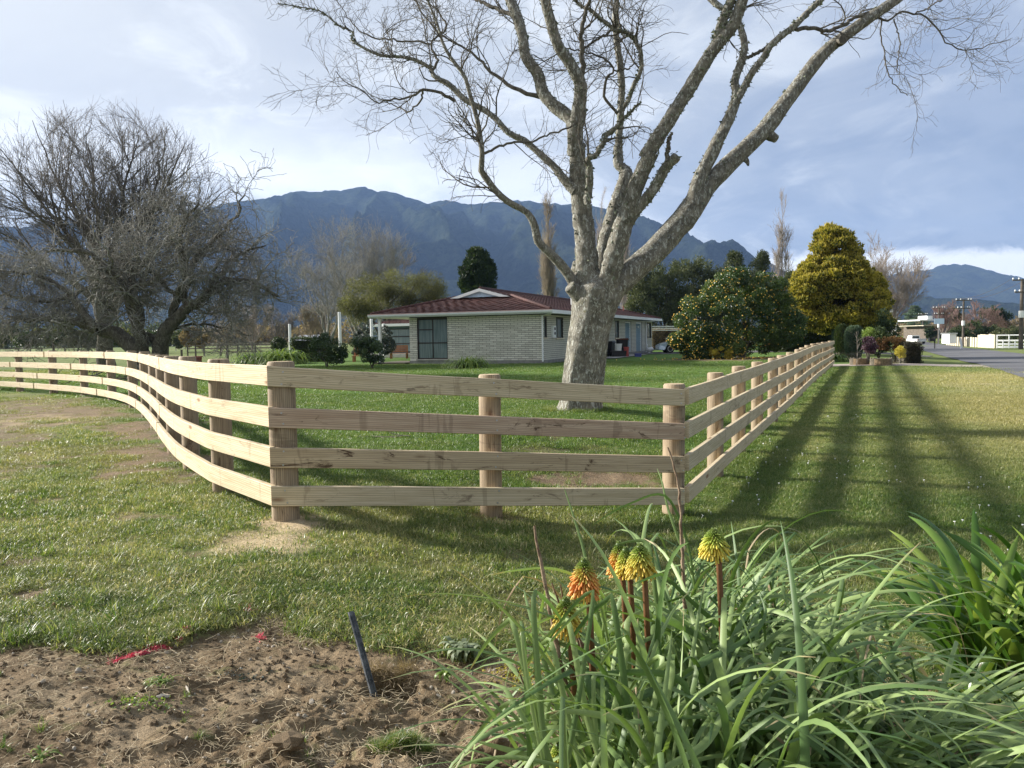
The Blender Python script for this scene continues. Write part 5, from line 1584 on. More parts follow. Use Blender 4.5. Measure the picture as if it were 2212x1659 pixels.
LM = {}
LM['citrus'] = leafmat('citrus_leaves', [(0.020, 0.042, 0.010), (0.048, 0.088, 0.018), (0.12, 0.16, 0.034)], 0.38, 0.2, 0.5)
LM['gold'] = leafmat('golden_conifer_sprays', [(0.030, 0.048, 0.010), (0.105, 0.115, 0.020), (0.42, 0.33, 0.045)], 0.6, 0.25, 0.2, tipcol=(0.46, 0.37, 0.06))
LM['dark'] = leafmat('dark_conifer_sprays', [(0.014, 0.026, 0.010), (0.028, 0.048, 0.016), (0.065, 0.09, 0.026)], 0.6, 0.15, 0.2)
LM['olive'] = leafmat('olive_feathery_leaves', [(0.060, 0.062, 0.030), (0.105, 0.105, 0.050), (0.19, 0.19, 0.070)], 0.6, 0.3, 0.2)
LM['shelter'] = leafmat('shelterbelt_leaves', [(0.040, 0.048, 0.024), (0.070, 0.085, 0.038), (0.14, 0.15, 0.070)], 0.6, 0.2, 0.2)
LM['hedge'] = leafmat('hedge_leaves', [(0.020, 0.034, 0.012), (0.040, 0.062, 0.020), (0.085, 0.11, 0.035)], 0.45, 0.2, 0.4)
LM['shrub'] = leafmat('shrub_leaves', [(0.022, 0.040, 0.014), (0.045, 0.078, 0.026), (0.13, 0.16, 0.06)], 0.4, 0.2, 0.5)
LM['lime'] = leafmat('lime_green_leaves', [(0.075, 0.13, 0.025), (0.13, 0.20, 0.035), (0.24, 0.30, 0.07)], 0.45, 0.35, 0.4)
LM['silver'] = leafmat('silvery_dark_leaves', [(0.030, 0.040, 0.034), (0.055, 0.072, 0.060), (0.12, 0.14, 0.12)], 0.5, 0.15, 0.4)
LM['topiary'] = leafmat('blue_green_conifer', [(0.060, 0.095, 0.065), (0.105, 0.15, 0.10), (0.16, 0.21, 0.14)], 0.6, 0.2, 0.2)
LM['weed'] = leafmat('grey_green_weed', [(0.13, 0.16, 0.09), (0.19, 0.23, 0.13), (0.27, 0.31, 0.19)], 0.6, 0.3, 0.4)
LM['purple'] = leafmat('purple_leaves', [(0.030, 0.016, 0.024), (0.070, 0.032, 0.050), (0.16, 0.09, 0.12)], 0.5, 0.15, 0.4)
LM['rust'] = leafmat('rust_grass', [(0.10, 0.045, 0.022), (0.17, 0.085, 0.038), (0.26, 0.15, 0.06)], 0.6, 0.25, 0.2)
LM['yellow'] = leafmat('yellow_leaves', [(0.22, 0.19, 0.03), (0.38, 0.32, 0.05), (0.52, 0.44, 0.09)], 0.5, 0.3, 0.3)
LM['box'] = leafmat('dark_clipped_shrub', [(0.020, 0.020, 0.014), (0.042, 0.040, 0.026), (0.09, 0.08, 0.045)], 0.6, 0.15, 0.3)
LM['reddish'] = leafmat('reddish_winter_crown', [(0.13, 0.075, 0.062), (0.18, 0.115, 0.098), (0.24, 0.17, 0.145)], 0.8, 0.2, 0.1)
LM['straw'] = leafmat('straw_winter_crown', [(0.15, 0.11, 0.065), (0.22, 0.165, 0.095), (0.30, 0.23, 0.13)], 0.8, 0.2, 0.1)

# citrus tree
cb = gr(1600, 773); cb = np.array(cb)
def P3(x, y, Y): return at(x, y, Y)
cs = cb[1] / FPX
def lumps_px(spec, Y, dep=None):
    """(x, y, rx, ry) in picture units at depth Y -> ellipsoid lumps"""
    out = []
    for q in spec:
        x, y, rx_, ry_ = q[:4]; dy_ = q[4] if len(q) > 4 else 0
        c = at(x, y, Y + dy_); k = (Y + dy_) / FPX
        out.append((c[0], c[1], c[2], rx_ * k, (q[5] if len(q) > 5 else rx_ * k), ry_ * k))
    return out
big_l = [(1590, 668, 100, 82), (1530, 690, 72, 60, -0.4), (1655, 690, 76, 72, 0.3), (1503, 737, 36, 32, -.6), (1585, 630, 78, 46), (1655, 640, 52, 48), (1690, 715, 42, 46), (1510, 764, 22, 16, -.8), (1570, 750, 30, 22, -1.2), (1640, 742, 50, 26, 0.6), (1470, 738, 13, 9, -.6)]
lum = []
for q in lumps_px(big_l, cb[1]):
    lum += lumpy(q[:3], q[3:], 30, 0.30, 0.58, -0.8)
ct = leafy('citrus_tree', tuple(cb), 'broad round citrus tree covered in orange fruit on the lawn, left of the golden conifer', 'tree', lum, 100000, 0.125, LM['citrus'], asp=0.5, shell=0.45,
           stems=stemset(cb + [0, 0, -0.1], [at(1560, 690, cb[1]), at(1620, 680, cb[1]), at(1660, 700, cb[1]), at(1590, 640, cb[1])], 0.20))
# fruit
p, d, idx, r = crown_pts(lum, 3600, 1.02)
bias = np.clip(1.25 - (p[:, 0] - cb[0] + 3.2) / 6.0, 0.25, 1)
p = p[rng.random(len(p)) < bias]
ico = np.array([(0, 0, 1), (1, 0, 0), (0, 1, 0), (-1, 0, 0), (0, -1, 0), (0, 0, -1)], float)
fi = np.array([(0, 1, 2), (0, 2, 3), (0, 3, 4), (0, 4, 1), (5, 2, 1), (5, 3, 2), (5, 4, 3), (5, 1, 4)])
V = (p[:, None, :] + ico[None] * 0.042).reshape(-1, 3); F = (np.arange(len(p))[:, None, None] * 6 + fi[None]).reshape(-1, 3)
tag(link('fruit', npmesh('fruit', V, F, None, True), MAT['fruit'], ct), kind='stuff')
n_ = 170
q = np.stack([cb[0] + rng.normal(size=n_) * 2.4 - 0.8, cb[1] - 0.8 + rng.normal(size=n_) * 1.1, np.zeros(n_)], 1); q[:, 2] = terr(q[:, 0], q[:, 1]) + 0.04
V = (q[:, None, :] + ico[None] * 0.038).reshape(-1, 3); F = (np.arange(n_)[:, None, None] * 6 + fi[None]).reshape(-1, 3)
tag(link('fallen_fruit', npmesh('fallen_fruit', V, F, None, True), MAT['fruit']), 'orange fruit fallen on the bare soil under the citrus tree', 'fruit', kind='stuff')
qy = lumps_px([(1560, 758, 26, 18, -1.6)], cb[1])
leafy('small_shrub', gr(1560, 777), 'small yellow-leaved shrub low under the left side of the citrus tree', 'shrub', lumpy(qy[0][:3], qy[0][3:], 16, 0.12, 0.25), 2500, 0.09, LM['yellow'])

# golden conifer : clumps of upswept sprays
gY = 52.0
gz0 = float(terr(at(1815, 700, gY)[0], gY))
def conifer_sprays(name, spec, Y, label, mat, n, size, lump_r, squash=0.55, base_px=None, zmin=-0.6, per=14, cat='tree'):
    lum = []
    for q in lumps_px(spec, Y):
        m_ = int(per * (q[3] * q[5]) / (lump_r[1] ** 2)) + 4
        lum += lumpy(q[:3], q[3:], m_, lump_r[0], lump_r[1], zmin, squash=squash)
    b = at(base_px[0], base_px[1], Y); b[2] = float(terr(b[0], b[1])) if base_px[1] > 700 else b[2]
    cz = np.array([at(base_px[0], base_px[1] - 60, Y)])
    tops = [at(s_[0], s_[1], Y) for s_ in spec[:3]]
    return leafy(name, tuple(b), label, cat, lum, n, size, mat, asp=0.34, shell=0.30, up=0.7, dirout=1.2, stems=stemset(b + [0, 0, -0.1], tops, lump_r[1] * 0.35, jit=0.01))
gold_spec = [(1802, 560, 52, 62), (1800, 610, 82, 62), (1805, 665, 104, 60), (1795, 520, 30, 28), (1745, 640, 42, 50, -1), (1865, 640, 48, 56, 1), (1880, 690, 44, 40, 1), (1740, 690, 44, 36, -.5), (1830, 700, 70, 36)]
conifer_sprays('golden_conifer', gold_spec, gY, 'large golden-yellow conifer with upswept sprays standing beyond the end of the fence', LM['gold'], 100000, 0.30, (0.28, 0.66), 0.60, (1808, 745), per=13)
dark_spec = [(1030, 590, 33, 42), (1033, 557, 20, 22), (1050, 595, 20, 34, 1), (1012, 610, 18, 24), (1033, 622, 34, 20)]
conifer_sprays('dark_conifer', dark_spec, 78.0, 'dark green dense conifer rising behind the gable of the house', LM['dark'], 26000, 0.34, (0.32, 0.55), 0.7, (1031, 760), per=16)
# olive feathery tree
ol = [(795, 640, 52, 46, -1), (860, 628, 55, 42), (915, 632, 46, 42, 1), (770, 672, 36, 30), (830, 655, 60, 40), (940, 650, 24, 30, 1)]
lum = []
for q in lumps_px(ol, 64.0): lum += lumpy(q[:3], q[3:], 26, 0.55, 0.95, -0.9, squash=0.75)
ob = at(835, 745, 64.0); ob[2] = 0
leafy('olive_green_tree', tuple(ob), 'feathery olive-green tree with a wide crown behind the left end of the roof', 'tree', lum, 42000, 0.26, LM['olive'], asp=0.11, shell=0.15, up=0.1,
      stems=stemset(ob, [at(780, 640, 64), at(830, 620, 64), at(880, 620, 64), at(930, 630, 64), at(805, 610, 64), at(905, 600, 64)], 0.14, jit=0.12))
# shelterbelt behind the house on the right
sh = []
shs = [(1392, 640, 40, 60), (1430, 628, 44, 52), (1475, 618, 50, 56), (1520, 612, 42, 52), (1555, 640, 34, 60), (1410, 690, 60, 50), (1480, 690, 70, 56), (1550, 700, 40, 50), (1460, 590, 28, 20), (1500, 578, 26, 18)]
for i, (x, y, a, b) in enumerate(shs[:5]):
    lum = []
    for q in lumps_px([(x, y, a, b)] + [(x + 6, y + 62, a * 1.0, b), (x - 4, y + 20, a * .8, b * 1.1)], 84.0 + i): lum += lumpy(q[:3], q[3:], 26, 0.35, 0.9, -0.9, squash=1.1)
    tb = at(x, 742, 84.0 + i); tb[2] = 0
    leafy('shelter_tree', tuple(tb), ['grey-green shelter tree seen just right of the big trunk', 'shelter tree behind the house\'s right end, second of the dark row', 'tall bushy shelter tree in the middle of the dark row behind the garage end', 'shelter tree fourth in the dark row, left of the citrus tree', 'shelter tree peeping over the left shoulder of the citrus tree'][i], 'tree', lum, 9500, 0.34, LM['shelter'],
          'dark shelter trees behind the house', asp=0.3, shell=0.25, up=0.6, stems=stemset(tb, [at(x - 8, y, 84.0 + i), at(x + 10, y - 10, 84.0 + i)], 0.15))
for x, yt, Y, wd, lab in ((1583, 548, 100, 22, 'airy green sapling crown above the left of the citrus tree'), (1640, 550, 100, 17, 'small green tree top above the middle of the citrus tree'), (1705, 590, 95, 20, 'grey-green tree crown between the citrus tree and golden conifer'), (1620, 590, 92, 40, 'broad grey-green tree crown behind the citrus tree')):
    lum = []
    for q in lumps_px([(x, yt + 34, wd, 34), (x + 4, yt + 14, wd * .6, 14), (x - 8, yt + 60, wd * 1.3, 30)], Y): lum += lumpy(q[:3], q[3:], 14, 0.3, 0.7, -0.9, squash=1.3)
    tb = at(x, 740, Y); tb[2] = 0
    leafy('shelter_tree', tuple(tb), lab, 'tree', lum, 4200, 0.34, LM['shelter'], 'green trees behind the citrus tree', asp=0.3, shell=0.2, up=0.9, stems=stemset(tb, [at(x, yt + 30, Y)], 0.14))
# reddish-brown bare tree right of the golden conifer
t_ = at(1905, 720, 88); vase('bare_tree', (t_[0], t_[1], -0.6), 11.2, 6.8, 'pinkish-brown leafless tree showing at the right edge of the golden conifer', MAT['twigred'], 0.2, 7, n=(60, 420, 2400, 3600), fork=0.15, wig=0.10, twmat=MAT['twigpale'], rm=0.014)

# hedges and shrubs left of the house
def shrub(name, box, Y, label, mat, n, size, lr=(0.12, 0.3), group=None, cat='shrub', base=None, stems=True, asp=0.45, per=22, extra=None, squash=0.85, shell=0.4, up=0.3):
    x0, x1, y0, y1 = box
    spec = [((x0 + x1) / 2, (y0 + y1) / 2, (x1 - x0) / 2 * 0.86, (y1 - y0) / 2 * 0.86)] if not extra else extra
    lum = []
    for q in lumps_px(spec, Y): lum += lumpy(q[:3], q[3:], per, lr[0], lr[1], -0.95, squash=squash)
    b = at((x0 + x1) / 2, (y0 + y1) / 2, Y); b[2] = float(terr(b[0], b[1]))
    st = None
    if stems:
        k = Y / FPX
        st = stemset(b, [at(x0 + (x1 - x0) * f, (y0 + y1) / 2, Y) for f in (0.3, 0.5, 0.7)], 0.035)
    return leafy(name, tuple(b), label, cat, lum, n, size, mat, group, asp=asp, shell=shell, stems=st, up=up)
def boxhedge(name, x0, x1, y0, y1, Y, dep, label, mat, n, size):
    a = at(x0, y1, Y); b_ = at(x1, y0, Y)
    c = np.array([(a[0] + b_[0]) / 2, Y + dep / 2, 0]); zb = float(terr(c[0], c[1])); zt = b_[2]
    root = wempty(name, (c[0], c[1], zb), label, 'hedge')
    hw = abs(b_[0] - a[0]) / 2
    u = rng.uniform(-1, 1, (n, 3)); k = rng.integers(0, 3, n)
    s_ = np.where(rng.random(n) < 0.5, -1, 1)
    fc = rng.choice(4, n, p=[0.5, 0.25, 0.15, 0.10])
    u[fc == 0, 1] = -1; u[fc == 1, 2] = 1; u[fc == 2, 0] = 1; u[fc == 3, 0] = -1
    dd_ = np.zeros((n, 3)); dd_[fc == 0, 1] = -1; dd_[fc == 1, 2] = 1; dd_[fc == 2, 0] = 1; dd_[fc == 3, 0] = -1
    bump = (fbm(u[:, 0] * hw * 1.6 + 9, u[:, 2] * 2 + u[:, 1], 3, 2) - 0.5) * 0.34
    p = np.stack([c[0] + u[:, 0] * hw, c[1] + u[:, 1] * dep / 2, zb + (u[:, 2] * 0.5 + 0.5) * (zt - zb)], 1) + dd_ * bump[:, None] + rng.normal(size=(n, 3)) * 0.04
    V, F, rn, tp = leaves(p, dd_ + rng.normal(size=(n, 3)) * 0.7 + [0, 0, .3], size * rng.uniform(.7, 1.3, n))
    link('foliage', npmesh('foliage', V, F, dict(rnd=rn, tip=tp)), mat, root)
    core = MB().box(c[0] - hw * 0.94, c[0] + hw * 0.94, c[1] - dep * 0.42, c[1] + dep * 0.42, zb, zt - 0.12).build('inner_twigs', MAT['barkdark'], root)
    return root
boxhedge('clipped_hedge', 629, 700, 731, 779, 50, 1.4, 'dark clipped box hedge between the first and second white poles', LM['hedge'], 9000, 0.09)
shrub('round_shrub', (584, 623, 727, 760), 60, 'rounded green shrub left of the dark clipped hedge', LM['hedge'], 3500, 0.12)
shrub('leafy_shrub', (664, 748, 728, 790), 40.0, 'dark leafy shrub with thin stems in front of the clipped hedge', LM['shrub'], 6500, 0.10, extra=[(700, 752, 34, 28), (728, 764, 20, 22)])
shrub('leafy_shrub', (770, 838, 735, 790), 37.5, 'glossy green shrub on two short trunks, left of the porch post', LM['shrub'], 7000, 0.10, extra=[(806, 762, 30, 22), (785, 745, 22, 20, .4)])
shrub('silvery_tree', (765, 852, 692, 765), 52, 'rounded dark silvery tree behind the glossy shrub and third white pole', LM['silver'], 8000, 0.13, cat='tree', extra=[(808, 722, 40, 28), (780, 745, 24, 26), (835, 745, 18, 24)])
def fountain(name, c, w_, h, n, mat, label, cat='plant', lw=0.02, group=None, seg=6, wide=0.8, part='leaf_blades', minel=25):
    """mound of arching strap leaves"""
    root = wempty(name, (c[0], c[1], c[2]), label, cat, group)
    V, F, rn, tp = [], [], [], []
    az = rng.uniform(0, 2 * math.pi, n); el = np.radians(rng.uniform(minel, 85, n)); L = rng.uniform(0.7, 1.15, n) * math.hypot(w_ * wide, h) 
    b = np.stack([c[0] + rng.normal(size=n) * w_ * 0.22, c[1] + rng.normal(size=n) * w_ * 0.18, np.full(n, c[2])], 1)
    p = b.copy(); e = el.copy(); P = [p]
    for k in range(seg):
        e = e - (0.30 + 0.25 * rng.random(n)) * (1 + k * 0.12) * (6 / seg) * 0.75
        st = (L / seg)[:, None]
        p = p + np.stack([np.cos(az) * np.cos(e), np.sin(az) * np.cos(e), np.sin(e)], 1) * st
        P.append(p)
    P = np.stack(P, 1); side = np.stack([-np.sin(az), np.cos(az), np.zeros(n)], 1)
    wd_ = lw * np.array([0.7, 1, 1, 0.95, 0.8, 0.5, 0.08][:seg + 1])[None, :, None] * rng.uniform(.7, 1.3, n)[:, None, None]
    VV = np.stack([P - side[:, None] * wd_, P + side[:, None] * wd_], 2)
    m_ = seg + 1
    a = (np.arange(n) * m_ * 2)[:, None] + (np.arange(seg) * 2)[None]
    F = np.stack([a, a + 1, a + 3, a + 2], -1).reshape(-1, 4)
    link(part, npmesh(part, VV.reshape(-1, 3), F, dict(rnd=np.repeat(rng.random(n), m_ * 2), tip=np.tile(np.repeat(np.linspace(0, 1, m_), 2), n)), True), mat, root)
    return root
a = gr(563, 786); fountain('agapanthus_clump', a, 1.9, 1.6, 700, LM['lime'], 'bright green strappy plant clump on the lawn, left of the first white pole', lw=0.035)
a = gr(612, 786); fountain('agapanthus_clump', a, 1.9, 1.6, 700, LM['lime'], 'bright green strappy plant clump right behind the corner post of the front fence', lw=0.035)
a = gr(1012, 795); fountain('flax_clump', a, 0.95, 1.15, 600, LM['lime'], 'low arching green tussock growing against the brick wall of the house', lw=0.018)

# white poles of the unfinished pergola
def upright(x, ytop, Y, zt=None, r=0.09, lab='', grp='white round poles left of the house'):
    p = at(x, ytop, Y)
    return tag(MB().tube([(p[0], Y, float(terr(p[0], Y)) - 0.1), (p[0], Y, p[2] - 0.02), (p[0], Y, p[2])], [r, r, r * 0.9], 12).build('white_pole', MAT['white']), lab, 'pole', grp)
upright(625.5, 700, 52, lab='leftmost white pole, in front of the left end of the clipped hedge')
upright(733, 674, 45, lab='tall white pole standing just left of the wooden bench')
upright(802, 689, 50, lab='white pole at the left end of the rear wing gutter')
upright(829, 699, 56, lab='white pole behind the glossy shrub, second from the porch')
upright(838, 703, 60, r=0.08, lab='white pole nearest the wing window, behind the porch post')
# wooden benches / planters
def bench(x, ybase, Y, wpx, label):
    c = at(x, ybase, Y); k = Y / FPX; w_ = wpx * k
    r = empty('wooden_bench', (c[0], c[1], 0.0), label, 'bench', 'stained wooden bench seats by the deck')
    for j in range(4): MB().box(-w_ / 2, w_ / 2, 0.30, 0.34, 0.45 + j * 0.13, 0.56 + j * 0.13).build('slat', MAT['deck'], r)
    for j in range(3): MB().box(-w_ / 2 - .1, w_ / 2 + .2, -0.35 + j * 0.2, -0.17 + j * 0.2, 0.36, 0.40).build('slat', MAT['deck'], r)
    for sx in (-1, 1):
        MB().box(sx * w_ / 2 - 0.05, sx * w_ / 2 + 0.05, 0.2, 0.29, 0, 0.95).build('leg', MAT['deck'], r)
        MB().box(sx * w_ / 2 - 0.05, sx * w_ / 2 + 0.05, -0.3, -0.2, 0, 0.355).build('leg', MAT['deck'], r)
bench(781, 770, 48, 32, 'orange stained wooden bench behind the leafy shrubs, right of the tall white pole')
bench(862, 765, 55, 34, 'orange stained wooden bench under the wing window, left of the brick corner')
# thin paddock posts
for x, yt, Y, lab in ((490, 729, 46, 'thin dark paddock post right behind the curved fence'), (115, 740, 50, 'thin post in the paddock at far left under the gnarled tree'), (298, 741, 52, 'thin post between the trunks of the gnarled tree'), (422, 746, 60, 'thin dead-vine post right of the gnarled tree'), (392, 755, 48, 'short dark paddock post left of the red sheet')):
    p = at(x, yt, Y)
    tag(MB().tube([(p[0], Y, -0.1), (p[0], Y, p[2])], 0.07 if x != 490 else 0.08, 8).build('paddock_post', MAT['oldwood']), lab, 'post', 'thin posts standing in the paddock')
p = at(400, 768, 44)
r = empty('cattle_trough', (p[0], p[1], 0), 'rust-red metal trough in the paddock behind the curved fence', 'trough')
MB().prism([(-0.75, 0.0), (0.75, 0.0), (0.8, 0.55), (-0.8, 0.55)], -0.4, 0.4, 'y').build('tub', MAT['redbox'], r); MB().tube([(-.83, -.42, .56), (.83, -.42, .56)], 0.03, 6).tube([(-.83, .42, .56), (.83, .42, .56)], 0.03, 6).build('rim', MAT['redbox'], r)
# far paddock fences
def farfence(name, pts, label, h, rails, step, mat, r=0.06, rt=0.05, grp=None, cat='fence'):
    pts = np.array(pts, float); root = wempty(name, (pts[0][0], pts[0][1], 0), label, cat, grp)
    pp, s = resample(pts, step)
    proto = None
    for (x, y) in pp:
        z = float(terr(x, y))
        o = MB().box(x - r, x + r, y - r, y + r, z - .1, z + h).build('post', mat, root)
    for q in rails:
        m = MB()
        for a, b in zip(pp[:-1], pp[1:]):
            za, zb = float(terr(*a)) + q, float(terr(*b)) + q
            t_ = unit(b - a); nn = np.array([-t_[1], t_[0]]) * 0.02
            ks = [(a[0] + nn[0], a[1] + nn[1], za - rt), (b[0] + nn[0], b[1] + nn[1], zb - rt), (b[0] + nn[0], b[1] + nn[1], zb + rt), (a[0] + nn[0], a[1] + nn[1], za + rt)]
            ks2 = [(k[0] - 2 * nn[0], k[1] - 2 * nn[1], k[2]) for k in ks]
            m.poly(ks); m.poly(ks2[::-1]); m.poly([ks[3], ks[2], ks2[2], ks2[3]])
        m.build('rail', mat, root)
    return root
farfence('paddock_fence', [(at(405, 750, 80)[0], 80), (at(590, 750, 76)[0], 76)], 'grey post-and-rail fence across the far paddock left of the shrubs', 1.15, (0.4, 0.75, 1.08), 2.4, MAT['oldwood'])
farfence('paddock_fence', [(at(-60, 750, 92)[0], 92), (at(240, 750, 92)[0], 92)], 'dark rail fence across the paddock at far left', 1.1, (0.45, 1.02), 2.6, MAT['oldwood'])
farfence('paddock_fence', [(at(380, 750, 135)[0], 135), (at(660, 750, 125)[0], 125)], 'pale distant rail fence behind the paddock trees', 1.2, (0.45, 0.8, 1.12), 3.0, MAT['cream'])
# far hedgerow and sheds beyond the left paddock
bushn = 0; ORD = ['leftmost', 'second', 'third', 'fourth', 'fifth', 'sixth', 'seventh', 'eighth', 'ninth', 'tenth', 'eleventh', 'twelfth', 'thirteenth', 'fourteenth', 'fifteenth', 'sixteenth']
for i in range(16):
    x = -60 + i * 30 + rng.uniform(-8, 8); Y = 105 + rng.uniform(-8, 14); h_ = rng.uniform(22, 42)
    if 395 < x < 640: continue
    mt = [LM['shelter'], LM['hedge'], LM['olive']][i % 3]
    shrub('hedgerow_bush', (x - 26, x + 26, 746 - h_, 748), Y, None, mt, 2200, 0.34, (0.4, 0.8), 'scrubby bushes along the far side of the left paddock', 'bush', per=14, stems=False)['label'] = ORD[bushn] + (' scrubby bush' if bushn == 0 else ' scrubby bush from the left') + ' across the far paddock'
    bushn += 1
shrub('russet_bush', (385, 455, 700, 752), 100, 'russet-brown scrubby bush right of the gnarled tree trunks', LM['straw'], 5000, 0.25, (0.3, 0.6), cat='bush', per=26, stems=False)
for x0, x1, yt, Y, lab in ((415, 445, 712, 420, 'far pale shed below the hills, left of the paddock trees'), (455, 490, 722, 380, 'low pale shed near the russet bush'), (640, 690, 729, 240, 'long low pale glasshouse behind the clipped hedge'), (500, 520, 724, 400, 'tiny white farm building behind the small round leafless tree')):
    a = at(x0, yt, Y); b_ = at(x1, yt, Y); r = wempty('farm_shed', (a[0], Y, 0), lab, 'shed', 'pale farm sheds far across the paddock')
    MB().box(a[0], b_[0], Y, Y + 12, -1, a[2] - 1).build('wall', MAT['white'], r)
    MB().prism([(Y - .5, a[2] - 1), (Y + 12.5, a[2] - 1), (Y + 6, a[2] + 0.8)], a[0] - .4, b_[0] + .4, 'x').build('roof', MAT['metal'], r)

# belt of trees along the foot of the hills (reads as one mass)
def treebelt(name, x0, x1, Y, h0, h1, n, mat, label, zb=0.0, nl=60, size=1.5):
    lum = []
    for i in range(nl):
        x = x0 + (x1 - x0) * rng.random(); c = at(x, 735, Y + rng.uniform(-20, 20)); h = rng.uniform(h0, h1)
        lum.append((c[0], c[1], zb + h * 0.5, h * 0.55, h * 0.5, h * 0.55))
    p, d, idx, r = crown_pts(lum, n, 0.5)
    V, F, rn, tp = leaves(p, d + rng.normal(size=(n, 3)) * .6, size * rng.uniform(.6, 1.3, n), 0.6)
    rn = np.repeat(0.6 * rng.random(nl)[idx] + 0.4 * rng.random(n), 4)
    o = link(name, npmesh(name, V, F, dict(rnd=rn, tip=tp)), mat)
    return tag(o, label, 'trees', kind='stuff')
treebelt('distant_woods', -250, 620, 330, 5, 11, 12000, LM['shelter'], 'dark belt of distant trees along the foot of the hills on the left', nl=70)
treebelt('distant_willows', 440, 760, 300, 5, 9, 6000, LM['straw'], 'straw-coloured belt of distant willows left of the house', nl=34)
treebelt('distant_scrub', 1880, 2330, 420, 4, 10, 9000, LM['straw'], 'brown belt of distant scrub at the end of the road', -1.2, nl=60)
treebelt('far_bush_line', 600, 1950, 460, 5, 12, 12000, LM['shelter'], 'distant green tree line behind the house and shelter trees', -0.6, nl=90)

# ================================================================ things by the side wall
def bin_(loc, rz, label, body, lid, h=0.95, w_=0.5):
    r = empty('wheelie_bin', loc, label, 'bin', rz=rz)
    MB().prism([(-w_ / 2 * .8, 0.08), (w_ / 2 * .8, 0.08), (w_ / 2, h), (-w_ / 2, h)], -w_ / 2, w_ / 2, 'y').build('body', body, r)
    MB().prism([(-w_ / 2 - .06, h), (w_ / 2 + .04, h), (w_ / 2, h + .06), (-w_ / 2, h + .10)], -w_ / 2 - .03, w_ / 2 + .03, 'y').build('lid', lid, r)
    for s_ in (-1, 1): MB().tube([(-w_ / 2 * .8, s_ * (w_ / 2 + .05), .1), (-w_ / 2 * .8, s_ * (w_ / 2), .1)], .1, 14).build('wheel', MAT['tyre'], r)
    MB().tube([(-w_ / 2 - .1, -w_ / 2, h - .03), (-w_ / 2 - .1, w_ / 2, h - .03)], .02, 6).build('handle', body, r)
    return r
Yb = 51.0
p = at(1318, 768, Yb); bin_((p[0], p[1], 0), 2.6, 'black wheelie bin pushed against the side wall, right of the big trunk', MAT['black'], MAT['black'])
p = at(1344, 768, Yb - 0.6); bin_((p[0], p[1], 0), 3.3, 'dark bin with a wide brown-red lid, right of the black wheelie bin', MAT['black'], MAT['brownlid'], 1.12, 0.62)
p = at(1353, 768, Yb - 1.2); r = empty('red_crate', (p[0], p[1], 0), 'upright red plastic tub beside the brown-lidded bin', 'tub'); MB().tube([(0, 0, 0), (0, 0, .62)], [.13, .17], 14).build('tub_body', MAT['redplastic'], r); MB().tube([(0, 0, .62), (0, 0, .65)], [.185, .185], 14).build('rim', MAT['redplastic'], r)
p = at(1336, 768, Yb - 1.3); r = empty('bucket', (p[0], p[1], 0.42), 'white bucket resting on a black box in front of the bins', 'bucket'); MB().tube([(0, 0, 0), (0, 0, .42)], [.19, .23], 16).build('bucket_body', MAT['white'], r); MB().tube([(0, 0, .42), (0, 0, .45)], [.245, .245], 16).build('rim', MAT['white'], r)
r = empty('storage_box', (p[0], p[1], 0.0), 'black storage box under the white bucket', 'box'); MB().prism([(-.42, 0), (.42, 0), (.48, .38), (-.48, .38)], -.3, .3, 'y').build('box_body', MAT['black'], r); MB().box(-.5, .5, -.32, .32, .38, .415).build('lid', MAT['black'], r)
p = at(1378, 768, 50); r = empty('plastic_crate', (p[0], p[1], 0.0), 'low dark blue plastic crate on the edge of the lawn by the louvred doors', 'crate'); MB().box(-.2, .2, -.17, .17, 0, .22).build('crate_body', MAT['blueplastic'], r); MB().box(-.22, .22, -.19, -.171, .17, .22).box(-.22, .22, .171, .19, .17, .22).build('rim', MAT['blueplastic'], r)
p = at(1404, 757, 60)
r = wempty('goose_ornament', (p[0], p[1], 0.0), 'white bird-shaped garden ornament by the corner downpipe', 'ornament')
MB().tube([(p[0] - .3, p[1], .22), (p[0] - .1, p[1], .26), (p[0] + .15, p[1], .30), (p[0] + .32, p[1], .24)], [.05, .18, .2, .05], 12).build('body', MAT['white'], r, True)
MB().tube([(p[0] - .18, p[1], .30), (p[0] - .26, p[1], .5), (p[0] - .22, p[1], .66), (p[0] - .34, p[1], .68)], [.09, .05, .06, .02], 10).build('neck', MAT['white'], r, True)
MB().tube([(p[0] - .05, p[1], 0), (p[0] - .05, p[1], .1)], [.12, .08], 10).build('foot', MAT['white'], r)
MB_ = strip('concrete_path', [hloc(1.0, 8)[:2], hloc(1.0, 17)[:2]], 0.7, MAT['conc'], 0.05)

# car, mostly behind the citrus tree
cY = 59.5
pc = at(1419, 760, cY)
car = empty('parked_car', (pc[0], cY, 0.02), 'silver-blue coupe parked on the gravel, its nose showing left of the citrus tree', 'car')
L_, W_ = 4.3, 1.7
top = [(0.02, 0.30), (0.0, 0.48), (0.10, 0.62), (0.45, 0.76), (0.95, 0.86), (1.35, 0.92), (1.95, 1.24), (2.6, 1.30), (3.1, 1.22), (3.75, 0.95), (4.15, 0.90), (4.28, 0.75), (4.30, 0.45), (4.25, 0.25)]
def sill(x): return 0.22
def arch(x0, r=0.36): return [(x0 + r * math.cos(a), 0.31 + r * math.sin(a)) for a in np.linspace(0, math.pi, 9)]
bot = [(4.25, 0.24)] + [(3.72, 0.22)] + arch(3.36) + [(2.9, 0.22), (1.3, 0.22)] + arch(0.86) + [(0.4, 0.22), (0.05, 0.24)]
prof = top + bot
import bmesh
bm = bmesh.new()
vs = [bm.verts.new((x, -W_ / 2, z)) for x, z in prof]
f = bm.faces.new(vs)
ex = bmesh.ops.extrude_face_region(bm, geom=[f])
for v in [g_ for g_ in ex['geom'] if isinstance(g_, bmesh.types.BMVert)]: v.co.y = W_ / 2
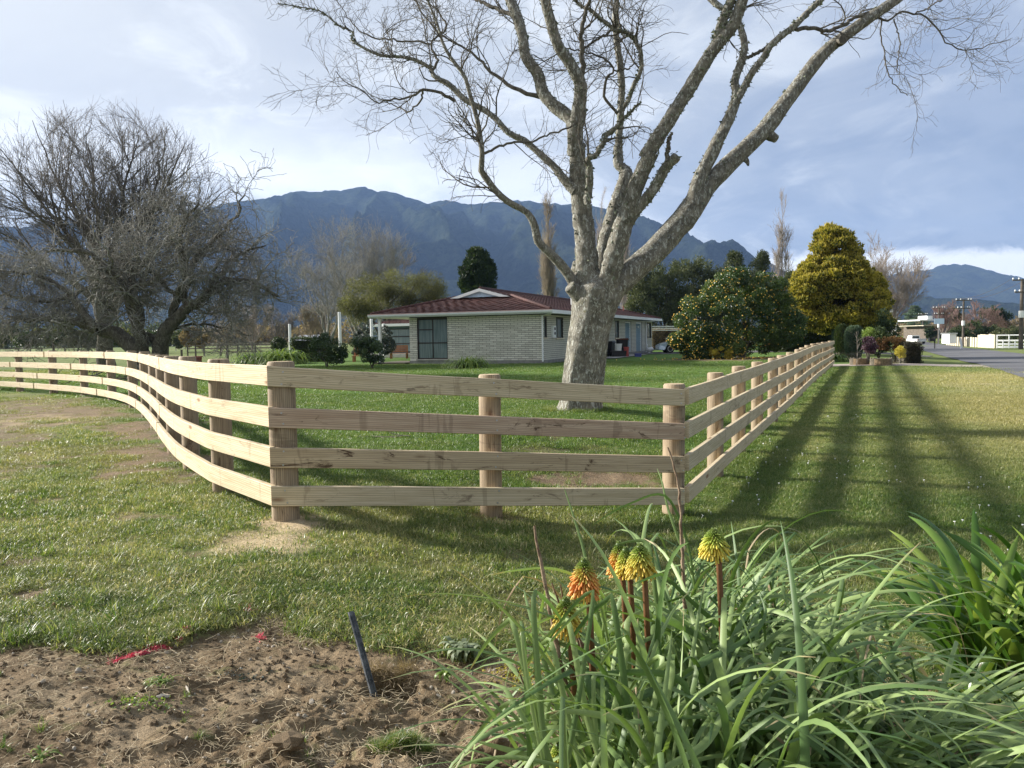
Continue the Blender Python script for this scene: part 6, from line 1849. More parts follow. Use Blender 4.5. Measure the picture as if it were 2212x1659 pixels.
for v in bm.verts:
    if v.co.z > 0.9: v.co.y *= 1 - (v.co.z - 0.9) * 0.55
    if v.co.x < 0.3: v.co.y *= 0.88
    if v.co.x > 4.1: v.co.y *= 0.9
bmesh.ops.recalc_face_normals(bm, faces=bm.faces)
bmesh.ops.triangulate(bm, faces=bm.faces)
me = bpy.data.meshes.new('body'); bm.to_mesh(me); bm.free()
cb_ = link('body', me, MAT['carpaint'], car)
bv = cb_.modifiers.new('b', 'BEVEL'); bv.width = 0.03; bv.segments = 2; bv.limit_method = 'ANGLE'; bv.angle_limit = math.radians(50)
MB().prism([(1.5, 0.95), (1.98, 1.20), (2.55, 1.25), (3.0, 1.18), (3.3, 0.97)], -W_ / 2 + 0.02, -W_ / 2 + 0.045, 'y').build('side_window', MAT['glass'], car)
for x_ in (0.86, 3.36):
    for s_ in (-1, 1):
        y_ = s_ * (W_ / 2 - 0.1)
        w__ = MB().tube([(x_, y_ - 0.10, 0.31), (x_, y_ + 0.10, 0.31)], 0.315, 24).build('wheel', MAT['tyre'], car)
        MB().tube([(x_, y_ + s_ * 0.101, 0.31), (x_, y_ + s_ * 0.112, 0.31)], [0.215, 0.205], 20).build('rim', MAT['metal'], w__)
        MB().tube([(x_, y_ + s_ * 0.113, 0.31), (x_, y_ + s_ * 0.116, 0.31)], [0.155, 0.15], 18).build('hub', MAT['black'], w__)
for s_ in (-1, 1): MB().box(0.08, 0.24, s_ * 0.62 - .12, s_ * 0.62 + .12, 0.52, 0.635).build('headlight', MAT['glass'], car)
MB().box(-0.05, 0.02, -0.25, 0.25, 0.30, 0.42).build('number_plate', MAT['white'], car)
MB().box(-0.03, 0.3, -0.70, 0.70, 0.24, 0.33).build('bumper', MAT['carpaint'], car)
# clothesline arms
p = at(1430, 712, 68); r = wempty('clothesline', (p[0], p[1], 0), 'fold-down clothesline arms behind the right corner of the house', 'clothesline')
for k in range(3): MB().tube([(p[0] - 1.3, p[1] + k * .4, p[2] + 0.3 - k * 0.16), (p[0] + 1.6, p[1] + k * .4, p[2] + 0.25 - k * 0.16)], 0.03, 6).build('arm', MAT['white'], r)
MB().tube([(p[0] + 1.6, p[1], -0.1), (p[0] + 1.6, p[1], p[2] + 0.3)], .04, 8).build('post', MAT['metal'], r)
boxhedge('shaded_hedge', 1690, 1800, 700, 752, 57, 2.5, 'dark hedge in the shade under the golden conifer, behind the fence', LM['hedge'], 6000, 0.2)
boxhedge('brown_hedge', 1410, 1470, 712, 752, 74, 1.5, 'dull brown hedge behind the parked car', LM['straw'], 3000, 0.2)

# ================================================================ garden and topiary at the end of the fence
def topi(x0, x1, y0, ybase, Y, lab, mat):
    c = at((x0 + x1) / 2, ybase, Y); c[2] = float(terr(c[0], Y)); k = Y / FPX
    rx_ = (x1 - x0) / 2 * k; h = at((x0 + x1) / 2, y0, Y)[2] - c[2]
    root = wempty('topiary_conifer', tuple(c), lab, 'topiary', 'clipped column conifers at the end of the fence')
    n = 9000
    d = unit(rng.normal(size=(n, 3))); z = rng.random(n)
    prof = np.clip(np.sin(np.clip(z, 0.02, 1) * math.pi * 0.5 + 0.5) * 1.12, 0, 1) * np.sqrt(np.clip(1 - ((z - 0.45) / 0.56) ** 4, 0, 1))
    a = rng.uniform(0, 2 * math.pi, n)
    bmp = 1 + (fbm(a * 2 + 3, z * 5, 3, 4) - .5) * 0.16
    q = np.stack([c[0] + np.cos(a) * rx_ * prof * bmp, c[1] + np.sin(a) * rx_ * prof * bmp, c[2] + 0.05 + z * (h - 0.08)], 1) + rng.normal(size=(n, 3)) * 0.02
    V, F, rn, tp = leaves(q, np.stack([np.cos(a), np.sin(a), np.full(n, 1.2)], 1) + rng.normal(size=(n, 3)) * .3, 0.11 * rng.uniform(.7, 1.3, n), 0.35)
    link('foliage', npmesh('foliage', V, F, dict(rnd=rn, tip=tp)), mat, root)
    hs = np.linspace(0, 1, 8)
    MB().tube([(c[0], c[1], c[2] + t_ * h * 0.95) for t_ in hs], [rx_ * 0.86 * max(0.2, math.sqrt(max(0, 1 - ((t_ - .45) / .56) ** 4))) for t_ in hs], 10).build('inner_twigs', MAT['barkdark'], root)
topi(1826, 1864, 703, 764, 44, 'grey-green clipped column conifer, the one nearest the flower bed', LM['topiary'])
topi(1804, 1832, 700, 764, 46.5, 'green clipped column conifer just beyond the last fence post', LM['hedge'])
topi(1798, 1812, 702, 764, 50, 'slim green clipped conifer half hidden behind the other two', LM['topiary'])
a = at(1812, 750, 45); a[2] = float(terr(a[0], 45)); fountain('cabbage_plant', (at(1813, 750, 42)[0] - .8, 41, float(terr(at(1813, 750, 42)[0] - .8, 41))), 0.9, 1.0, 240, LM['lime'], 'bright green spiky plant behind the end of the fence rails', lw=0.05)
def edging(x0, x1, Y, lab, n):
    c = at((x0 + x1) / 2, 770, Y); z = float(terr(c[0], Y)); k = Y / FPX; R_x = (x1 - x0) / 2 * k
    root = wempty('log_edging', (c[0], Y, z), lab, 'garden edging', 'rolls of log edging round the flower bed')
    for i in range(n):
        a = math.pi + math.pi * (i + 0.5) / n
        x, y = c[0] + R_x * math.cos(a), Y + 0.55 * R_x * math.sin(a)
        h = 0.34 + random.uniform(-.05, .03)
        MB().tube([(x, y, z - .05), (x, y, z + h - .02), (x, y, z + h)], [R_x * 1.35 / n] * 2 + [R_x * 1.1 / n], 8).build('log', MAT['logroll'], root)
    MB().tube([(c[0], Y, z - .05), (c[0], Y, z + 0.30)], [R_x * 0.9, R_x * 0.9], 20).build('soil', MAT['soilclod'], root)
edging(1836, 1874, 36.3, 'curved log-roll edging round the left part of the flower bed', 22)
edging(1880, 1926, 35.5, 'curved log-roll edging round the right part of the flower bed', 26)
gz = lambda x, Y: (at(x, 770, Y)[0], Y, float(terr(at(x, 770, Y)[0], Y)))
shrub('purple_plant', (1862, 1892, 728, 764), 36.4, 'purple-leaved plant in the flower bed at the driveway', LM['purple'], 2200, 0.09, (0.1, 0.2), cat='plant')
shrub('yellow_shrub', (1862, 1886, 706, 734), 38.5, 'small yellow-green shrub crown behind the purple plant', LM['lime'], 1500, 0.08, (0.1, 0.2))
shrub('dark_shrub', (1866, 1930, 700, 764), 39.5, 'dark green conifer shrub behind the flower bed', LM['dark'], 6000, 0.12, (0.2, 0.4), extra=[(1890, 735, 34, 26), (1915, 712, 22, 38, 1.5)])
fountain('rust_grass_clump', gz(1905, 35.9), 0.55, 0.75, 420, LM['rust'], 'rust-brown tussock grass spilling over the right log edging', lw=0.008)
shrub('russet_shrub', (1905, 1958, 733, 766), 38.5, 'low russet-leaved shrub between the tussock and the dark clipped hedge', LM['rust'], 3000, 0.09, (0.1, 0.25), extra=[(1922, 742, 24, 14), (1945, 745, 16, 14)])
shrub('yellow_bush', (1934, 1955, 748, 774), 37.2, 'bright yellow little bush at the foot of the russet shrub', LM['yellow'], 1800, 0.07, (0.08, 0.16))
boxhedge('low_dark_hedge', 1953, 1992, 742, 775, 37.6, 1.1, 'low dark brown clipped hedge block beside the road', LM['box'], 5000, 0.07)
# thin stake tree in the bed
p = gz(1851, 35.2)
r = wempty('young_tree', p, 'young bare tree staked in the flower bed', 'tree')
P, R = traced([(np.array([(p[0], p[1], p[2]), (p[0] + .02, p[1], p[2] + .7), (p[0] - .02, p[1], p[2] + 1.55)]), np.array([.02, .015, .008]))], 10)
link('trunk', tubes([(P, R, 6)], 'trunk'), MAT['twigpale'], r)
A, a_ = grow(P, R, 12, .55, (40, 70), .3, 5, .15, .1, .6, .5, .005); link('twigs', tubes([(A, a_, 4)], 'twigs'), MAT['twigpale'], r)
for x, yt in ((1808, 0), (1880, 0)): pass
# ================================================================ along the road
def pole(x, ybase, Y, ytop, lab, arms=2, r=0.15, band=True):
    c = at(x, ybase, Y); z = float(terr(c[0], Y)); zt = at(x, ytop, Y)[2]; k = Y / FPX
    root = wempty('power_pole', (c[0], Y, z), lab, 'power pole', 'power poles along the road')
    MB().tube([(c[0], Y, z - .3), (c[0], Y, zt)], [r, r * 0.65], 10).build('pole', MAT['polewood'], root)
    for j in range(arms):
        za = zt - 0.12 - j * (zt - z) * 0.17
        w_ = (1.25, 1.0)[j % 2]
        arm = MB().box(c[0] - w_, c[0] + w_ * .8, Y - r - 0.10, Y - r - 0.01, za - .07, za + .07).build('cross_arm', MAT['polewood'], root)
        for q in (-w_ * .95, -w_ * .45, w_ * .45, w_ * .75):
            MB().tube([(c[0] + q, Y - r - .05, za + .07), (c[0] + q, Y - r - .05, za + .16), (c[0] + q, Y - r - .05, za + .26)], [.04, .09, .05], 8).build('insulator', MAT['white'], arm)
    if band: MB().tube([(c[0], Y, z + (zt - z) * .45), (c[0], Y, z + (zt - z) * .55)], r * 1.25, 10).build('sign_band', MAT['white'], root)
    return c[0], Y, zt
def ground_Y(x, y): return float(gr(x, y)[1])
Y1 = 84.0
tops = [pole(2205, 751, Y1, 603, 'nearest power pole, at the right edge of the photo', r=0.24),
        pole(2080, 739, 112, 647, 'second power pole, in front of the reddish trees', r=0.17),
        pole(2027, 735, 150, 664, 'third power pole, behind the blue road sign', r=0.17),
        pole(1993, 730, 190, 678, 'fourth power pole along the road', 1, r=0.17),
        pole(1966, 727, 235, 690, 'slim pale power pole furthest along the road', 1, 0.17, False),
        pole(1930, 727, 220, 676, 'grey power pole beside the white lattice tower', 1, 0.13, False)]
wires = []
for dxw in (-1.1, 0.6):
    a = [(2265, 590, 60)]
    for (x0, y0, z0), (x1, y1, z1) in zip(tops[:4], tops[1:5]):
        t_ = np.linspace(0, 1, 9)
        wires.append((np.stack([x0 + dxw + (x1 - x0) * t_, y0 + (y1 - y0) * t_, z0 + .1 + (z1 - z0) * t_ - 1.2 * 4 * t_ * (1 - t_) * 0.5], 1), np.full(9, 0.018)))
P, R = traced([w_ for w_ in wires], 9)
tag(link('power_lines', tubes([(P, R, 4)], 'power_lines'), MAT['polewood']), 'thin overhead wires strung between the power poles', 'wires')
# white rail fence and cream panels
def whitefence():
    a = at(2154, 745, 92); b_ = at(2260, 750, 88)
    z = float(terr(a[0], 90)); root = wempty('white_fence', (a[0], 92, z), 'white painted lattice-topped fence at the right edge across the road', 'fence')
    L0, L1 = np.array([a[0], 92.0]), np.array([b_[0], 88.0])
    pp, s = resample([L0, L1], 0.62)
    for i, q in enumerate(pp):
        h_ = 1.62 if i % 2 == 0 else 1.60
        MB().box(q[0] - .05, q[0] + .05, q[1] - .05, q[1] + .05, z, z + (h_ if i % 2 == 0 else 0.95)).build('post', MAT['white'], root)
    for h_, t_ in ((0.16, .12), (.5, .09), (.92, .09), (1.56, .05)):
        m = MB()
        m.prism([(L0[0], L0[1] - .07), (L1[0], L1[1] - .07), (L1[0], L1[1] - .05), (L0[0], L0[1] - .05)], z + h_ - t_, z + h_ + t_, 'z'); m.build('rail', MAT['white'], root)
whitefence()
a = at(2045, 740, 128); b_ = at(2150, 745, 94)
root = wempty('cream_wall', (a[0], 128, -0.8), 'row of cream concrete fence panels with gaps across the road', 'wall')
pp, s = resample([np.array([a[0], 128.0]), np.array([b_[0], 94.0])], 1.7)
for i, (q, q2) in enumerate(zip(pp[:-1], pp[1:])):
    d_ = (q2 - q) * (0.62 if i < 15 else 0.96)
    z = float(terr(*q)); h_ = 1.35 + 0.35 * (i > 14) + random.uniform(-.05, .05); nn = unit(np.array([-d_[1], d_[0]])) * .08
    MB().prism([tuple(q + nn), tuple(q + d_ + nn), tuple(q + d_ - nn), tuple(q - nn)], z - .1, z + h_, 'z').build('panel', MAT['cream'], root)
# mailbox, marker, sign, white vehicle
p = gr(2019, 741); Y = 96.0; x = at(2019, 741, Y)[0]; z = float(terr(x, Y))
r = empty('mailbox', (x, Y, z), 'small black mailbox on a thin post at the roadside', 'mailbox'); MB().tube([(0, 0, 0), (0, 0, 1.45)], .07, 8).build('post', MAT['black'], r); MB().box(-.75, .02, -.2, .2, .95, 1.3).build('box', MAT['black'], r)
Y = 92.0; x = at(2080, 742, Y)[0]; z = float(terr(x, Y)); MBo = MB().prism([(-.14, 0), (.10, 0), (-.12, 1.35), (-.32, 1.35)], -.04, .04, 'y').build('marker_post', MAT['white']); MBo.location = (x - 0.1, Y, z); tag(MBo, 'leaning white wooden marker post on the grass verge across the road', 'post')
Y = 140.0; x = at(2028, 735, Y)[0]; z = float(terr(x, Y)); zt = at(2028, 688, Y)[2]
r = empty('road_sign', (x, Y, z), 'pale blue-grey rectangular road sign among the distant poles', 'sign'); MB().tube([(0, 0, 0), (0, 0, zt - z)], .05, 8).build('post', MAT['metal'], r); MB().box(-.9, .9, -.06, -.02, zt - z - 1.0, zt - z + .0).build('sign_panel', MAT['lightblue'], r)
Y = 150.0; x = at(1992, 738, Y)[0]; z = float(terr(x, Y))
r = empty('white_truck', (x, Y, z + .04), 'small white truck seen from behind, far down the road', 'truck')
MB().box(-.95, .95, 0, 4.2, .45, .95).build('tray', MAT['white'], r); MB().box(-.93, .93, -.04, .0, .62, 1.0).build('tailgate', MAT['metal'], r)
MB().prism([(-.85, .95), (.85, .95), (.72, 1.62), (-.72, 1.62)], 2.4, 4.0, 'y').build('cab', MAT['white'], r); MB().box(-.66, .66, 2.36, 2.39, 1.08, 1.5).build('rear_window', MAT['glass'], r)
for s_ in (-1, 1): MB().tube([(s_ * .9, .9, .34), (s_ * .68, .9, .34)], .34, 14).build('wheel', MAT['tyre'], r); MB().box(s_ * .85 - .08, s_ * .85 + .08, -.07, -.041, .66, .9).build('tail_light', MAT['redplastic'], r)
# white lattice tower
Y = 120.0; c = at(1923, 730, Y); z = float(terr(c[0], Y)); zt = at(1923, 668, Y)[2]
r = wempty('white_tower', (c[0], Y, z), 'white scaffold-like frame tower half hidden by the golden conifer', 'tower')
for sx in (-1, 1):
    for sy in (-1, 1): MB().tube([(c[0] + sx * .6, Y + sy * .6, z), (c[0] + sx * .6, Y + sy * .6, zt)], .07, 6).build('leg', MAT['white'], r)
for k in range(6):
    q = z + (zt - z) * (k + .5) / 6
    MB().box(c[0] - .7, c[0] + .7, Y - .72, Y - .6, q, q + .12).build('crossbar', MAT['white'], r)
    MB().tube([(c[0] - .6, Y - .62, q), (c[0] + .6, Y - .62, q + (zt - z) / 6)], .04, 5).build('brace', MAT['white'], r)
MB().box(c[0] - .9, c[0] + .4, Y - .9, Y + .6, zt, zt + .14).build('platform', MAT['cream'], r); MB().box(c[0] - .7, c[0] + .3, Y - .7, Y + .4, zt - 1.2, zt - .2).build('tank', MAT['cream'], r)
# distant house with white roofs
Y = 175.0; a = at(1985, 715, Y); r = wempty('distant_house', (a[0], Y, -1), 'distant pale house with flat white roofs behind the road poles', 'house')
k = Y / FPX
def pxbox(x0, x1, y0, y1, d0, d1):
    A_ = at(x0, y1, Y); B_ = at(x1, y0, Y); return MB().box(A_[0], B_[0], Y + d0, Y + d1, A_[2], B_[2])
pxbox(2000, 2062, 704, 732, 0, 10).build('wall', MAT['oldwood'], r)
pxbox(1982, 2012, 690, 693, -1, 9).build('flat_roof', MAT['white'], r)
pxbox(2003, 2015, 682, 690, 0, 4).build('chimney', MAT['white'], r)
pxbox(1985, 2040, 702, 704, -2, 9).build('flat_roof', MAT['cream'], r)
for i in range(3): pxbox(2006 + i * 15, 2015 + i * 15, 709, 718, -.1, -.02).build('window', MAT['glass'], r)
Y = 110.0; a = at(2058, 730, Y); r = wempty('garden_shed', (a[0], Y, -.9), 'small white box-like shed left of the cream fence panels', 'shed'); pxbox(2051, 2066, 722, 742, 0, 2).build('wall', MAT['white'], r); pxbox(2050, 2067, 719, 722, -.2, 2.2).build('roof', MAT['metal'], r)
# roadside trees, right background
def bgtree(x0, x1, y0, y1, Y, mat, label, n, size, lr, per=30, cat='tree', shell=0.3, extra=None, group=None, up=.4, asp=.4):
    return shrub(label.split('|')[0], (x0, x1, y0, y1), Y, label.split('|')[1], mat, n, size, lr, group, cat, per=per, shell=shell, extra=extra, up=up, asp=asp)
bgtree(2072, 2170, 662, 735, 150, LM['reddish'], 'winter_tree|wide reddish-brown winter tree crown behind the dark bush across the road', 9000, 0.34, (0.5, 1.1), extra=[(2120, 700, 46, 34), (2090, 706, 30, 26), (2155, 712, 28, 26)], asp=.12)
bgtree(2068, 2150, 694, 740, 125, LM['dark'], 'dark_bush|large dark evergreen bush behind the cream fence panels', 7000, 0.3, (0.4, 0.8), extra=[(2100, 715, 30, 22), (2130, 720, 24, 18), (2078, 722, 14, 14)])
bgtree(2130, 2180, 664, 700, 160, LM['dark'], 'dark_tree|dark green tree top right of the reddish crown', 4000, 0.4, (0.5, 0.9), extra=[(2140, 676, 24, 12), (2165, 690, 18, 18)])
bgtree(2025, 2075, 668, 700, 165, LM['shelter'], 'green_tree|dull green tree crown behind the second power pole', 4000, 0.36, (0.5, 0.9), extra=[(2055, 684, 20, 18)])
bgtree(2150, 2230, 705, 745, 118, LM['shelter'], 'scrub_bush|grey-green scrub behind the white fence', 5000, 0.3, (0.4, 0.8), extra=[(2180, 725, 30, 18), (2215, 722, 26, 18)])
bgtree(2050, 2070, 700, 735, 122, LM['hedge'], 'small_tree|small dark green tree right of the white box shed', 2600, 0.25, (0.3, 0.5), extra=[(2061, 724, 10, 12)])
bgtree(2000, 2018, 703, 735, 165, LM['dark'], 'dark_shrub|dark shrub in front of the distant pale house', 2000, 0.35, (0.4, 0.7), extra=[(2010, 716, 10, 12)])
t_ = at(2040, 735, 160); vase('bare_tree', (t_[0], t_[1], -.9), 7.6, 6.5, 'pinkish leafless tree with pale trunks left of the second power pole', MAT['twigpale'], 0.14, 6, n=(40, 260, 1200, 1200), fork=.2, wig=.1, twmat=MAT['twigred'], rm=0.02)
t_ = at(2110, 735, 148); vase('bare_tree', (t_[0], t_[1], -.9), 7.4, 8.5, 'leafless tree with white branches inside the reddish crown', MAT['twigpale'], 0.12, 7, n=(40, 220, 900, 0), fork=.2, wig=.12, twmat=MAT['twigred'], rm=0.025)
# layered blue-green conifer far down the road
Y = 210.0; c = at(1975, 730, Y); zb = -1.0; zt = at(1975, 659, Y)[2]
lum = []
for k in range(9):
    f_ = k / 9; zz = zt - (zt - zb) * (0.06 + 0.62 * f_); rr2 = 0.5 + 3.9 * f_ ** 0.8
    for j in range(9):
        a = rng.uniform(0, 6.28); q = rr2 * rng.uniform(.4, 1); lum.append((c[0] + math.cos(a) * q, Y + math.sin(a) * q, zz + rng.uniform(-.2, .2), .9, .9, .28))
leafy('layered_conifer', (c[0], Y, zb), 'layered blue-green conifer at the far end of the road', 'tree', lum, 6500, 0.5, LM['topiary'], asp=.3, shell=.3, stems=stemset((c[0], Y, zb), [(c[0], Y, zt)], .25, jit=0.0))
#@@SPLIT4
# ================================================================ grass
protos = {}
def tuft(name, n, rad, h0, h1, w_, seg=2, mat='grass', splay=0.8):
    """patch of blades"""
    b = np.stack([rng.uniform(-rad, rad, n), rng.uniform(-rad, rad, n), np.full(n, -0.005)], 1)
    az = rng.uniform(0, 6.283, n); e = np.radians(rng.uniform(35, 88, n)); L = rng.uniform(h0, h1, n)
    P = [b]; p = b
    for k in range(seg):
        p = p + np.stack([np.cos(az) * np.cos(e), np.sin(az) * np.cos(e), np.sin(e)], 1) * (L / seg)[:, None]
        P.append(p); e = e - splay * rng.uniform(0.3, 1.2, n) * 2 / seg
    P = np.stack(P, 1); P[:, :, 2] = np.maximum(P[:, :, 2], -0.004)
    a2 = az + rng.uniform(-.8, .8, n) + math.pi / 2
    side = np.stack([np.cos(a2), np.sin(a2), rng.normal(size=n) * 0.2], 1)
    wk = np.linspace(1, 0.35, seg) if seg > 1 else np.array([1.0])
    ww = w_ * rng.uniform(.6, 1.3, n)
    V = [];
    for k in range(seg):
        V += [P[:, k] - side * (ww * wk[k] / 2)[:, None], P[:, k] + side * (ww * wk[k] / 2)[:, None]]
    V.append(P[:, seg]); V = np.stack(V, 1); m_ = 2 * seg + 1
    o_ = np.arange(n)[:, None] * m_
    q = np.concatenate([o_ + np.array([[2 * k, 2 * k + 1, 2 * k + 3, 2 * k + 2]]) for k in range(seg - 1)]) if seg > 1 else np.zeros((0, 4), int)
    t_ = o_ + np.array([[2 * seg - 2, 2 * seg - 1, 2 * seg]])
    tip = np.array(sum([[k / seg] * 2 for k in range(seg)], []) + [1.0])
    me = npmesh(name, V.reshape(-1, 3), [q, t_], dict(rnd=np.repeat(rng.random(n), m_), tip=np.tile(tip, n)), True)
    me.materials.append(MAT[mat] if isinstance(mat, str) else mat)
    return me

def scatter(name, P, scl, rot, meshes, attrs=None, kind='stuff', label=None, cat=None, parent=None):
    me = bpy.data.meshes.new(name)
    me.vertices.add(len(P)); me.vertices.foreach_set('co', np.asarray(P, np.float32).ravel())
    def fa(k, a, t_):
        x = me.attributes.new(k, t_, 'POINT')
        x.data.foreach_set('vector' if t_ == 'FLOAT_VECTOR' else 'value', np.asarray(a, np.int32 if t_ == 'INT' else np.float32).ravel())
    fa('scl', scl, 'FLOAT'); fa('rot', rot, 'FLOAT_VECTOR'); fa('pick', rng.integers(0, len(meshes), len(P)), 'INT')
    for k, a in (attrs or {}).items(): fa(k, a, 'FLOAT')
    col = bpy.data.collections.new(name + '_pieces')
    for i, m in enumerate(meshes):
        col.objects.link(bpy.data.objects.new('%s_piece%02d' % (name, i), m))
    ng = bpy.data.node_groups.new(name, 'GeometryNodeTree')
    ng.interface.new_socket('Geometry', in_out='INPUT', socket_type='NodeSocketGeometry')
    ng.interface.new_socket('Geometry', in_out='OUTPUT', socket_type='NodeSocketGeometry')
    N = ng.nodes; L = ng.links
    gi = N.new('NodeGroupInput'); go = N.new('NodeGroupOutput'); ip = N.new('GeometryNodeInstanceOnPoints'); ci = N.new('GeometryNodeCollectionInfo')
    ci.inputs['Collection'].default_value = col; ci.inputs['Separate Children'].default_value = True; ci.inputs['Reset Children'].default_value = True
    L.new(gi.outputs[0], ip.inputs['Points']); L.new(ci.outputs[0], ip.inputs['Instance']); ip.inputs['Pick Instance'].default_value = True
    def na(k, t_):
        x = N.new('GeometryNodeInputNamedAttribute'); x.data_type = t_; x.inputs['Name'].default_value = k
        return [o for o in x.outputs if o.enabled and o.name == 'Attribute'][0]
    L.new(na('pick', 'INT'), ip.inputs['Instance Index'])
    er = N.new('FunctionNodeEulerToRotation'); L.new(na('rot', 'FLOAT_VECTOR'), er.inputs[0]); L.new(er.outputs[0], ip.inputs['Rotation'])
    L.new(na('scl', 'FLOAT'), ip.inputs['Scale']); L.new(ip.outputs[0], go.inputs[0])
    for m in meshes:
        pass
    me.materials.append(meshes[0].materials[0])
    o = bpy.data.objects.new(name, me); COL.objects.link(o)
    if parent is not None: o.parent = parent
    md = o.modifiers.new('scatter', 'NODES'); md.node_group = ng
    return tag(o, label, cat, kind=kind)

def sample_view(n, Y0, Y1, ulo=-80, uhi=2300, pw=1.0):
    """ground points uniform over the visible trapezoid between two depths"""
    Y = np.sqrt(rng.uniform(Y0 ** 2, Y1 ** 2, n)); u = rng.uniform(ulo, uhi, n)
    X = (u - 1106) / FPX * Y * 1.02
    return X, Y
def grass_layer(name, n, Y0, Y1, meshes, s0, s1, thin=1.0, label=None):
    X, Y = sample_view(n, Y0, Y1)
    so_, dr_, sa_, mu_, ri_ = masks(X, Y)
    bare = np.clip(np.maximum(np.maximum(so_ * 1.05, sa_ * 0.9), mu_ * 1.05), 0, 1)
    # nothing growing in the road, the drive or the yard
    rd = (X - (r0[0] + (Y - r0[1]) * 0.476)) * 0.905
    keep = (rng.random(n) > bare ** 0.55 * 1.03) & (rd < 0.05 + rng.random(n) * 0.2)
    hx = (X - C0[0]) * 0.926 - (Y - C0[1]) * 0.378; hy_ = (X - C0[0]) * 0.378 + (Y - C0[1]) * 0.926
    keep &= ~((hx < 0.15) & (hy_ > -0.15))
    dt = np.hypot(X - 1.15, Y - TY)
    keep &= dt > 0.40 + 0.1 * rng.random(n)
    d1 = (Y > 34.6) & (X > 13.5); keep &= ~d1
    X, Y, so_, dr_, ri_, mu_ = X[keep], Y[keep], so_[keep], dr_[keep], ri_[keep], mu_[keep]
    Z = gh(X, Y)
    nz = fbm(X * 0.9, Y * 0.9, 3, 5)
    sc_ = rng.uniform(s0, s1, len(X)) * (0.65 + 0.8 * nz) * (1 - 0.35 * so_)
    rot = np.stack([rng.normal(size=len(X)) * 0.06, rng.normal(size=len(X)) * 0.06, rng.uniform(0, 6.28, len(X))], 1)
    return scatter(name, np.stack([X, Y, Z], 1), sc_, rot, meshes, dict(dryi=dr_, richi=ri_, thini=np.clip(so_ + mu_, 0, 1)), label=label, cat='grass')
gA = [tuft('turf', 70, 0.085, 0.020, 0.060, 0.0050, 3, splay=1.3) for _ in range(7)]
gB = [tuft('turf', 120, 0.16, 0.020, 0.060, 0.0070, 2, splay=1.2) for _ in range(6)]
gC = [tuft('turf', 130, 0.40, 0.025, 0.06, 0.014, 1) for _ in range(5)]
gD = [tuft('weeds', 26, 0.03, 0.06, 0.15, 0.0058, 4, splay=0.6) for _ in range(5)]
grass_layer('near_grass', 10000, 2.2, 4.6, gA, 0.75, 1.15, label='ragged turf in the foreground in front of the fence')
grass_layer('lawn_grass', 15000, 4.5, 10.0, gB, 0.65, 1.0, label='lawn grass around and under the fence')
grass_layer('lawn_grass', 12000, 9.8, 19.0, gB, 0.8, 1.25, label='lawn grass around the big bare tree')
grass_layer('lawn_grass', 9000, 18.5, 42.0, gC, 0.6, 0.95, label='short lawn grass between the big tree and the house')
# longer tussocks: along the soil edge, at post feet, by the verge
X, Y = sample_view(5200, 2.3, 9.0)
so_, dr_, sa_, mu_, ri_ = masks(X, Y)
Z0 = terr(X, Y); u, v = topx(X, Y, Z0); b = np.interp(u, bx, by)
pr = 0.05 + 0.8 * np.exp(-((v - b + 18) / 26) ** 2) + 0.5 * (fbm(X * 1.3, Y * 1.3, 3, 6) > 0.60)
for (x_, y_) in PF + LP[:4] + [(rx(q), q) for q in RY[:3]]:
    pr = pr + 0.9 * np.exp(-(((X - x_) ** 2 + (Y - y_) ** 2) / 0.16 ** 2))
k_ = (rng.random(len(X)) < pr * 0.5) & (so_ < 0.6) & (sa_ < 0.5) | ((rng.random(len(X)) < 0.20) & (Y < 3.5) & (fbm(X * 4, Y * 4, 3, 1) > 0.52))
X, Y = X[k_], Y[k_]
scatter('tussocks', np.stack([X, Y, gh(X, Y)], 1), rng.uniform(0.5, 1.1, len(X)) * np.where(so_[k_] > .5, .45, 1), np.stack([rng.normal(size=len(X)) * .1, rng.normal(size=len(X)) * .1, rng.uniform(0, 6.28, len(X))], 1), gD,
        dict(dryi=dr_[k_] * 0.5, richi=ri_[k_] * 0 + 0.45, thini=so_[k_] * 0), label='longer grass tussocks along the edge of the bare soil', cat='grass')
n_ = 240; a = rng.uniform(0, 6.28, n_); q = rng.uniform(.42, .68, n_)
tx = float(cc[0][0]); ty = float(cc[0][1]); X = tx + np.cos(a) * q; Y = ty + np.sin(a) * q
scatter('tussocks', np.stack([X, Y, gh(X, Y)], 1), rng.uniform(.5, 1.0, n_), np.stack([a * 0, a * 0, a], 1), gD, dict(dryi=a * 0 + .1, richi=a * 0 + .6, thini=a * 0), label='longer grass growing round the foot of the big bare tree', cat='grass')
# the sod with paint on it
n_ = 260
a = rng.uniform(0, 6.28, n_); q = np.sqrt(rng.random(n_))
X = SOD[0] + np.cos(a) * q * 0.11 + 0.02; Y = SOD[1] + np.sin(a) * q * 0.05
sodo = scatter('grass_sod', np.stack([X, Y, gh(X, Y) - 0.003], 1), rng.uniform(0.25, 0.5, n_), np.stack([rng.normal(size=n_) * .2, rng.normal(size=n_) * .2, rng.uniform(0, 6.28, n_)], 1), gD,
        dict(dryi=np.zeros(n_), richi=np.full(n_, .4), thini=np.zeros(n_)), label='small green sod of grass sitting in the bare soil, dabbed with pink paint', cat='grass')
